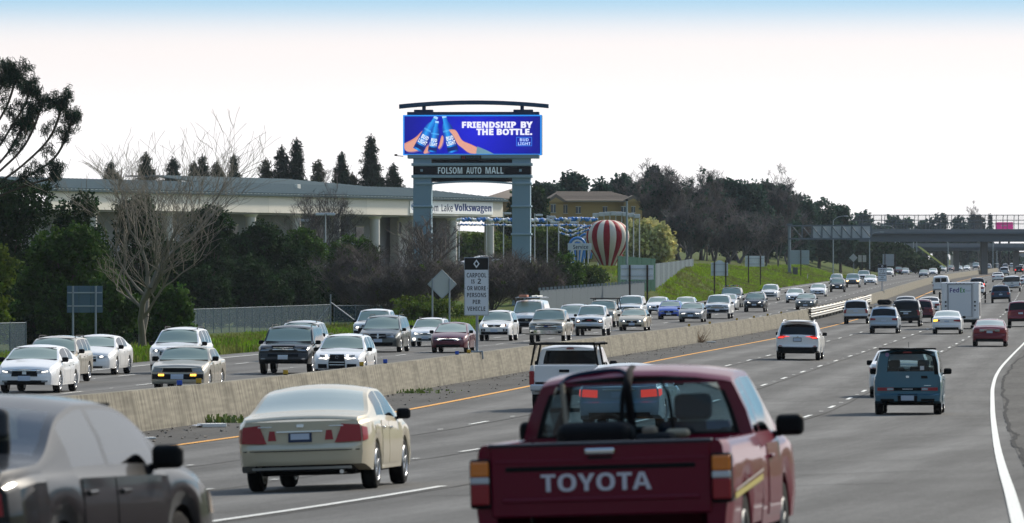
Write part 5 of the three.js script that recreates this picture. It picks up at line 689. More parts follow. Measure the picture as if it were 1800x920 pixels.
function bare(label, px, topPy, d, wPx, mat, seed, o = {}) { // leafless tree
  const { p, h, w } = frame(px, topPy, d, wPx), r = rng(seed), t = thing(o.name ?? 'bare_tree', label, 'tree', p, 0, o.group), big = [], small = [], tips = [];
  const stems = o.stems ?? 1; for (let i = 0; i < stems; i++) { const a = i / stems * 6.283 + r(), out = [], lean = stems > 1 ? .3 : .05; branching(r, V((r() - .5) * .3, -.2, (r() - .5) * .3), V(Math.cos(a) * lean, 1, Math.sin(a) * lean).normalize(), h * (o.first ?? .34), o.rad ?? w * .022 + .08, 0, { bend: o.bend ?? .34, up: o.up ?? .5, spread: o.spread ?? .62, levels: o.levels ?? 4, minR: o.minR ?? d * 3.6e-5, kids: o.kids ?? [4, 4, 3, 3] }, out, tips); big.push(...out); }
  let g = mergeG(big); const pa = g.attributes.position, ys = [], xs = []; for (let i = 0; i < pa.count; i += 3) { ys.push(pa.getY(i)); xs.push(pa.getX(i)); } ys.sort((a, b) => a - b); xs.sort((a, b) => a - b); const Q = (l, q) => l[Math.floor((l.length - 1) * q)], sy = h / Q(ys, .992), sx = w / Math.max(Q(xs, .985) - Q(xs, .015), .1); g.scale(sx, sy, sx); for (const q of tips) q[0].multiply(V(sx, sy, sx));
  part(t, 'branches', g, mat); if (o.twigs !== 0) scatter(t, 'twigs', o.twigGeo ?? (d > 600 ? sticksFar : sticks), o.twigMat ?? mat, tips.flatMap(([q]) => Array.from({ length: o.twigs ?? 1 }, () => [q.clone().add(V((r() - .5) * .6, (r() - .5) * .6, (r() - .5) * .6)), o.twigScale ?? 1])), seed + 5, .6, 1.3, true);
  if (o.leaf) scatter(t, 'leaves', o.leafGeo ?? leafyBig, foliage(o.leaf), tips.filter(() => r() < (o.leafShare ?? .5)).map(([q]) => [q, o.leafSize ?? .8]), seed + 6); return t;
}
// --- left: pine, dark oaks, sycamore, scrub before the showroom
{ // leaning pine with upswept limbs and needle tufts
  const d = 400, t = thing('pine_tree', 'tall dark pine with upswept tufted limbs leaning in at the left edge', 'tree', spot(-70, d)), P = (x, y, dz = 0) => ray(x, y, d + dz).sub(t.position), r = rng(7), tr = [], lm = [], pts = [];
  tr.push(tube([V(0, -.3, 0), P(-62, 480), P(-50, 380), P(-40, 280), P(-30, 190), P(-24, 120)], .3, 8, 16));
  const limbs = [[[-52, 390], [-10, 330], [40, 290], [85, 245], [103, 205], [106, 186]], [[-52, 372], [0, 332], [55, 306], [95, 278], [118, 236], [124, 212]], [[-42, 300], [-10, 268], [20, 222], [45, 180], [52, 150]], [[-40, 280], [-16, 235], [12, 185], [24, 150], [30, 134]], [[-46, 340], [0, 300], [38, 262], [60, 222], [74, 178]], [[-46, 330], [-10, 296], [18, 262], [34, 232], [48, 206]], [[-50, 384], [0, 345], [60, 322], [100, 312]], [[-36, 240], [-20, 205], [-2, 160], [8, 140]]];
  limbs.forEach((L, k) => { const c = new THREE.CatmullRomCurve3(L.map((q, i) => P(q[0], q[1], (k % 3 - 1) * i * .7))); lm.push(new THREE.TubeGeometry(c, 20, .085, 6)); for (let i = 0; i < 26; i++) { const u = .3 + .7 * Math.sqrt(r()), a = c.getPoint(u), b = a.clone().add(V((r() - .45) * 1.5, .3 + r() * 1.3, (r() - .5) * 1.6)); lm.push(rod(a, b, .03, .012, 3)); for (let j = 0; j < 2; j++) pts.push([a.clone().lerp(b, .6 + .4 * r()).add(V((r() - .5) * .4, (r() - .5) * .3, (r() - .5) * .5)), .75]); } const e = c.getPoint(1); for (let j = 0; j < 16; j++) pts.push([e.clone().add(V((r() - .5) * 1.0, (r() - .6) * 1.2, (r() - .5))), .75]); });
  part(t, 'trunk', mergeG(tr), bark); part(t, 'limbs', mergeG(lm), bark); scatter(t, 'crown', needles, foliage('conifer'), pts, 8);
}
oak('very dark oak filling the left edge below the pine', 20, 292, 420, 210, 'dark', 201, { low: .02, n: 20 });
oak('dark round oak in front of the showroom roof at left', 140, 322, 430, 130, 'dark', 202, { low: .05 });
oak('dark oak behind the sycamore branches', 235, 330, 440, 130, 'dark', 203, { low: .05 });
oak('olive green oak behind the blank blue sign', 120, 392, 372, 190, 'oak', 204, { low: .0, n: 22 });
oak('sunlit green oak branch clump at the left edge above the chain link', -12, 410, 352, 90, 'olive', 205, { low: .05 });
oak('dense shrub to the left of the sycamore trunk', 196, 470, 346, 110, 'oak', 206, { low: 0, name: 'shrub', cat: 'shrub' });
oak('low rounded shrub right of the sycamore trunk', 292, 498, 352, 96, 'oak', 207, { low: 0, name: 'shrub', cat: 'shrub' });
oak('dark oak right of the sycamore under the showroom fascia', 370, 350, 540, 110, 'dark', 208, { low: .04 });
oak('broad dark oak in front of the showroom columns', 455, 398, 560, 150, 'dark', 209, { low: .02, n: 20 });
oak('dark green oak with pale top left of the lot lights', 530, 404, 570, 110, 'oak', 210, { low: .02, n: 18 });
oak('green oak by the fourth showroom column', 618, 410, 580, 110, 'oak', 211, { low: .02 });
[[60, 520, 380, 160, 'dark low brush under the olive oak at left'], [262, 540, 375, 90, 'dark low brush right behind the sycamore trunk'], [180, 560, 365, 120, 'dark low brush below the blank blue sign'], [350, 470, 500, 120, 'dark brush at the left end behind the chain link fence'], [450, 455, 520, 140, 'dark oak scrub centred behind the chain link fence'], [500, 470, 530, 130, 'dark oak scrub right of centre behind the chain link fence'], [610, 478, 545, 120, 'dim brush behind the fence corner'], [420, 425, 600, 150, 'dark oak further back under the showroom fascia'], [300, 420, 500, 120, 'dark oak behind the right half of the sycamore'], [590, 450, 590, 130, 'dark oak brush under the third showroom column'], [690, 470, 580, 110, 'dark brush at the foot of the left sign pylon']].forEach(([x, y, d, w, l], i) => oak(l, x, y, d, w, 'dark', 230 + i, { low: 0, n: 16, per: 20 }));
[[905, 402, 860, 90, 'brown green brush slope right of the showroom end'], [955, 404, 850, 80, 'brown green brush under the left end of the apartment house'], [1000, 402, 850, 80, 'brown green brush under the apartment house windows'], [850, 412, 840, 80, 'low green brush seen through the showroom end columns'], [812, 416, 845, 50, 'low green brush behind the last but one showroom column'], [882, 408, 845, 50, 'low green brush just right of the showroom corner']].forEach(([x, y, d, w, l], i) => oak(l, x, y, d, w, 'olive', 250 + i, { low: 0, n: 12, per: 14, geo: leafyBig, name: 'shrub', cat: 'shrub' }));
oak('dark brush under the oaks behind the chain link fence', 400, 460, 545, 150, 'dark', 212, { low: 0, name: 'shrub', cat: 'shrub' });
oak('dark brush behind the end of the chain link fence', 555, 470, 548, 120, 'dark', 213, { low: 0, name: 'shrub', cat: 'shrub' });
bare('pale leafless sycamore rising over the roadside', 246, 236, 300, 300, paleBark, 302, { levels: 5, kids: [4, 4, 4, 3, 3], first: .36, rad: .17, stems: 2, spread: .58, up: .4, bend: .62, twigs: 0, minR: .008, name: 'sycamore_tree' });
bare('thin leafless tree before the showroom fascia', 566, 318, 600, 110, greyBark, 303, { levels: 4, rad: .12, stems: 2, first: .3, twigs: 1, twigScale: .7 });
bare('leafless tree in front of the left sign pylon', 748, 394, 580, 100, greyBark, 304, { levels: 4, rad: .1, stems: 2, first: .26, twigs: 1, twigScale: .7 });
[[640, 452, 520, 100, 'tangled brown scrub left of the diamond sign'], [700, 474, 500, 110, 'brown leafless scrub behind the diamond sign'], [770, 474, 510, 90, 'brown scrub between the diamond and carpool signs'], [862, 468, 505, 90, 'grey brown scrub right of the carpool sign'], [915, 464, 520, 100, 'grey brown scrub below the right sign pylon']].forEach(([x, y, d, w, l], i) => bare(l, x, y, d, w, greyBark, 320 + i, { name: 'bare_shrub', stems: 5, levels: 3, kids: [5, 4, 3], rad: .06, first: .36, spread: .8, twigs: 2, twigScale: 1.0, twigGeo: sticks, leaf: 'olive', leafGeo: leafy, leafShare: .2, leafSize: .6 }));
oak('green shrub between the scrub and the steel fence', 985, 445, 560, 90, 'oak', 214, { low: 0, name: 'shrub', cat: 'shrub' });
oak('yellow green shrub below the striped balloon', 1030, 468, 575, 100, 'green', 215, { low: 0, name: 'shrub', cat: 'shrub', per: 16 });
oak('dim green undergrowth below the diamond sign', 745, 520, 480, 160, 'olive', 216, { low: 0, name: 'shrub', cat: 'shrub', per: 9 });
// --- tall conifers behind the showroom roof
[[195, 282, 40], [257, 266, 42], [303, 275, 38], [340, 282, 26], [355, 270, 30], [381, 282, 34], [411, 270, 26], [467, 276, 30], [495, 254, 50], [521, 240, 46], [560, 279, 30], [600, 265, 42], [652, 234, 54], [692, 285, 44], [619, 302, 20]].forEach(([x, y, w], i) => conifer(['narrow conifer leftmost above the showroom roof', 'bushy conifer second from left above the roof', 'conifer behind the sycamore top', 'small conifer left of a close pair above the roof', 'pointed conifer right of a close pair above the roof', 'pale rounded conifer above the roof hatch', 'thin pointed conifer above the upper roof', 'pale thin conifer left of the tall pair', 'broad conifer of the tall pair above the roof', 'taller conifer of the tall pair above the roof', 'small pale conifer right of the tall pair', 'dark conifer halfway between the tall pair and the tallest', 'tallest dark conifer above the showroom roof', 'broad conifer just left of the big sign', 'tiny pale conifer beside the tallest one'][i], x, y, 930, w * Math.min(3, 1 / Math.pow((322 - y) / (458 - y), .8)), [5, 7, 10, 14].includes(i) ? 'conifer2' : 'conifer', 400 + i));
// --- right of the big sign: skyline
[[930, 318, 860, 70, 'dark', 'dark oak right of the big sign'], [968, 306, 1000, 70, 'grey', 'oak left behind the yellow apartment house'], [1010, 300, 1010, 80, 'grey', 'oak centred behind the yellow apartment house'], [1052, 308, 1010, 60, 'grey', 'small oak behind the right half of the apartment house'], [1092, 302, 1015, 70, 'grey', 'oak at the right end of the apartment roof'], [1145, 296, 1010, 90, 'grey', 'tall oak right of the apartment house'], [1232, 318, 1010, 70, 'far', 'green oak with sky behind on the ridge'], [1290, 314, 1070, 140, 'grey', 'broad dark oak in the middle of the ridge'], [1348, 322, 1110, 120, 'grey', 'broad dark oak right of the ridge middle'], [1400, 340, 1190, 90, 'grey', 'oak above the left end of the road bridge'], [1440, 345, 1210, 70, 'far', 'green oak behind the gantry'], [1478, 356, 1220, 60, 'far', 'last green oak left of the bridge fence'], [1190, 320, 1000, 70, 'grey', 'oak between the tall oak and the ridge'], [905, 360, 850, 60, 'dark', 'dark oak behind the right sign pylon']].forEach(([x, y, d, w, m, l], i) => oak(l, x, y, d, w, m, 500 + i, { low: .04, n: 18, per: 15, geo: leafyBig }));
[[1128, 318, 1000, 60], [1172, 322, 900, 80], [1212, 336, 960, 90], [1255, 362, 1010, 80], [1300, 380, 1030, 80], [1345, 388, 1050, 70], [1385, 372, 1130, 60], [1236, 312, 1000, 60], [1368, 312, 1080, 60], [1200, 372, 860, 70], [1280, 395, 1000, 80], [1340, 392, 1060, 70], [1158, 300, 1005, 60]].forEach(([x, y, d, w], i) => bare(['leafless tree left of the blossom tree', 'leafless tree above the blossom tree', 'grey leafless tree right of the blossom tree', 'grey leafless tree above the green bank', 'dark leafless tree over the arched sign', 'dark leafless tree over the small square sign', 'leafless tree beside the gantry leg', 'tall thin leafless tree showing against the sky', 'fine leafless tree against the sky near the bridge', 'low brown thicket behind the board fence', 'low brown thicket at the top of the bank', 'low thicket left of the gantry leg', 'twiggy tree top beside the tall oak'][i], x, y, d, w, ridgeBark, 540 + i, { levels: 4, kids: [5, 4, 3, 3], rad: .2, stems: 2, twigs: 1, twigScale: .85, spread: .6, leaf: 'grey', leafShare: .22, leafSize: .7 }));
oak('pale green tree in blossom right of the striped balloon', 1140, 392, 760, 92, 'blossom', 560, { low: .05, n: 22, name: 'blossom_tree', geo: leafyBig, per: 20 });
oak('dark green mistletoe ball in a leafless tree', 1243, 350, 990, 16, 'green', 561, { name: 'mistletoe', cat: 'mistletoe', low: .86, n: 4, per: 60, geo: leafy });
// --- far trees beyond the bridge
[[1512, 375, 1700, 50, 'far'], [1540, 385, 1850, 40, 'far'], [1570, 376, 1900, 36, 'far'], [1592, 377, 1900, 34, 'far'], [1628, 384, 1950, 44, 'far'], [1652, 376, 1950, 40, 'far'], [1690, 380, 1900, 50, 'grey'], [1715, 378, 2000, 44, 'grey'], [1500, 425, 1350, 70, 'dark'], [1545, 432, 1380, 60, 'dark'], [1590, 440, 1500, 60, 'far'], [1770, 440, 2100, 60, 'far'], [1735, 446, 2200, 40, 'far']].forEach(([x, y, d, w, m], i) => oak(['tree at the left end of the bridge fence', 'tree second from the left end behind the bridge fence', 'bushy tree left of a pair behind the bridge fence', 'bushy tree right of a pair behind the bridge fence', 'low tree left of the tall clump behind the bridge', 'tall clump behind the middle of the bridge fence', 'thin open tree right of the tall clump behind the bridge', 'open tree left of the pointed conifer behind the bridge', 'dark tree under the bridge behind the gantry signs', 'dark tree under the bridge left of the lamp poles', 'green tree under the bridge behind the lamp poles', 'hazy tree beyond the second bridge at right', 'hazy tree beyond the second bridge by the pillar'][i], x, y, d, w, m, 600 + i, { low: .05, n: 12, per: 5, geo: leafyBig, size: 1.9 }));
conifer('pointed conifer behind the bridge beside the pink board', 1741, 374, 1800, 26, 'conifer', 640, { low: .05 }); conifer('dark spire tree in the tall clump behind the bridge', 1661, 374, 1940, 16, 'conifer', 641, { low: .05 });
bare('bare poplar top behind the bridge', 1722, 370, 1950, 24, greyBark, 642, { levels: 3, rad: .2, kids: [6, 4, 3], twigs: 2, spread: .35 });
// --- grass on the verge and the bank
{ const r = rng(55), tuft = (() => { const g = []; const q = rng(56); for (let i = 0; i < 9; i++) g.push(new THREE.PlaneGeometry(.035, .3 + .25 * q(), 1, 1).translate(0, .15, 0).rotateX((q() - .5) * 1.1).rotateY(q() * 6.28).translate((q() - .5) * .4, 0, (q() - .5) * .4)); return mergeG(g); })();
  const verge = [], bank = [], dry = []; for (let i = 0; i < 26000; i++) { const z = 205 + 330 * r(), o = -21.4 - 26 * r(), p = onRoad(z, o, -.03), k = n3(z / 60, o / 30); (k > .52 ? dry : verge).push([p, .45 + .7 * r()]); }
  for (let i = 0; i < 42000; i++) { const z = 560 + 620 * r(), o = -21.6 - 16 * r(), p = onRoad(z, o, -.03); (n3(z / 90, o / 20) > .62 ? dry : bank).push([p, .35 + .5 * r()]); }
  const mk = (n, c, pts, s) => { const g = scatter(scene, numbered(n), tuft, leafMat(c, .35), pts, s, .7, 1.3, true); return g; };
  tag(mk('grass', [.15, .27, .02], verge, 57), 'bright green grass on the roadside verge', 'grass', null, 'stuff'); tag(mk('grass', [.23, .36, .02], bank, 58), 'vivid green grass on the bank below the boards', 'grass', null, 'stuff'); tag(mk('dry_grass', [.2, .23, .06], dry, 59), 'dry olive grass mixed into the verge', 'grass', null, 'stuff');
}

// ---------------------------------------------------------------- showroom building
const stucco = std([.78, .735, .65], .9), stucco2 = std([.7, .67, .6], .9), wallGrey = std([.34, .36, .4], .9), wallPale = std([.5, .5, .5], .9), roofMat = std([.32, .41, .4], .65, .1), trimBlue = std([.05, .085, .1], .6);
{
  const A = V((85 - CX) / F * 660, 0, -660), C = V((881 - CX) / F * 768, 0, -768), Lb = A.distanceTo(C), g0 = EYE - .2;
  const b = thing('car_showroom', 'long low car showroom with green metal roof, pale fascia and round columns', 'building', V(C.x, g0, C.z), Math.atan2(-(A.z - C.z), A.x - C.x)); // local +x runs from the right corner to the left end
  const lx = (px) => { const k = (px - CX) / F, dx = A.x - C.x, dz = A.z - C.z; return ((-k * C.z - C.x) / (dx + k * dz)) * Lb; };   // where the facade crosses a line of sight
  const y0 = 6.75, y1 = 8.75;
  const zs = V(0, 0, 1).applyAxisAngle(V(0, 1, 0), b.rotation.y).z > 0 ? 1 : -1;
  for (let i = 0, n = 9; i < n; i++) part(b, 'fascia_panel', bx(Lb / n - .03, y1 - y0, .5, Lb * (i + .5) / n, (y0 + y1) / 2, 0), i % 3 === 1 ? stucco : i % 2 ? stucco2 : stucco);
  part(b, 'end_fascia', bx(.5, y1 - y0, 22, .28, (y0 + y1) / 2 - .002, -zs * 11.3), stucco);
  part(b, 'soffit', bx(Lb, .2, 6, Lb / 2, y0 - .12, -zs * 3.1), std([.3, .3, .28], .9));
  part(b, 'eave_trim', [bx(Lb + 1.2, .26, .3, Lb / 2 - .1, y1 + .13, zs * .55), bx(.3, .26, 23, -.6, y1 + .131, -zs * 11)], trimBlue);
  const ux = (A.x - C.x) / Lb, uz = (A.z - C.z) / Lb, th = b.rotation.y, nx = -zs * Math.sin(th), nz = -zs * Math.cos(th), lxd = (px, d) => { const k = (px - CX) / F; return (-k * (C.z + nz * d) - C.x - nx * d) / (ux + k * uz); };   // the same on a plane set back by d
  // roofs: sheet with raised seams
  const slope = (x0, x1, h0, h1, d0, d1, hipR, seam) => { const q = gridGeo(1, 1, (u, v) => V(lerp(lerp(x0, x0 + hipR, v), x1, u), lerp(h0, h1, v), -zs * lerp(d0, d1, v))); part(b, 'roof_slope', q, roofMat); const rb = []; for (let x = x0 + .3; x < x1; x += seam) { const v1 = clamp((x - x0) / hipR, 0, 1); if (v1 < .05) continue; rb.push(rod(V(x, h0 + .06, -zs * d0), V(x, lerp(h0, h1, v1) + .06, -zs * lerp(d0, d1, v1)), .1, .1, 4)); } const m = part(b, 'roof_seams', mergeG(rb), std([.11, .15, .15], .6, .15)); m.userData.kind = 'stuff'; };
  const hip = (x0, h0, h1, d0, d1, d2, d3, hipR) => part(b, 'hip_slope', gridGeo(1, 1, (u, v) => V(lerp(x0, x0 + hipR, v), lerp(h0, h1, v), -zs * lerp(lerp(d0, d1, v), lerp(d2, d3, v), u))), roofMat);
  slope(-.75, Lb, y1 + .27, y1 + 1.6, -.65, 7.2, 13, .95); hip(-.75, y1 + .27, y1 + 1.6, -.65, 7.2, 22, 15, 13);
  part(b, 'roof_back', gridGeo(1, 1, (u, v) => V(lerp(lerp(-.75, 12.25, v), Lb, u), lerp(y1 + .27, y1 + 1.6, v), -zs * lerp(23, 15, v))), roofMat); part(b, 'roof_ridge', bx(Lb - 13, .12, .3, Lb / 2 + 6.2, y1 + 1.65, -zs * 7.2), trimBlue); part(b, 'roof_flat', bx(Lb - 13.2, .1, 7.6, Lb / 2 + 6.2, y1 + 1.57, -zs * 11.1), roofMat);
  const u0 = lxd(640, 8), u1 = lxd(282, 13); slope(u0, u1, y1 + 1.62, y1 + 2.5, 7.6, 14.5, 9, .95); hip(u0, y1 + 1.62, y1 + 2.5, 7.6, 14.5, 25, 18, 9); part(b, 'upper_ridge', bx(u1 - u0 - 9, .14, 3.4, (u0 + u1) / 2 + 4.5, y1 + 2.5, -zs * 16.2), trimBlue);
  part(b, 'roof_hatch', rbx(.9, 1.0, .4, .05, lxd(523, 4), y1 + 1.15, zs * -4), std([.55, .55, .52], .8));
  // recessed wall, piers and windows
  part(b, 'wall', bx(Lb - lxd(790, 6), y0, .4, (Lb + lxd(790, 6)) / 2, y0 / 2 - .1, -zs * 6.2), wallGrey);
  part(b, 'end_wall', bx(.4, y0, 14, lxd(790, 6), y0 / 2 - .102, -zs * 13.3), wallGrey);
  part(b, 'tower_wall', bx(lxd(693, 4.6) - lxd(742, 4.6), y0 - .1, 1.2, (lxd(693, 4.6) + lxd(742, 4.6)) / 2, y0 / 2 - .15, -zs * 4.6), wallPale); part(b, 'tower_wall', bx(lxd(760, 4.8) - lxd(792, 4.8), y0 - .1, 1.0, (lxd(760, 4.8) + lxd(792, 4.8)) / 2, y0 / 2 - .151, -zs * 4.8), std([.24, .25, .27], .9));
  const win = (px, w, ya, yb) => { const f = part(b, 'window', bx(w, yb - ya, .12, lxd(px, 3.96), (ya + yb) / 2, -zs * 3.96), std([.03, .04, .05], .15)); part(f, 'frame', [bx(w + .24, .12, .18, lxd(px, 3.96), yb + .06, -zs * 3.95), bx(w + .24, .12, .18, lxd(px, 3.96), ya - .06, -zs * 3.95), bx(.12, yb - ya, .18, lxd(px, 3.96) - w / 2 - .06, (ya + yb) / 2, -zs * 3.95), bx(.12, yb - ya, .18, lxd(px, 3.96) + w / 2 + .06, (ya + yb) / 2, -zs * 3.95)], stucco2); };
  win(702, .85, 4.4, 6.0); win(718, 1.5, .9, 2.2); win(782, 1.7, 3.0, 4.0);
  for (const px of [560, 632, 480, 410]) { const f = part(b, 'window', bx(2.2, 2.2, .12, lxd(px, 5.96), 4.2, -zs * 5.96), std([.03, .04, .05], .15)); part(f, 'frame', bx(2.4, .14, .16, lxd(px, 5.96), 5.36, -zs * 5.94), stucco2); }
  for (const px of [165, 230, 300, 372, 445, 524, 594, 663, 731, 799, 864]) { const x = lx(px), c = part(b, 'column', new THREE.CylinderGeometry(.62, .66, y0 - .2, 20).translate(x, (y0 - .2) / 2, -zs * .35), std([.58, .57, .54], .9)); part(c, 'capital', new THREE.CylinderGeometry(.95, .64, .38, 20).translate(x, y0 - .36, -zs * .35), stucco2); part(c, 'base', new THREE.CylinderGeometry(.76, .8, .4, 20).translate(x, .2, -zs * .35), stucco2); }
  const vw = canvasTex(1024, 140, (x, w, h) => { x.fillStyle = '#fbfcfc'; x.fillRect(0, 0, w, h); x.fillStyle = '#1a2748'; fitText(x, 'Folsom', 238, 72, 216, 88); fitText(x, 'Lake', 449, 72, 148, 88); x.fillStyle = '#0c2f70'; for (const q of [-3, 0, 3]) fitText(x, 'Volkswagen', 776 + q, 76, 468, 112, 'bold 100px sans-serif'); x.strokeStyle = '#2a5f92'; x.fillStyle = '#2a5f92'; x.lineWidth = 8; x.beginPath(); x.arc(58, 66, 42, 0, 7); x.stroke(); x.lineWidth = 7; x.beginPath(); x.moveTo(41, 30); x.lineTo(58, 68); x.lineTo(75, 30); x.stroke(); x.beginPath(); x.moveTo(24, 48); x.lineTo(43, 102); x.lineTo(58, 72); x.lineTo(73, 102); x.lineTo(92, 48); x.stroke(); });
  const sw = lx(716) - lx(862), sp = part(b, 'sign_panel', bx(sw, 1.62, .1, (lx(716) + lx(862)) / 2, 7.82, zs * .32), std(0xe4e6e6, .6)), face = new THREE.PlaneGeometry(sw - .06, 1.56); if (zs < 0) face.rotateY(Math.PI); part(sp, 'lettering', face.translate((lx(716) + lx(862)) / 2, 7.82, zs * .375), new THREE.MeshStandardMaterial({ map: vw, roughness: .6 }));
  part(b, 'floor_slab', bx(Lb + 2, .3, 26, Lb / 2, -.3, -zs * 10), std([.3, .3, .29], .9));
}
// ---------------------------------------------------------------- the big roadside sign with the lit screen
{
  const d = 610, k = d / F, base = spot(836, d), S = thing('roadside_sign', 'tall two legged roadside sign with a bright blue lit screen', 'sign', base, -.055), steel = std([.24, .35, .43], .65), navy = std([.015, .04, .11], .55), dark = std([.006, .008, .013], .5), light = std([.32, .43, .5], .6);
  const X = (px) => (px - 836) * k, Y = (py) => EYE - (py - CY) * k - base.y, B = (x0, x1, yT, yB, dep, z, m, name, parent = S, r = .03) => part(parent, name, rbx(X(x1) - X(x0), Y(yT) - Y(yB), dep, r, (X(x0) + X(x1)) / 2, (Y(yT) + Y(yB)) / 2, z), m);
  for (const [a, b] of [[727, 759], [901, 933]]) { const p = part(S, 'pylon', rbx(X(b) - X(a), Y(278) + .4, 1.9, .04, (X(a) + X(b)) / 2, (Y(278) - .4) / 2, 0), steel); for (const y of [363, 412, 465]) part(p, 'band', rbx(X(b) - X(a) + .24, .2, 2.14, .03, (X(a) + X(b)) / 2, Y(y), 0), light); B(a + 5, b + 2, 321, 325, 2.0, .05, light, 'bracket', p); }
  B(759, 901, 278, 318, 1.2, 0, steel, 'cross_panel'); B(727, 934, 293, 307, 2.0, .06, dark, 'name_band'); for (const y of [[287, 292], [308, 313]]) B(724, 936, y[0], y[1], 2.2, 0, light, 'band');
  for (const y of [[281, 287], [313, 320]]) B(759, 901, y[0], y[1], 1.3, .05, dark, 'dark_slot');
  part(S, 'arched_rib', new THREE.ExtrudeGeometry((() => { const s = new THREE.Shape(); s.moveTo(X(745), Y(326)); s.quadraticCurveTo(X(830), Y(316), X(915), Y(326)); s.lineTo(X(915), Y(323)); s.quadraticCurveTo(X(830), Y(313), X(745), Y(323)); return s; })(), { depth: 1.2, bevelEnabled: false, curveSegments: 16 }).translate(0, 0, -.2), light);
  const name = canvasTex(1024, 128, (x, w, h) => { x.fillStyle = '#0a0d14'; x.fillRect(0, 0, w, h); x.fillStyle = '#d3e2e8'; fitText(x, 'FOLSOM', 205, 64, 380, 116, 'bold 100px sans-serif'); fitText(x, 'AUTO', 560, 64, 230, 116, 'bold 100px sans-serif'); fitText(x, 'MALL', 862, 64, 280, 116, 'bold 100px sans-serif'); });
  part(S, 'lettering', new THREE.PlaneGeometry(X(889) - X(768), Y(293.6) - Y(306.6)).translate((X(889) + X(768)) / 2, Y(300), 1.075), new THREE.MeshStandardMaterial({ map: name, roughness: .5, emissive: 0xffffff, emissiveMap: name, emissiveIntensity: .12 }));
  for (const px of [742, 916]) part(S, 'square_mark', bx(.26, .26, .04, X(px), Y(300), 1.08), light);
  B(717, 948, 272, 279, 2.0, .05, steel, 'lower_beam'); B(811, 847, 274, 281, .1, 1.08, dark, 'maker_plate');
  const mk = canvasTex(256, 48, (x, w, h) => { x.fillStyle = '#0b1018'; x.fillRect(0, 0, w, h); x.fillStyle = '#c0303c'; fitText(x, 'LE', 32, 24, 44, 30); x.fillStyle = '#6c8fa6'; fitText(x, 'MARQUEE', 154, 24, 178, 26, '40px serif'); }); part(S, 'maker_lettering', new THREE.PlaneGeometry(2.05, .38).translate(X(829), Y(277.5), 1.135), new THREE.MeshStandardMaterial({ map: mk, roughness: .5 }));
  B(709, 953, 202.5, 273, 1.6, 0, dark, 'cabinet'); B(716, 948, 197, 203, 1.5, 0, navy, 'top_cap'); for (const [a, b] of [[728, 761], [903, 937]]) B(a, b, 193, 198, 1.2, 0, navy, 'post_foot'); for (const px of [745, 918]) B(px - 3, px + 3, 184, 194, .6, 0, navy, 'beam_post');
  for (const [a, b, c, d2] of [[709, 953, 202.5, 204.8], [709, 953, 271, 273.3], [709, 711.5, 204.8, 271], [950.5, 953, 204.8, 271]]) B(a, b, c, d2, .12, .84, std([.02, .18, .6], .4, 0, { emissive: lin(.02, .28, .85), emissiveIntensity: .9 }), 'screen_frame', S, .01);
  const sh = new THREE.Shape(), arc = (x, y) => Y(y); sh.moveTo(X(702), Y(184)); sh.quadraticCurveTo(X(833), Y(170.5), X(964), Y(184)); sh.lineTo(X(964), Y(190)); sh.quadraticCurveTo(X(833), Y(176.5), X(702), Y(190.5)); sh.closePath(); part(S, 'curved_top_beam', new THREE.ExtrudeGeometry(sh, { depth: .9, bevelEnabled: true, bevelSize: .03, bevelThickness: .03, bevelSegments: 1, curveSegments: 24 }).translate(0, 0, -.45), std([.022, .07, .15], .5));
  const ad = canvasTex(1440, 404, (x, w, h) => {
    const g = x.createRadialGradient(760, 150, 40, 700, 200, 800); g.addColorStop(0, '#1b1fd2'); g.addColorStop(.5, '#0b0fae'); g.addColorStop(1, '#070a86'); x.fillStyle = g; x.fillRect(0, 0, w, h);
    const arm = (pts, c) => { x.fillStyle = c; x.beginPath(); x.moveTo(...pts[0]); for (let i = 1; i < pts.length; i++) { const a = pts[i], b = pts[(i + 1) % pts.length]; x.quadraticCurveTo(a[0], a[1], (a[0] + b[0]) / 2, (a[1] + b[1]) / 2); } x.closePath(); x.fill(); };
    const hand = (pts) => { arm(pts, '#d98f7c'); x.save(); x.globalAlpha = .5; arm(pts.map(([a, b]) => [a + 8, b + 12]), '#e9b2a0'); x.restore(); };
    const bottle = (cx, cy, a, s) => { x.save(); x.translate(cx, cy); x.rotate(a); x.scale(s, s); const q = x.createLinearGradient(-52, 0, 52, 0); q.addColorStop(0, '#0a3fae'); q.addColorStop(.35, '#2aa3f0'); q.addColorStop(.6, '#1778dc'); q.addColorStop(1, '#072a86'); x.fillStyle = q; x.beginPath(); x.moveTo(-20, -210); x.lineTo(20, -210); x.lineTo(24, -140); x.quadraticCurveTo(54, -95, 54, -60); x.lineTo(54, 180); x.lineTo(-54, 180); x.lineTo(-54, -60); x.quadraticCurveTo(-54, -95, -24, -140); x.closePath(); x.fill(); x.fillStyle = '#a9d4ff'; x.fillRect(-22, -214, 44, 26); x.fillStyle = 'rgba(120,200,255,.55)'; x.fillRect(-50, -60, 100, 18); x.fillStyle = '#051f6c'; x.fillRect(-54, 120, 108, 40); x.fillStyle = '#ffffff'; fitText(x, 'BUD', 0, 28, 78, 44); fitText(x, 'LIGHT', 0, 80, 94, 44); x.restore(); };
    hand([[0, 290], [110, 240], [190, 150], [232, 128], [226, 190], [250, 240], [230, 330], [120, 380], [0, 378]]);
    bottle(232, 200, .5, 1.05); hand([[232, 330], [290, 262], [330, 270], [300, 330], [250, 396], [190, 404]]);
    bottle(318, 232, .16, .86); hand([[370, 300], [392, 196], [416, 214], [410, 280], [384, 340], [350, 350]]);
    bottle(474, 206, -.25, 1.04);
    hand([[470, 146], [530, 132], [566, 176], [606, 262], [690, 292], [800, 346], [780, 404], [680, 396], [606, 330], [560, 300], [520, 210]]);
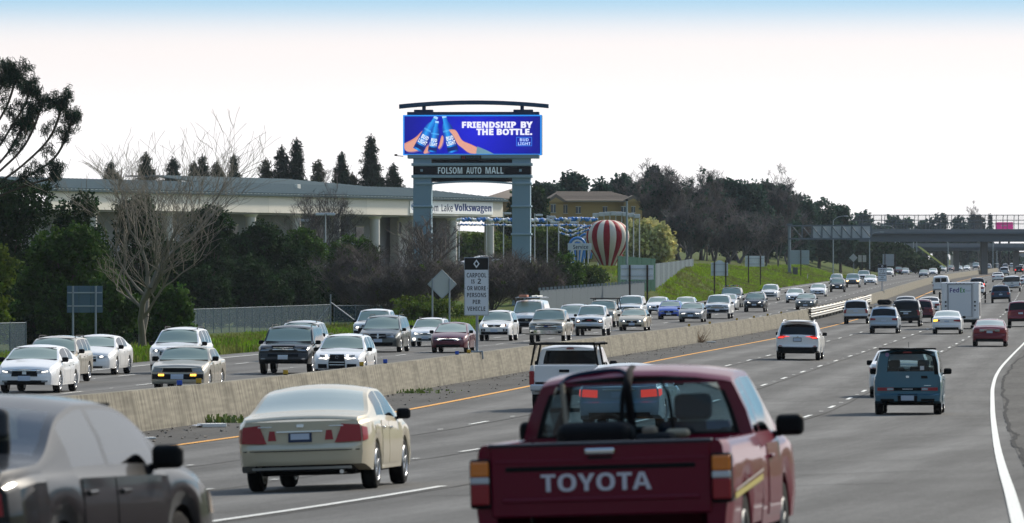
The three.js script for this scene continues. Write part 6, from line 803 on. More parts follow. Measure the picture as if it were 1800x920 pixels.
    x.fillStyle = '#6a93a8'; x.beginPath(); x.moveTo(772, 322); x.lineTo(890, 372); x.lineTo(950, 404); x.lineTo(760, 404); x.closePath(); x.fill();
    x.fillStyle = '#f0f0ff'; const f = 'bold 100px sans-serif'; x.strokeStyle = '#f0f0ff'; x.lineJoin = 'round'; const T2 = (s, cx, cy, ww, hh) => { x.save(); x.font = f; x.textAlign = 'center'; const m = x.measureText(s), a = m.actualBoundingBoxAscent, b = m.actualBoundingBoxDescent; x.translate(cx, cy); x.scale(ww / m.width, hh / (a + b)); x.lineWidth = 7; x.fillText(s, 0, (a - b) / 2); x.strokeText(s, 0, (a - b) / 2); x.restore(); };
    T2('FRIENDSHIP', 895, 92, 580, 64); T2('BY', 1292, 92, 128, 64); T2('THE', 856, 168, 184, 64); T2('BOTTLE.', 1166, 168, 384, 64);
    x.strokeStyle = '#3d86f0'; x.lineWidth = 6; x.strokeRect(1190, 226, 160, 92); x.fillStyle = '#fff'; T2('BUD', 1270, 252, 100, 34); T2('LIGHT', 1270, 294, 138, 34);
  });
  part(S, 'lit_screen', new THREE.PlaneGeometry(X(950.5) - X(711.5), Y(204.8) - Y(271)).translate((X(711.5) + X(950.5)) / 2, (Y(204.8) + Y(271)) / 2, .86), new THREE.MeshStandardMaterial({ color: 0x05060a, emissive: 0xffffff, emissiveMap: ad, emissiveIntensity: 1.05, roughness: .5 }));
  part(S, 'lamp_arm', [rod(V(X(709), Y(275), .6), V(X(697), Y(274), 1.2), .04), rbx(.3, .2, .25, .04, X(697), Y(273), 1.2)], dark);
}
// ---------------------------------------------------------------- lot behind: balloon, garlands, lamps, arches, canopy, house
{
  const d = 690, k = d / F, p = spot(1068, d, 0), b = thing('hot_air_balloon', 'red and cream striped balloon standing on the car lot', 'balloon', p), R = 37.5 * k, yb = EYE - (478 - CY) * k - p.y, H = 91 * k;
  const prof = [[.2, 0], [.3, .08], [.46, .2], [.66, .33], [.85, .46], [.97, .59], [1, .69], [.95, .8], [.8, .9], [.56, .965], [.28, .995], [.02, 1]].map(([r, y]) => new THREE.Vector2(r * R, yb + y * H)), cv = new THREE.SplineCurve(prof), pts = cv.getPoints(30), NG = 20;
  const red = std([.27, .004, .014], .6), cream = std([.62, .57, .48], .6);
  for (let i = 0; i < NG; i++) part(b, 'gore', gridGeo(30, 6, (u, v, a, c) => { const q = pts[a], t = (i + v) / NG * 6.2832 + .1, bul = 1 + .02 * Math.sin(v * Math.PI); return V(q.x * bul * Math.sin(t), q.y, q.x * bul * Math.cos(t)); }), i % 2 ? red : cream);
  part(b, 'basket', [new THREE.CylinderGeometry(R * .3, R * .26, .75, 16).translate(0, yb - .3, 0), bx(R * .5, yb, R * .5, 0, yb / 2 - .5, 0)], std([.03, .04, .05], .8)); part(b, 'loose_flap', gridGeo(3, 2, (u, v) => V(R * (.66 + .22 * u), yb + H * (.36 - .16 * u - .05 * v), R * .3 + .2 * v)), red);
}
const blueB = std([.03, .2, .55], .35), whiteB = std([.7, .72, .74], .35), whitePole = std([.62, .63, .64], .5);
{
  const r = rng(71), garland = (label, pts, dia, d) => { const t = thing('balloon_garland', label, 'balloons', ray(pts[0][0], pts[0][1], d)), c = new THREE.CatmullRomCurve3(pts.map((q) => ray(q[0], q[1], d).sub(t.position))), n = Math.round(c.getLength() / (dia * .2)), A = [], B = []; for (let i = 0; i < n; i++) { const q = c.getPoint(i / n), s = new THREE.IcosahedronGeometry(dia * (.26 + .12 * r()), 1).translate(q.x, q.y + (r() - .5) * dia * .4, q.z + (r() - .5) * dia * .7); (Math.floor(i / 7 + r() * .8) % 2 ? A : B).push(s); } part(t, 'blue_balloons', mergeG(A), blueB); part(t, 'white_balloons', mergeG(B), whiteB); part(t, 'cord', new THREE.TubeGeometry(c, 12, .02, 4), whitePole); };
  garland('thick upper blue and white balloon garland across the lot', [[805, 386], [870, 387], [930, 388], [1000, 386], [1050, 386]], .62, 700); garland('thin lower blue and white balloon garland across the lot', [[805, 395], [880, 396], [940, 397], [1000, 396], [1035, 398]], .34, 695);
  garland('drooping upper balloon string left of the striped balloon', [[983, 400], [1000, 406], [1018, 402], [1040, 396]], .34, 680); garland('drooping lower balloon string left of the striped balloon', [[983, 409], [1000, 414], [1016, 410], [1036, 403]], .34, 680);
  [[807, 385, 700, 0, 'lot pole below the showroom canopy corner'], [855, 384, 700, 0, 'lot pole beside the last showroom column'], [885, 374, 720, 1, 'lot lamp with one head left of the right sign pylon'], [940, 377, 720, 1, 'lot lamp showing its head right of the sign pylon'], [962, 380, 700, 1, 'lot lamp with one head left of the balloon strings'], [982, 390, 690, -1, 'lot pole carrying the drooping balloon strings'], [1016, 390, 690, -1, 'lot pole behind the blue arches'], [1027, 393, 720, 0, 'short lot pole beside the striped balloon'], [572, 375, 590, 2, 'white lot lamp with two heads before the showroom'], [545, 386, 600, -1, 'white lot lamp with one head left of the two headed lamp']].forEach(([px, py, d, heads, lb]) => { const p = spot(px, d), h = EYE - (py - CY) / F * d - p.y, t = thing('lot_lamp', lb, 'lamp post', p); part(t, 'pole', cyl(.08, .06, h + .4, 0, -.4, 0, 10), whitePole); for (const s of heads === 2 ? [-1, 1] : heads ? [heads] : []) part(t, 'lamp_head', [rbx(.85, .26, .42, .05, s * .55, h - .1, 0), rod(V(0, h - .06, 0), V(s * .3, h - .06, 0), .04)], std([.6, .63, .68], .5)); part(t, 'cap', cyl(.09, .09, .08, 0, h, 0, 10), whitePole); });
  [[1015, 432, 13.5, 684, 'front blue and white arch of balloons by the service board'], [1031, 425, 13, 694, 'rear blue and white arch of balloons by the service board']].forEach(([px, py, rp, d, lb]) => { const k = d / F, p = spot(px, d), y = EYE - (py - CY) * k - p.y, t = thing('balloon_arch', lb, 'balloon arch', p); [[rp, blueB, 3], [rp - 4.6, whiteB, 2.2], [rp - 8.6, blueB, 2.2]].forEach(([q, m, th]) => { if (q < 2) return; part(t, m === blueB ? 'blue_ring' : 'white_ring', [new THREE.TorusGeometry(q * k, th * k * .8, 8, 22, Math.PI).translate(0, y, 0), rod(V(-q * k, y, 0), V(-q * k * .55, y - 30 * k, 0), th * k * .8, th * k * .5, 8), rod(V(q * k, y, 0), V(q * k * .55, y - 30 * k, 0), th * k * .8, th * k * .5, 8)], m); }); });
  const d = 680, k = d / F, p = spot(1019, d), t = thing('service_board', 'white service board in front of the balloon arches', 'sign', p), y = EYE - (434 - CY) * k - p.y, tx = canvasTex(256, 72, (x, w, h) => { x.fillStyle = '#c3ccd4'; x.fillRect(0, 0, w, h); x.fillStyle = '#1b2b48'; fitText(x, 'Service', 140, 38, 170, 48); }); part(t, 'board', rbx(42 * k, 12 * k, .12, .02, 0, y, 0), std([.55, .6, .65], .6)); part(t, 'lettering', new THREE.PlaneGeometry(41 * k, 11.4 * k).translate(0, y, .065), new THREE.MeshStandardMaterial({ map: tx, roughness: .6 })); for (const s of [-1, 1]) part(t, 'post', cyl(.06, .06, y, s * 15 * k, 0, -.1, 8), whitePole);
}
{
  const d = 735, k = d / F, p = spot(1084, d), t = thing('shade_canopy', 'white canopy of short panels on thin posts behind the striped balloon', 'canopy', p), y = (py) => EYE - (py - CY) * k - p.y; for (let i = 0; i < 8; i++) { const px = 1047 + i * 10.4, arc = 380 - 5 * Math.sin((i + .8) / 8.6 * Math.PI) + i * .25; part(t, 'canopy_panel', rbx(10 * k, .5, 3, .05, (px - 1084) * k, y(arc), (i % 2) * .3), std([.6, .62, .64], .6)); part(t, 'post', cyl(.07, .07, y(arc), (px - 1084 + 4) * k, 0, 1.2, 8), whitePole); }
  const d2 = 640, k2 = d2 / F, q = spot(1102, d2), s = thing('street_lamp', 'tall grey lamp pole right of the striped balloon', 'lamp post', q), h = EYE - (352 - CY) * k2 - q.y; part(s, 'pole', cyl(.16, .11, h, 0, 0, 0, 10), std([.3, .36, .4], .5, .4)); part(s, 'lamp_head', rbx(.3, .2, .7, .06, 0, h, .3), trimBlack);
}
{ // apartment house on the rise
  const d = 955, k = d / F, p = spot(1040, d), t = thing('apartment_house', 'yellow stucco apartment house with brown hipped roof on the rise', 'building', p, .06), X = (px) => (px - 1040) * k, Y = (py) => EYE - (py - CY) * k - p.y, wall = std([.4, .28, .12], .9), tile = std([.2, .165, .135], .9);
  part(t, 'wall', bx(X(1120) - X(962), Y(352) + 1, 9, (X(1120) + X(962)) / 2, (Y(352) - 1) / 2, 0), wall);
  for (const [a, b, pk] of [[955, 990, 342], [1088, 1128, 344]]) { part(t, 'bay', bx(X(b) - X(a) - .8, Y(356) + 1, 2, (X(a) + X(b)) / 2, (Y(356) - 1) / 2, 5.2), wall); const s = new THREE.Shape(); s.moveTo(X(a) - .3, Y(356)); s.lineTo((X(a) + X(b)) / 2, Y(pk)); s.lineTo(X(b) + .3, Y(356)); s.closePath(); part(t, 'gable', new THREE.ExtrudeGeometry(s, { depth: 5, bevelEnabled: false }).translate(0, 0, 1.4), tile); const s2 = new THREE.Shape(); s2.moveTo(X(a) + .3, Y(357)); s2.lineTo((X(a) + X(b)) / 2, Y(pk) - .55); s2.lineTo(X(b) - .3, Y(357)); s2.closePath(); part(t, 'gable_wall', new THREE.ExtrudeGeometry(s2, { depth: .12, bevelEnabled: false }).translate(0, 0, 6.36), wall); }
  const roof = new THREE.BufferGeometry(), e = [X(956), X(1126)], r = [X(978), X(1075)], y0 = Y(353), y1 = Y(337); roof.setAttribute('position', new THREE.Float32BufferAttribute([e[0], y0, 5.2, e[1], y0, 5.2, r[1], y1, 0, e[0], y0, 5.2, r[1], y1, 0, r[0], y1, 0, e[1], y0, 5.2, e[1], y0, -5.2, r[1], y1, 0, e[0], y0, -5.2, e[0], y0, 5.2, r[0], y1, 0, e[1], y0, -5.2, e[0], y0, -5.2, r[0], y1, 0, e[1], y0, -5.2, r[0], y1, 0, r[1], y1, 0], 3)); roof.computeVertexNormals(); part(t, 'roof', roof, tile); part(t, 'eave', bx(e[1] - e[0] + .2, .25, 10.6, (e[0] + e[1]) / 2, y0 - .14, 0), std([.3, .26, .2], .9));
  const course = []; for (let i = 1; i < 7; i++) course.push(bx(lerp(e[1] - e[0], r[1] - r[0], i / 7), .06, .1, lerp((e[0] + e[1]) / 2, (r[0] + r[1]) / 2, i / 7), lerp(y0, y1, i / 7) + .03, lerp(5.2, 0, i / 7))); part(t, 'tile_courses', mergeG(course), std([.15, .125, .1], .9));
  for (const [px, w, yT, yB, z] of [[968, 8, 360, 375, 6.25], [990, 8, 361, 376, 4.56], [1013, 8, 364, 376, 4.56], [1091, 8, 364, 377, 6.25], [1108, 6, 364, 375, 6.25], [1060, 7, 364, 376, 4.56], [968, 8, 384, 396, 6.25], [990, 8, 384, 396, 4.56]]) { const f = part(t, 'window', bx(w * k, (yB - yT) * k, .1, X(px), (Y(yT) + Y(yB)) / 2, z), std([.08, .1, .13], .2)); part(f, 'frame', [bx(w * k + .2, .12, .14, X(px), Y(yT), z + .03), bx(w * k + .2, .12, .14, X(px), Y(yB), z + .03), bx(.1, (yB - yT) * k, .14, X(px), (Y(yT) + Y(yB)) / 2, z + .03)], std([.5, .48, .42], .8)); }
  const p2 = spot(905, 980), t2 = thing('far_house', 'brown roofed house showing right of the showroom eave', 'building', p2), Yb = (py) => EYE - (py - CY) * 980 / F - p2.y; part(t2, 'wall', bx(9, Yb(350), 8, 0, Yb(350) / 2, 0), std([.35, .25, .14], .9)); part(t2, 'roof', new THREE.ConeGeometry(8, Yb(330) - Yb(350), 4).rotateY(Math.PI / 4).translate(0, (Yb(330) + Yb(350)) / 2, 0), tile);
}
// parked cars glinting on the lot
[[812, 690, 'white parked car glinting under the showroom canopy', 'white'], [968, 640, 'silver parked car half hidden by shrubs under the garlands', 'silver']].forEach(([px, d, lb, c], i) => park('sedan', px, 0, c, lb, 'car', i === 0, null, { depth: d, turn: 1.1, name: 'parked_car' }));
// ---------------------------------------------------------------- fences, sign boards, gantry
const zincPost = std([.3, .34, .38], .5, .4), alum = std([.4, .45, .5], .5, .35), blueAlum = std([.09, .15, .21], .5, .3), woodPost = std([.05, .035, .028], .9);
const linkTex = (() => { const n = 64, d = new Uint8Array(n * n * 4); for (let j = 0; j < n; j++) for (let i = 0; i < n; i++) { const a = (i + j) % 32, b = (i - j + 64) % 32, w = Math.min(a, 32 - a) < 2.6 || Math.min(b, 32 - b) < 2.6; d.set([w ? 255 : 0, w ? 255 : 0, w ? 255 : 0, 255], (j * n + i) * 4); } const t = new THREE.DataTexture(d, n, n); t.wrapS = t.wrapT = THREE.RepeatWrapping; t.magFilter = THREE.LinearFilter; t.needsUpdate = true; return t; })();
const linkMat = new THREE.MeshStandardMaterial({ color: lin(.3, .35, .39), roughness: .5, metalness: .3, alphaMap: linkTex, transparent: true, side: THREE.DoubleSide });
const veilMat = new THREE.MeshStandardMaterial({ color: lin(.07, .125, .17), roughness: .6, transparent: true, opacity: .45, side: THREE.DoubleSide });
const linkPost = std([.14, .18, .21], .6, .3);
function chainFence(label, A, B, h, step, o = {}) { // A, B: ground points
  const t = thing('chain_link_fence', label, 'fence', A), L = A.distanceTo(B), n = Math.round(L / step), dir = B.clone().sub(A), P = (i) => { const q = A.clone().addScaledVector(dir, i / n); q.y = o.free ? q.y : groundY(q.x, -q.z) + EYE; return q.sub(A); };
  for (let i = 0; i <= n; i++) { const q = P(i); part(t, 'post', cyl(.04, .04, h + .08, q.x, q.y, q.z, 6), linkPost); }
  part(t, 'mesh', gridGeo(n, 1, (u, v, i) => { const q = P(i); q.y += v * h; return q; }, (u, v) => [u * L / .22, v * h / .22]), veilMat); part(t, 'top_rail', tube(Array.from({ length: n + 1 }, (_, i) => P(i).add(V(0, h, 0))), .03, 5, n), linkPost); return t;
}
{
  const A = spot(318, 462), B = spot(581, 512), C = spot(735, 520), D = spot(-40, 345), E2 = spot(45, 352);
  const f = chainFence('bluish chain link fence behind the verge left of the scrub', A, B, 2.0, 2.6); const br = B.clone().sub(A); part(f, 'corner_brace', [rod(br.clone().add(V(0, 2.2, 0)), br.clone().add(V(3.1, -.1, 1)), .05), rod(br.clone().add(V(0, 2.0, 0)), br.clone().add(V(-1.6, 0, 0)), .05), rod(br, br.clone().add(V(0, 2.9, 0)), .07)], zincPost);
  chainFence('faint chain link fence in front of the brown scrub', B.clone().add(V(.3, 0, 0)), C, 1.9, 3); chainFence('short chain link fence at the left edge below the oaks', D, E2, 2.0, 2.6);
}
{ // corrugated steel fence at the foot of the bank
  const A = spot(949, 482), B = spot(1133, 545), t = thing('steel_fence', 'pale corrugated steel fence with small post caps behind the oncoming cars', 'fence', A), dir = B.clone().sub(A), L = dir.length(), n = 14, sheet = std([.1, .125, .145], .7, 0), yA = EYE - (511 - CY) / F * 482, yB = EYE - (497 - CY) / F * 545;
  for (let i = 0; i < n; i++) { const f = (u) => { const q = A.clone().addScaledVector(dir, (i + u * .995) / n); return q; }; part(t, 'panel', gridGeo(28, 1, (u, v, k) => { const q = f(u), g = groundY(q.x, -q.z) + EYE - .3, top = lerp(yA, yB, (i + u) / n); return V(q.x - A.x, lerp(g, top, v) - A.y, q.z - A.z + (k % 4 < 2 ? .05 : -.05)); }), sheet); }
  for (let i = 0; i <= 30; i++) { const q = A.clone().addScaledVector(dir, i / 30); part(t, 'post_cap', bx(.22, .24, .22, q.x - A.x, lerp(yA, yB, i / 30) - A.y + .1, q.z - A.z), std([.28, .31, .34], .5)); }
}
function boardFence(label, a, b, da, db, yT, n, mat, name = 'board_fence') { const A = spot(a, da), B = spot(b, db), t = thing(name, label, 'fence', A), dir = B.clone().sub(A); for (let i = 0; i < n; i++) { const q = A.clone().addScaledVector(dir, (i + .5) / n), g = groundY(q.x, -q.z) + EYE - .4, px = lerp(a, b, (i + .5) / n), top = EYE - (lerp(yT[0], yT[1], (i + .5) / n) - CY) / F * lerp(da, db, (i + .5) / n); part(t, 'board', bx(Math.hypot(dir.x, dir.z) / n * .97, Math.max(.6, top - g), .06 + (i % 3) * .01, 0, 0, 0).rotateY(-Math.atan2(dir.z, dir.x)).translate(q.x - A.x, (top + g) / 2 - A.y, q.z - A.z), mat[i % mat.length]); } return t; }
boardFence('pale grey board fence on top of the green bank', 1148, 1219, 655, 800, [464, 455], 26, [std([.085, .12, .14], .8), std([.07, .1, .12], .8), std([.1, .135, .155], .8)]);
boardFence('dark green screened fence below the blossom tree', 1086, 1152, 640, 655, [450, 455], 8, [std([.004, .06, .042], .9)], 'screen_fence');
function board(label, pxL, pxR, yT, yB, posts, d, mat, postMat, o = {}) { // back of a road sign on its posts
  const k = d / F, c = (pxL + pxR) / 2, p = spot(c, d), t = thing('road_sign', label, 'road sign', p), Y = (py) => EYE - (py - CY) * k - p.y, w = (pxR - pxL) * k, h = Y(yT) - Y(yB);
  if (o.diamond) { part(t, 'panel', rbx(w * .7071, w * .7071, .03, .06, 0, 0, 0).rotateZ(Math.PI / 4).translate(0, (Y(yT) + Y(yB)) / 2, 0), mat); part(t, 'border', [0, 1, 2, 3].map((i) => bx(w * .69, .05, .05, 0, w * .33, 0).rotateZ(Math.PI / 4 + i * Math.PI / 2).translate(0, (Y(yT) + Y(yB)) / 2, .01)), alum); }
  else if (o.arch) { const s = new THREE.Shape(); s.moveTo(-w / 2, Y(yB)); s.lineTo(w / 2, Y(yB)); s.lineTo(w / 2, Y(yT + 4)); s.quadraticCurveTo(w * .2, Y(yT + 4), w * .16, Y(yT + 1)); s.quadraticCurveTo(0, Y(yT - 1.5), -w * .16, Y(yT + 1)); s.quadraticCurveTo(-w * .2, Y(yT + 4), -w / 2, Y(yT + 4)); s.closePath(); part(t, 'panel', new THREE.ExtrudeGeometry(s, { depth: .04, bevelEnabled: false }).translate(0, 0, -.02), mat); }
  else { const n = o.panels ?? 1; for (let i = 0; i < n; i++) part(t, 'panel', rbx(o.vertical ? w / n - .015 : w, o.vertical ? h : h / n - .02, .04, .012, o.vertical ? -w / 2 + w * (i + .5) / n : 0, o.vertical ? (Y(yT) + Y(yB)) / 2 : Y(yB) + h * (i + .5) / n, 0), mat); }
  if (!o.diamond) for (const y of [.25, .75]) part(t, 'stiffener', bx(w * .96, .06, .05, 0, Y(yB) + h * y, .045), alum);
  for (const px of posts) part(t, 'post', o.round ? cyl(.05, .05, Y(o.diamond ? yT + 16 : yT) + .3, (px - c) * k, -.3, .09, 8) : bx(.16, Y(yT) + .3, .14, (px - c) * k, (Y(yT) - .3) / 2, .12), postMat); return t;
}
board('blank blue backed sign on two posts in front of the oaks', 117, 180, 503, 550, [128, 168], 292, blueAlum, zincPost, { panels: 3, vertical: true, round: true });
board('blank diamond sign on two posts before the scrub', 751, 803, 474, 526, [760, 790], 355, std([.5, .53, .52], .6, .1), zincPost, { diamond: true, round: true });
board('wide blank sign board in front of the board fence', 1091, 1149, 466, 492, [1107, 1138], 520, std([.68, .73, .78], .6, .05), woodPost, { panels: 3 });
board('small arched blank sign on two dark posts on the bank', 1250, 1280, 458, 485, [1256, 1276], 690, std([.68, .73, .78], .6, .05), woodPost, { arch: true });
board('small square blank sign on two dark posts on the bank', 1310, 1344, 450, 469, [1316, 1337], 830, std([.68, .73, .78], .6, .05), woodPost, { panels: 2 });
board('blank sign right of the gantry leg', 1390, 1423, 440, 465, [1408], 1040, std([.38, .46, .5], .6, .2), woodPost, { panels: 2 });
board('far blank sign beyond the bridge shade, right of the small carpool sign', 1552, 1572, 447, 468, [1556, 1574], 1150, std([.36, .4, .44], .6, .2), woodPost, { panels: 2 });
board('far pale diamond sign beside the bank end', 1493, 1508, 446, 461, [1501], 1120, std([.4, .43, .45], .6, .1), zincPost, { diamond: true, round: true });
board('far small blank sign right of the far diamond sign', 1509, 1523, 449, 461, [1516], 1130, std([.5, .5, .46], .6, .2), woodPost, {});
{ // carpool signs on the barrier
  const carpool = canvasTex(512, 1228, (x, w, h) => { x.fillStyle = '#d9e1e8'; x.fillRect(0, 0, w, h); x.fillStyle = '#0a0a0c'; x.fillRect(0, 0, w, 256); x.fillStyle = '#e6ebef'; x.beginPath(); x.moveTo(256, 36); x.lineTo(324, 128); x.lineTo(256, 222); x.lineTo(188, 128); x.closePath(); x.fill(); x.fillStyle = '#0a0a0c'; x.beginPath(); x.moveTo(256, 78); x.lineTo(292, 128); x.lineTo(256, 180); x.lineTo(220, 128); x.closePath(); x.fill(); x.fillStyle = '#1c222e'; const f = 'bold 100px sans-serif'; x.strokeStyle = '#1c222e'; fitText(x, 'CARPOOL', 256, 372, 430, 98, f); fitText(x, 'IS', 180, 506, 84, 86, f); fitText(x, '2', 316, 500, 84, 112, f); fitText(x, 'OR MORE', 256, 650, 412, 94, f); fitText(x, '-', 18, 650, 26, 10, f); fitText(x, '-', 494, 650, 26, 10, f); fitText(x, 'PERSONS', 256, 796, 424, 94, f); fitText(x, 'PER', 256, 942, 176, 94, f); fitText(x, 'VEHICLE', 256, 1088, 396, 94, f); x.strokeStyle = '#55606c'; x.lineWidth = 6; x.strokeRect(6, 6, w - 12, h - 12); });
  const put = (label, px, d, x0, x1, yT, yB) => { const z = locate((px - CX) / F * d, d)[0], p = onRoad(z, BARRIER_O, 0); p.y = EYE + roadY(z) + .91; const t = thing('carpool_sign', label, 'road sign', p, 0), k = -p.z / F, c = (x0 + x1) / 2, cx = (c - CX) * k - p.x, Y = (py) => EYE - (py - CY) * k - p.y, w = (x1 - x0) * k, h = Y(yT) - Y(yB); part(t, 'panel', rbx(w, h, .025, .01, cx, (Y(yT) + Y(yB)) / 2, .05), alum); part(t, 'lettering', new THREE.PlaneGeometry(w - .02, h - .02).translate(cx, (Y(yT) + Y(yB)) / 2, .066), new THREE.MeshStandardMaterial({ map: carpool, roughness: .55 })); part(t, 'post', cyl(.05, .05, Y(yB) + h * .5, 0, 0, 0, 10), zincPost); part(t, 'saddle', [rbx(.42, .05, .34, .015, 0, .03, 0), rbx(.06, .3, .04, .012, .18, -.1, .2).rotateZ(.1)], zincPost); return t; };
  let zb = 200; for (let d = 150; d < 300; d += .25) { const p = onRoad(d, BARRIER_O, 0); if (CX + p.x / -p.z * F >= 839) { zb = d; break; } } put('tall white carpool sign on a post standing on the barrier', 839, zb, 816, 859, 453, 555);
  let z2 = 560; for (let d = 400; d < 900; d += .5) { const p = onRoad(d, BARRIER_O, 0); if (CX + p.x / -p.z * F >= 1551) { z2 = d; break; } } put('small distant carpool sign on the barrier beyond the guard rail', 1551, z2, 1543.5, 1559, 465, 495);
}
{ // overhead gantry, seen from behind
  const d = 1045, k = d / F, p = spot(1388, d), t = thing('sign_gantry', 'steel truss gantry reaching over the oncoming lanes with sign backs', 'gantry', p), X = (px) => (px - 1388) * k, Y = (py) => EYE - (py - CY) * k - p.y, st = std([.12, .16, .2], .55, .4);
  part(t, 'leg', cyl(.32, .27, Y(395), 0, 0, 0, 14), std([.24, .29, .33], .5, .4)); part(t, 'leg_cap', bx(1, .3, 1, 0, Y(395), 0), st);
  for (const z of [-.6, .6]) { part(t, 'chord', bx(X(1532) - X(1386), .24, .2, (X(1532) + X(1386)) / 2, Y(397), z), st); part(t, 'chord', bx(X(1532) - X(1386), .28, .2, (X(1532) + X(1386)) / 2, Y(420), z), st); for (let i = 0; i < 8; i++) { const a = X(1393 + i * 17.4), b = X(1393 + (i + 1) * 17.4); part(t, 'diagonal', rod(V(a, Y(398), z), V(b, Y(419), z), .07, .07, 5), st); part(t, 'upright', bx(.16, Y(397) - Y(420), .16, b, (Y(397) + Y(420)) / 2, z), st); } }
  for (let i = 0; i < 3; i++) part(t, 'sign_panel', rbx((X(1530) - X(1430)) / 3 - .03, Y(398) - Y(419), .06, .02, X(1430) + (X(1530) - X(1430)) * (i + .5) / 3, (Y(398) + Y(419)) / 2, -.9), std([.62, .68, .74], .6, .1));
  part(t, 'control_box', rbx(.9, 1.3, .5, .05, X(1398), .6, .4), std([.08, .09, .1], .7)); part(t, 'footing', cyl(.5, .5, .5, 0, -.1, 0, 14), concrete);
}
// ---------------------------------------------------------------- bridges, lamps and what stands beyond
const bridgeMesh = new THREE.MeshStandardMaterial({ color: lin(.2, .24, .27), roughness: .7, transparent: true, opacity: .13, side: THREE.DoubleSide });
function bridge(label, d, xa, xb, ya, yb, yc, pillars, o = {}) { // ya..yb parapet, yb..yc girder, in picture rows at depth d
  const k = d / F, P = V((1700 - CX) * k, 0, -d), t = thing('road_bridge', label, 'bridge', P, o.turn ?? 0), X = (px) => (px - 1700) * k, Y = (py) => EYE - (py - CY) * k, con = std([.22, .24, .26], .9), con2 = std([.14, .17, .2], .9), w = 11;
  for (const z of [0, -w]) { const n = 12; for (let i = 0; i < n; i++) part(t, 'parapet', bx((X(xb) - X(xa)) / n - .02, Y(ya) - Y(yb), .35, lerp(X(xa), X(xb), (i + .5) / n), (Y(ya) + Y(yb)) / 2, z), con); }
  part(t, 'girder', bx(X(xb) - X(xa), Y(yb) - Y(yc), w - 1.2, (X(xa) + X(xb)) / 2, (Y(yb) + Y(yc)) / 2, -w / 2), con2); part(t, 'deck_edge', bx(X(xb) - X(xa), .3, w + .5, (X(xa) + X(xb)) / 2, Y(yb) - .15, -w / 2), con2);
  for (const px of pillars) { const g = groundY((px - CX) * k, d + w / 2) + EYE - 1; part(t, 'pillar', rbx(1.45, Y(yc) - g, 2.2, .15, X(px), (Y(yc) + g) / 2, -w / 2), std([.2, .2, .2], .9)); }
  if (o.fence) { for (const z of [.05, -w]) { for (let px = xa; px < xb; px += 19.6) part(t, 'fence_post', tube([V(X(px), Y(ya), z), V(X(px), Y(o.fence + 9), z), V(X(px), Y(o.fence + 4), z + (z ? .25 : -.25)), V(X(px), Y(o.fence), z + (z ? 1 : -1))], .08, 5, 10), std([.07, .09, .11], .6, .3)); for (const y of [o.fence + 9, (o.fence + ya) / 2 + 3]) part(t, 'fence_rail', bx(X(xb) - X(xa), .07, .07, (X(xa) + X(xb)) / 2, Y(y), z), std([.12, .15, .17], .6, .3)); part(t, 'fence_rail', bx(X(xb) - X(xa), .08, .08, (X(xa) + X(xb)) / 2, Y(o.fence), z + (z ? 1 : -1)), std([.12, .15, .17], .6, .3)); part(t, 'fence_mesh', gridGeo(1, 2, (u, v) => V(lerp(X(xa), X(xb), u), Y([ya, o.fence + 9, o.fence][Math.round(v * 2)]), z + (v === 1 ? (z ? 1 : -1) : 0)), (u, v) => [u, v]), bridgeMesh); } }
  return t;
}
bridge('concrete road bridge with tall curved chain link fence across the motorway', 1250, 1340, 2050, 403, 409, 425, [1734], { fence: 378, turn: 0 });
bridge('second concrete bridge seen under the first one', 1520, 1580, 2000, 428, 434, 441, [1684, 1790]);
{ // bridge approach slope on the left and its pale edge
  const d = 1262, k = d / F, g = gridGeo(10, 8, (u, v) => { const px = lerp(1540, 1662, u), top = lerp(430, 472, smooth(.35, 1, u)); return V((px - CX) * k, EYE - (lerp(474, top, v) - CY) * k, -(d + v * 14)); }); solo('approach_slope', g, std([.022, .035, .02], 1), null, null, null, 'structure'); const r = rng(88), pp = []; for (let i = 0; i < 700; i++) { const u = r() * .9, v = r(), px = lerp(1540, 1662, u), top = lerp(430, 472, smooth(.35, 1, u)); pp.push([V((px - CX) * k, EYE - (lerp(474, top, v) - CY) * k, -(d + v * 14 - .5)), 1.2]); } const gc = scatter(scene, 'ground_cover', leafyBig, foliage('dark'), pp, 89); tag(gc, 'dark ground cover on the bridge approach slope', 'ground cover', null, 'stuff');
  solo('approach_path', gridGeo(8, 1, (u, v) => { const px = lerp(1618, 1660, u) + v * 5, y = lerp(434, 470, u); return V((px - CX) * k, EYE - (y - CY) * k + .1, -(d + lerp(10, 1, u) - .8)); }), std([.16, .2, .05], 1), null, null, null, 'structure');
}
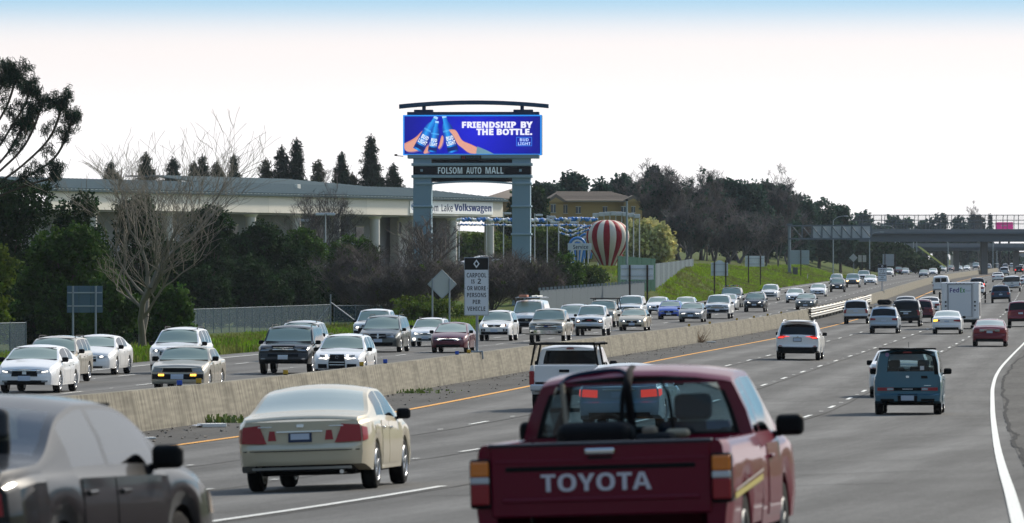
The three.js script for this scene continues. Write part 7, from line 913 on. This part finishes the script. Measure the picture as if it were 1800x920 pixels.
{
  [[1465, 384, 1130, 1], [1529, 412, 1180, 1], [1574, 400, 1300, -1], [1581, 418, 1340, 1], [1606, 410, 1350, -1], [1612, 420, 1400, 1], [1667, 424, 1450, -1], [1746, 424, 1500, 1], [1753, 432, 1560, -1]].forEach(([px, py, d, s], i) => { const p = spot(px, d), h = EYE - (py - CY) / F * d - p.y, t = thing('street_lamp', ['thin lamp pole rising through the gantry signs', 'thin lamp pole at the end of the gantry', 'first lamp pole of the group left of the approach slope', 'second lamp pole of the group left of the approach slope', 'left one of two close lamp poles on the slope', 'right one of two close lamp poles on the slope', 'lone lamp pole left of the bridge pillar', 'lamp pole just right of the bridge pillar', 'second lamp pole right of the bridge pillar'][i], 'lamp post', p); part(t, 'pole', cyl(.13, .09, h, 0, -.3, 0, 8), std([.32, .38, .42], .5, .4)); part(t, 'arm', tube([V(0, h - .5, 0), V(s * .8, h + .2, 0), V(s * 2.2, h + .45, 0)], .05, 5), std([.32, .38, .42], .5, .4)); part(t, 'lamp_head', rbx(.8, .16, .34, .06, s * 2.5, h + .42, 0), alum); });
  const d = 1750, k = d / F, p = spot(1766, d), t = thing('pink_board', 'bright pink board above the bridge deck at right', 'billboard', p), Y = (py) => EYE - (py - CY) * k - p.y; part(t, 'panel', rbx(31 * k, Y(391) - Y(408), .4, .05, 0, (Y(391) + Y(408)) / 2, 0), std([.72, .03, .3], .6, 0, { emissive: lin(.85, .03, .32), emissiveIntensity: .35 })); part(t, 'pale_strip', rbx(11 * k, 1.6 * k, .1, .02, 0, Y(397), .22), std([.7, .6, .65], .6)); for (const s of [-1, 1]) part(t, 'post', cyl(.3, .3, Y(408), s * 8 * k, 0, 0, 10), trimBlack);
  [[1690, 2300, 34, 449, 'low pale building under the second bridge'], [1775, 2400, 60, 445, 'grey far building right of the bridge pillar'], [1718, 2350, 26, 452, 'small far building left of the bridge pillar']].forEach(([px, d2, w, py, lb], i) => { const q = spot(px, d2), kk = d2 / F, h = EYE - (py - CY) * kk - q.y, b = thing('far_building', lb, 'building', q); part(b, 'wall', bx(w * kk, h, 12, 0, h / 2, 0), std([[.4, .36, .32], [.3, .33, .36], [.42, .4, .38]][i], .9)); part(b, 'roof', bx(w * kk + .6, .5, 12.6, 0, h + .2, 0), std([.3, .2, .15], .9)); for (let j = 0; j < 4; j++) part(b, 'window', bx(w * kk / 7, h * .3, .1, w * kk * (-.36 + .24 * j), h * .55, 6.03), std([.05, .06, .08], .2)); });
}
{ // traffic light and delineators by the far lanes
  const q = spot(1582, 1300), t = thing('signal_post', 'thin post with a small red lamp beyond the far oncoming cars', 'signal', q), h = EYE - (447 - CY) / F * 1300 - q.y; part(t, 'post', cyl(.08, .08, h, 0, 0, 0, 8), zincPost); part(t, 'lamp', new THREE.SphereGeometry(.28, 12, 8).translate(0, h, .1), std([.6, .05, .05], .4));
  [[1420, 488, 'thin white marker post right of the gantry control box'], [1480, 478, 'thin white marker post on the grass before the far diamond sign'], [1638, 462, 'thin white marker post at the foot of the approach slope']].forEach(([px, py, lb]) => { const d = table(px, [[1420, 1010], [1480, 1090], [1638, 1250]]), p = spot(px, d), t = thing('marker_post', lb, 'marker post', p); part(t, 'post', rbx(.14, 1.15, .06, .02, 0, .5, 0), whitePole); part(t, 'reflector', bx(.1, .12, .01, 0, .95, .036), refl.amber); });
}
for (const [v] of vehicles) delete v.userData.L;
renderer.render(scene, camera);
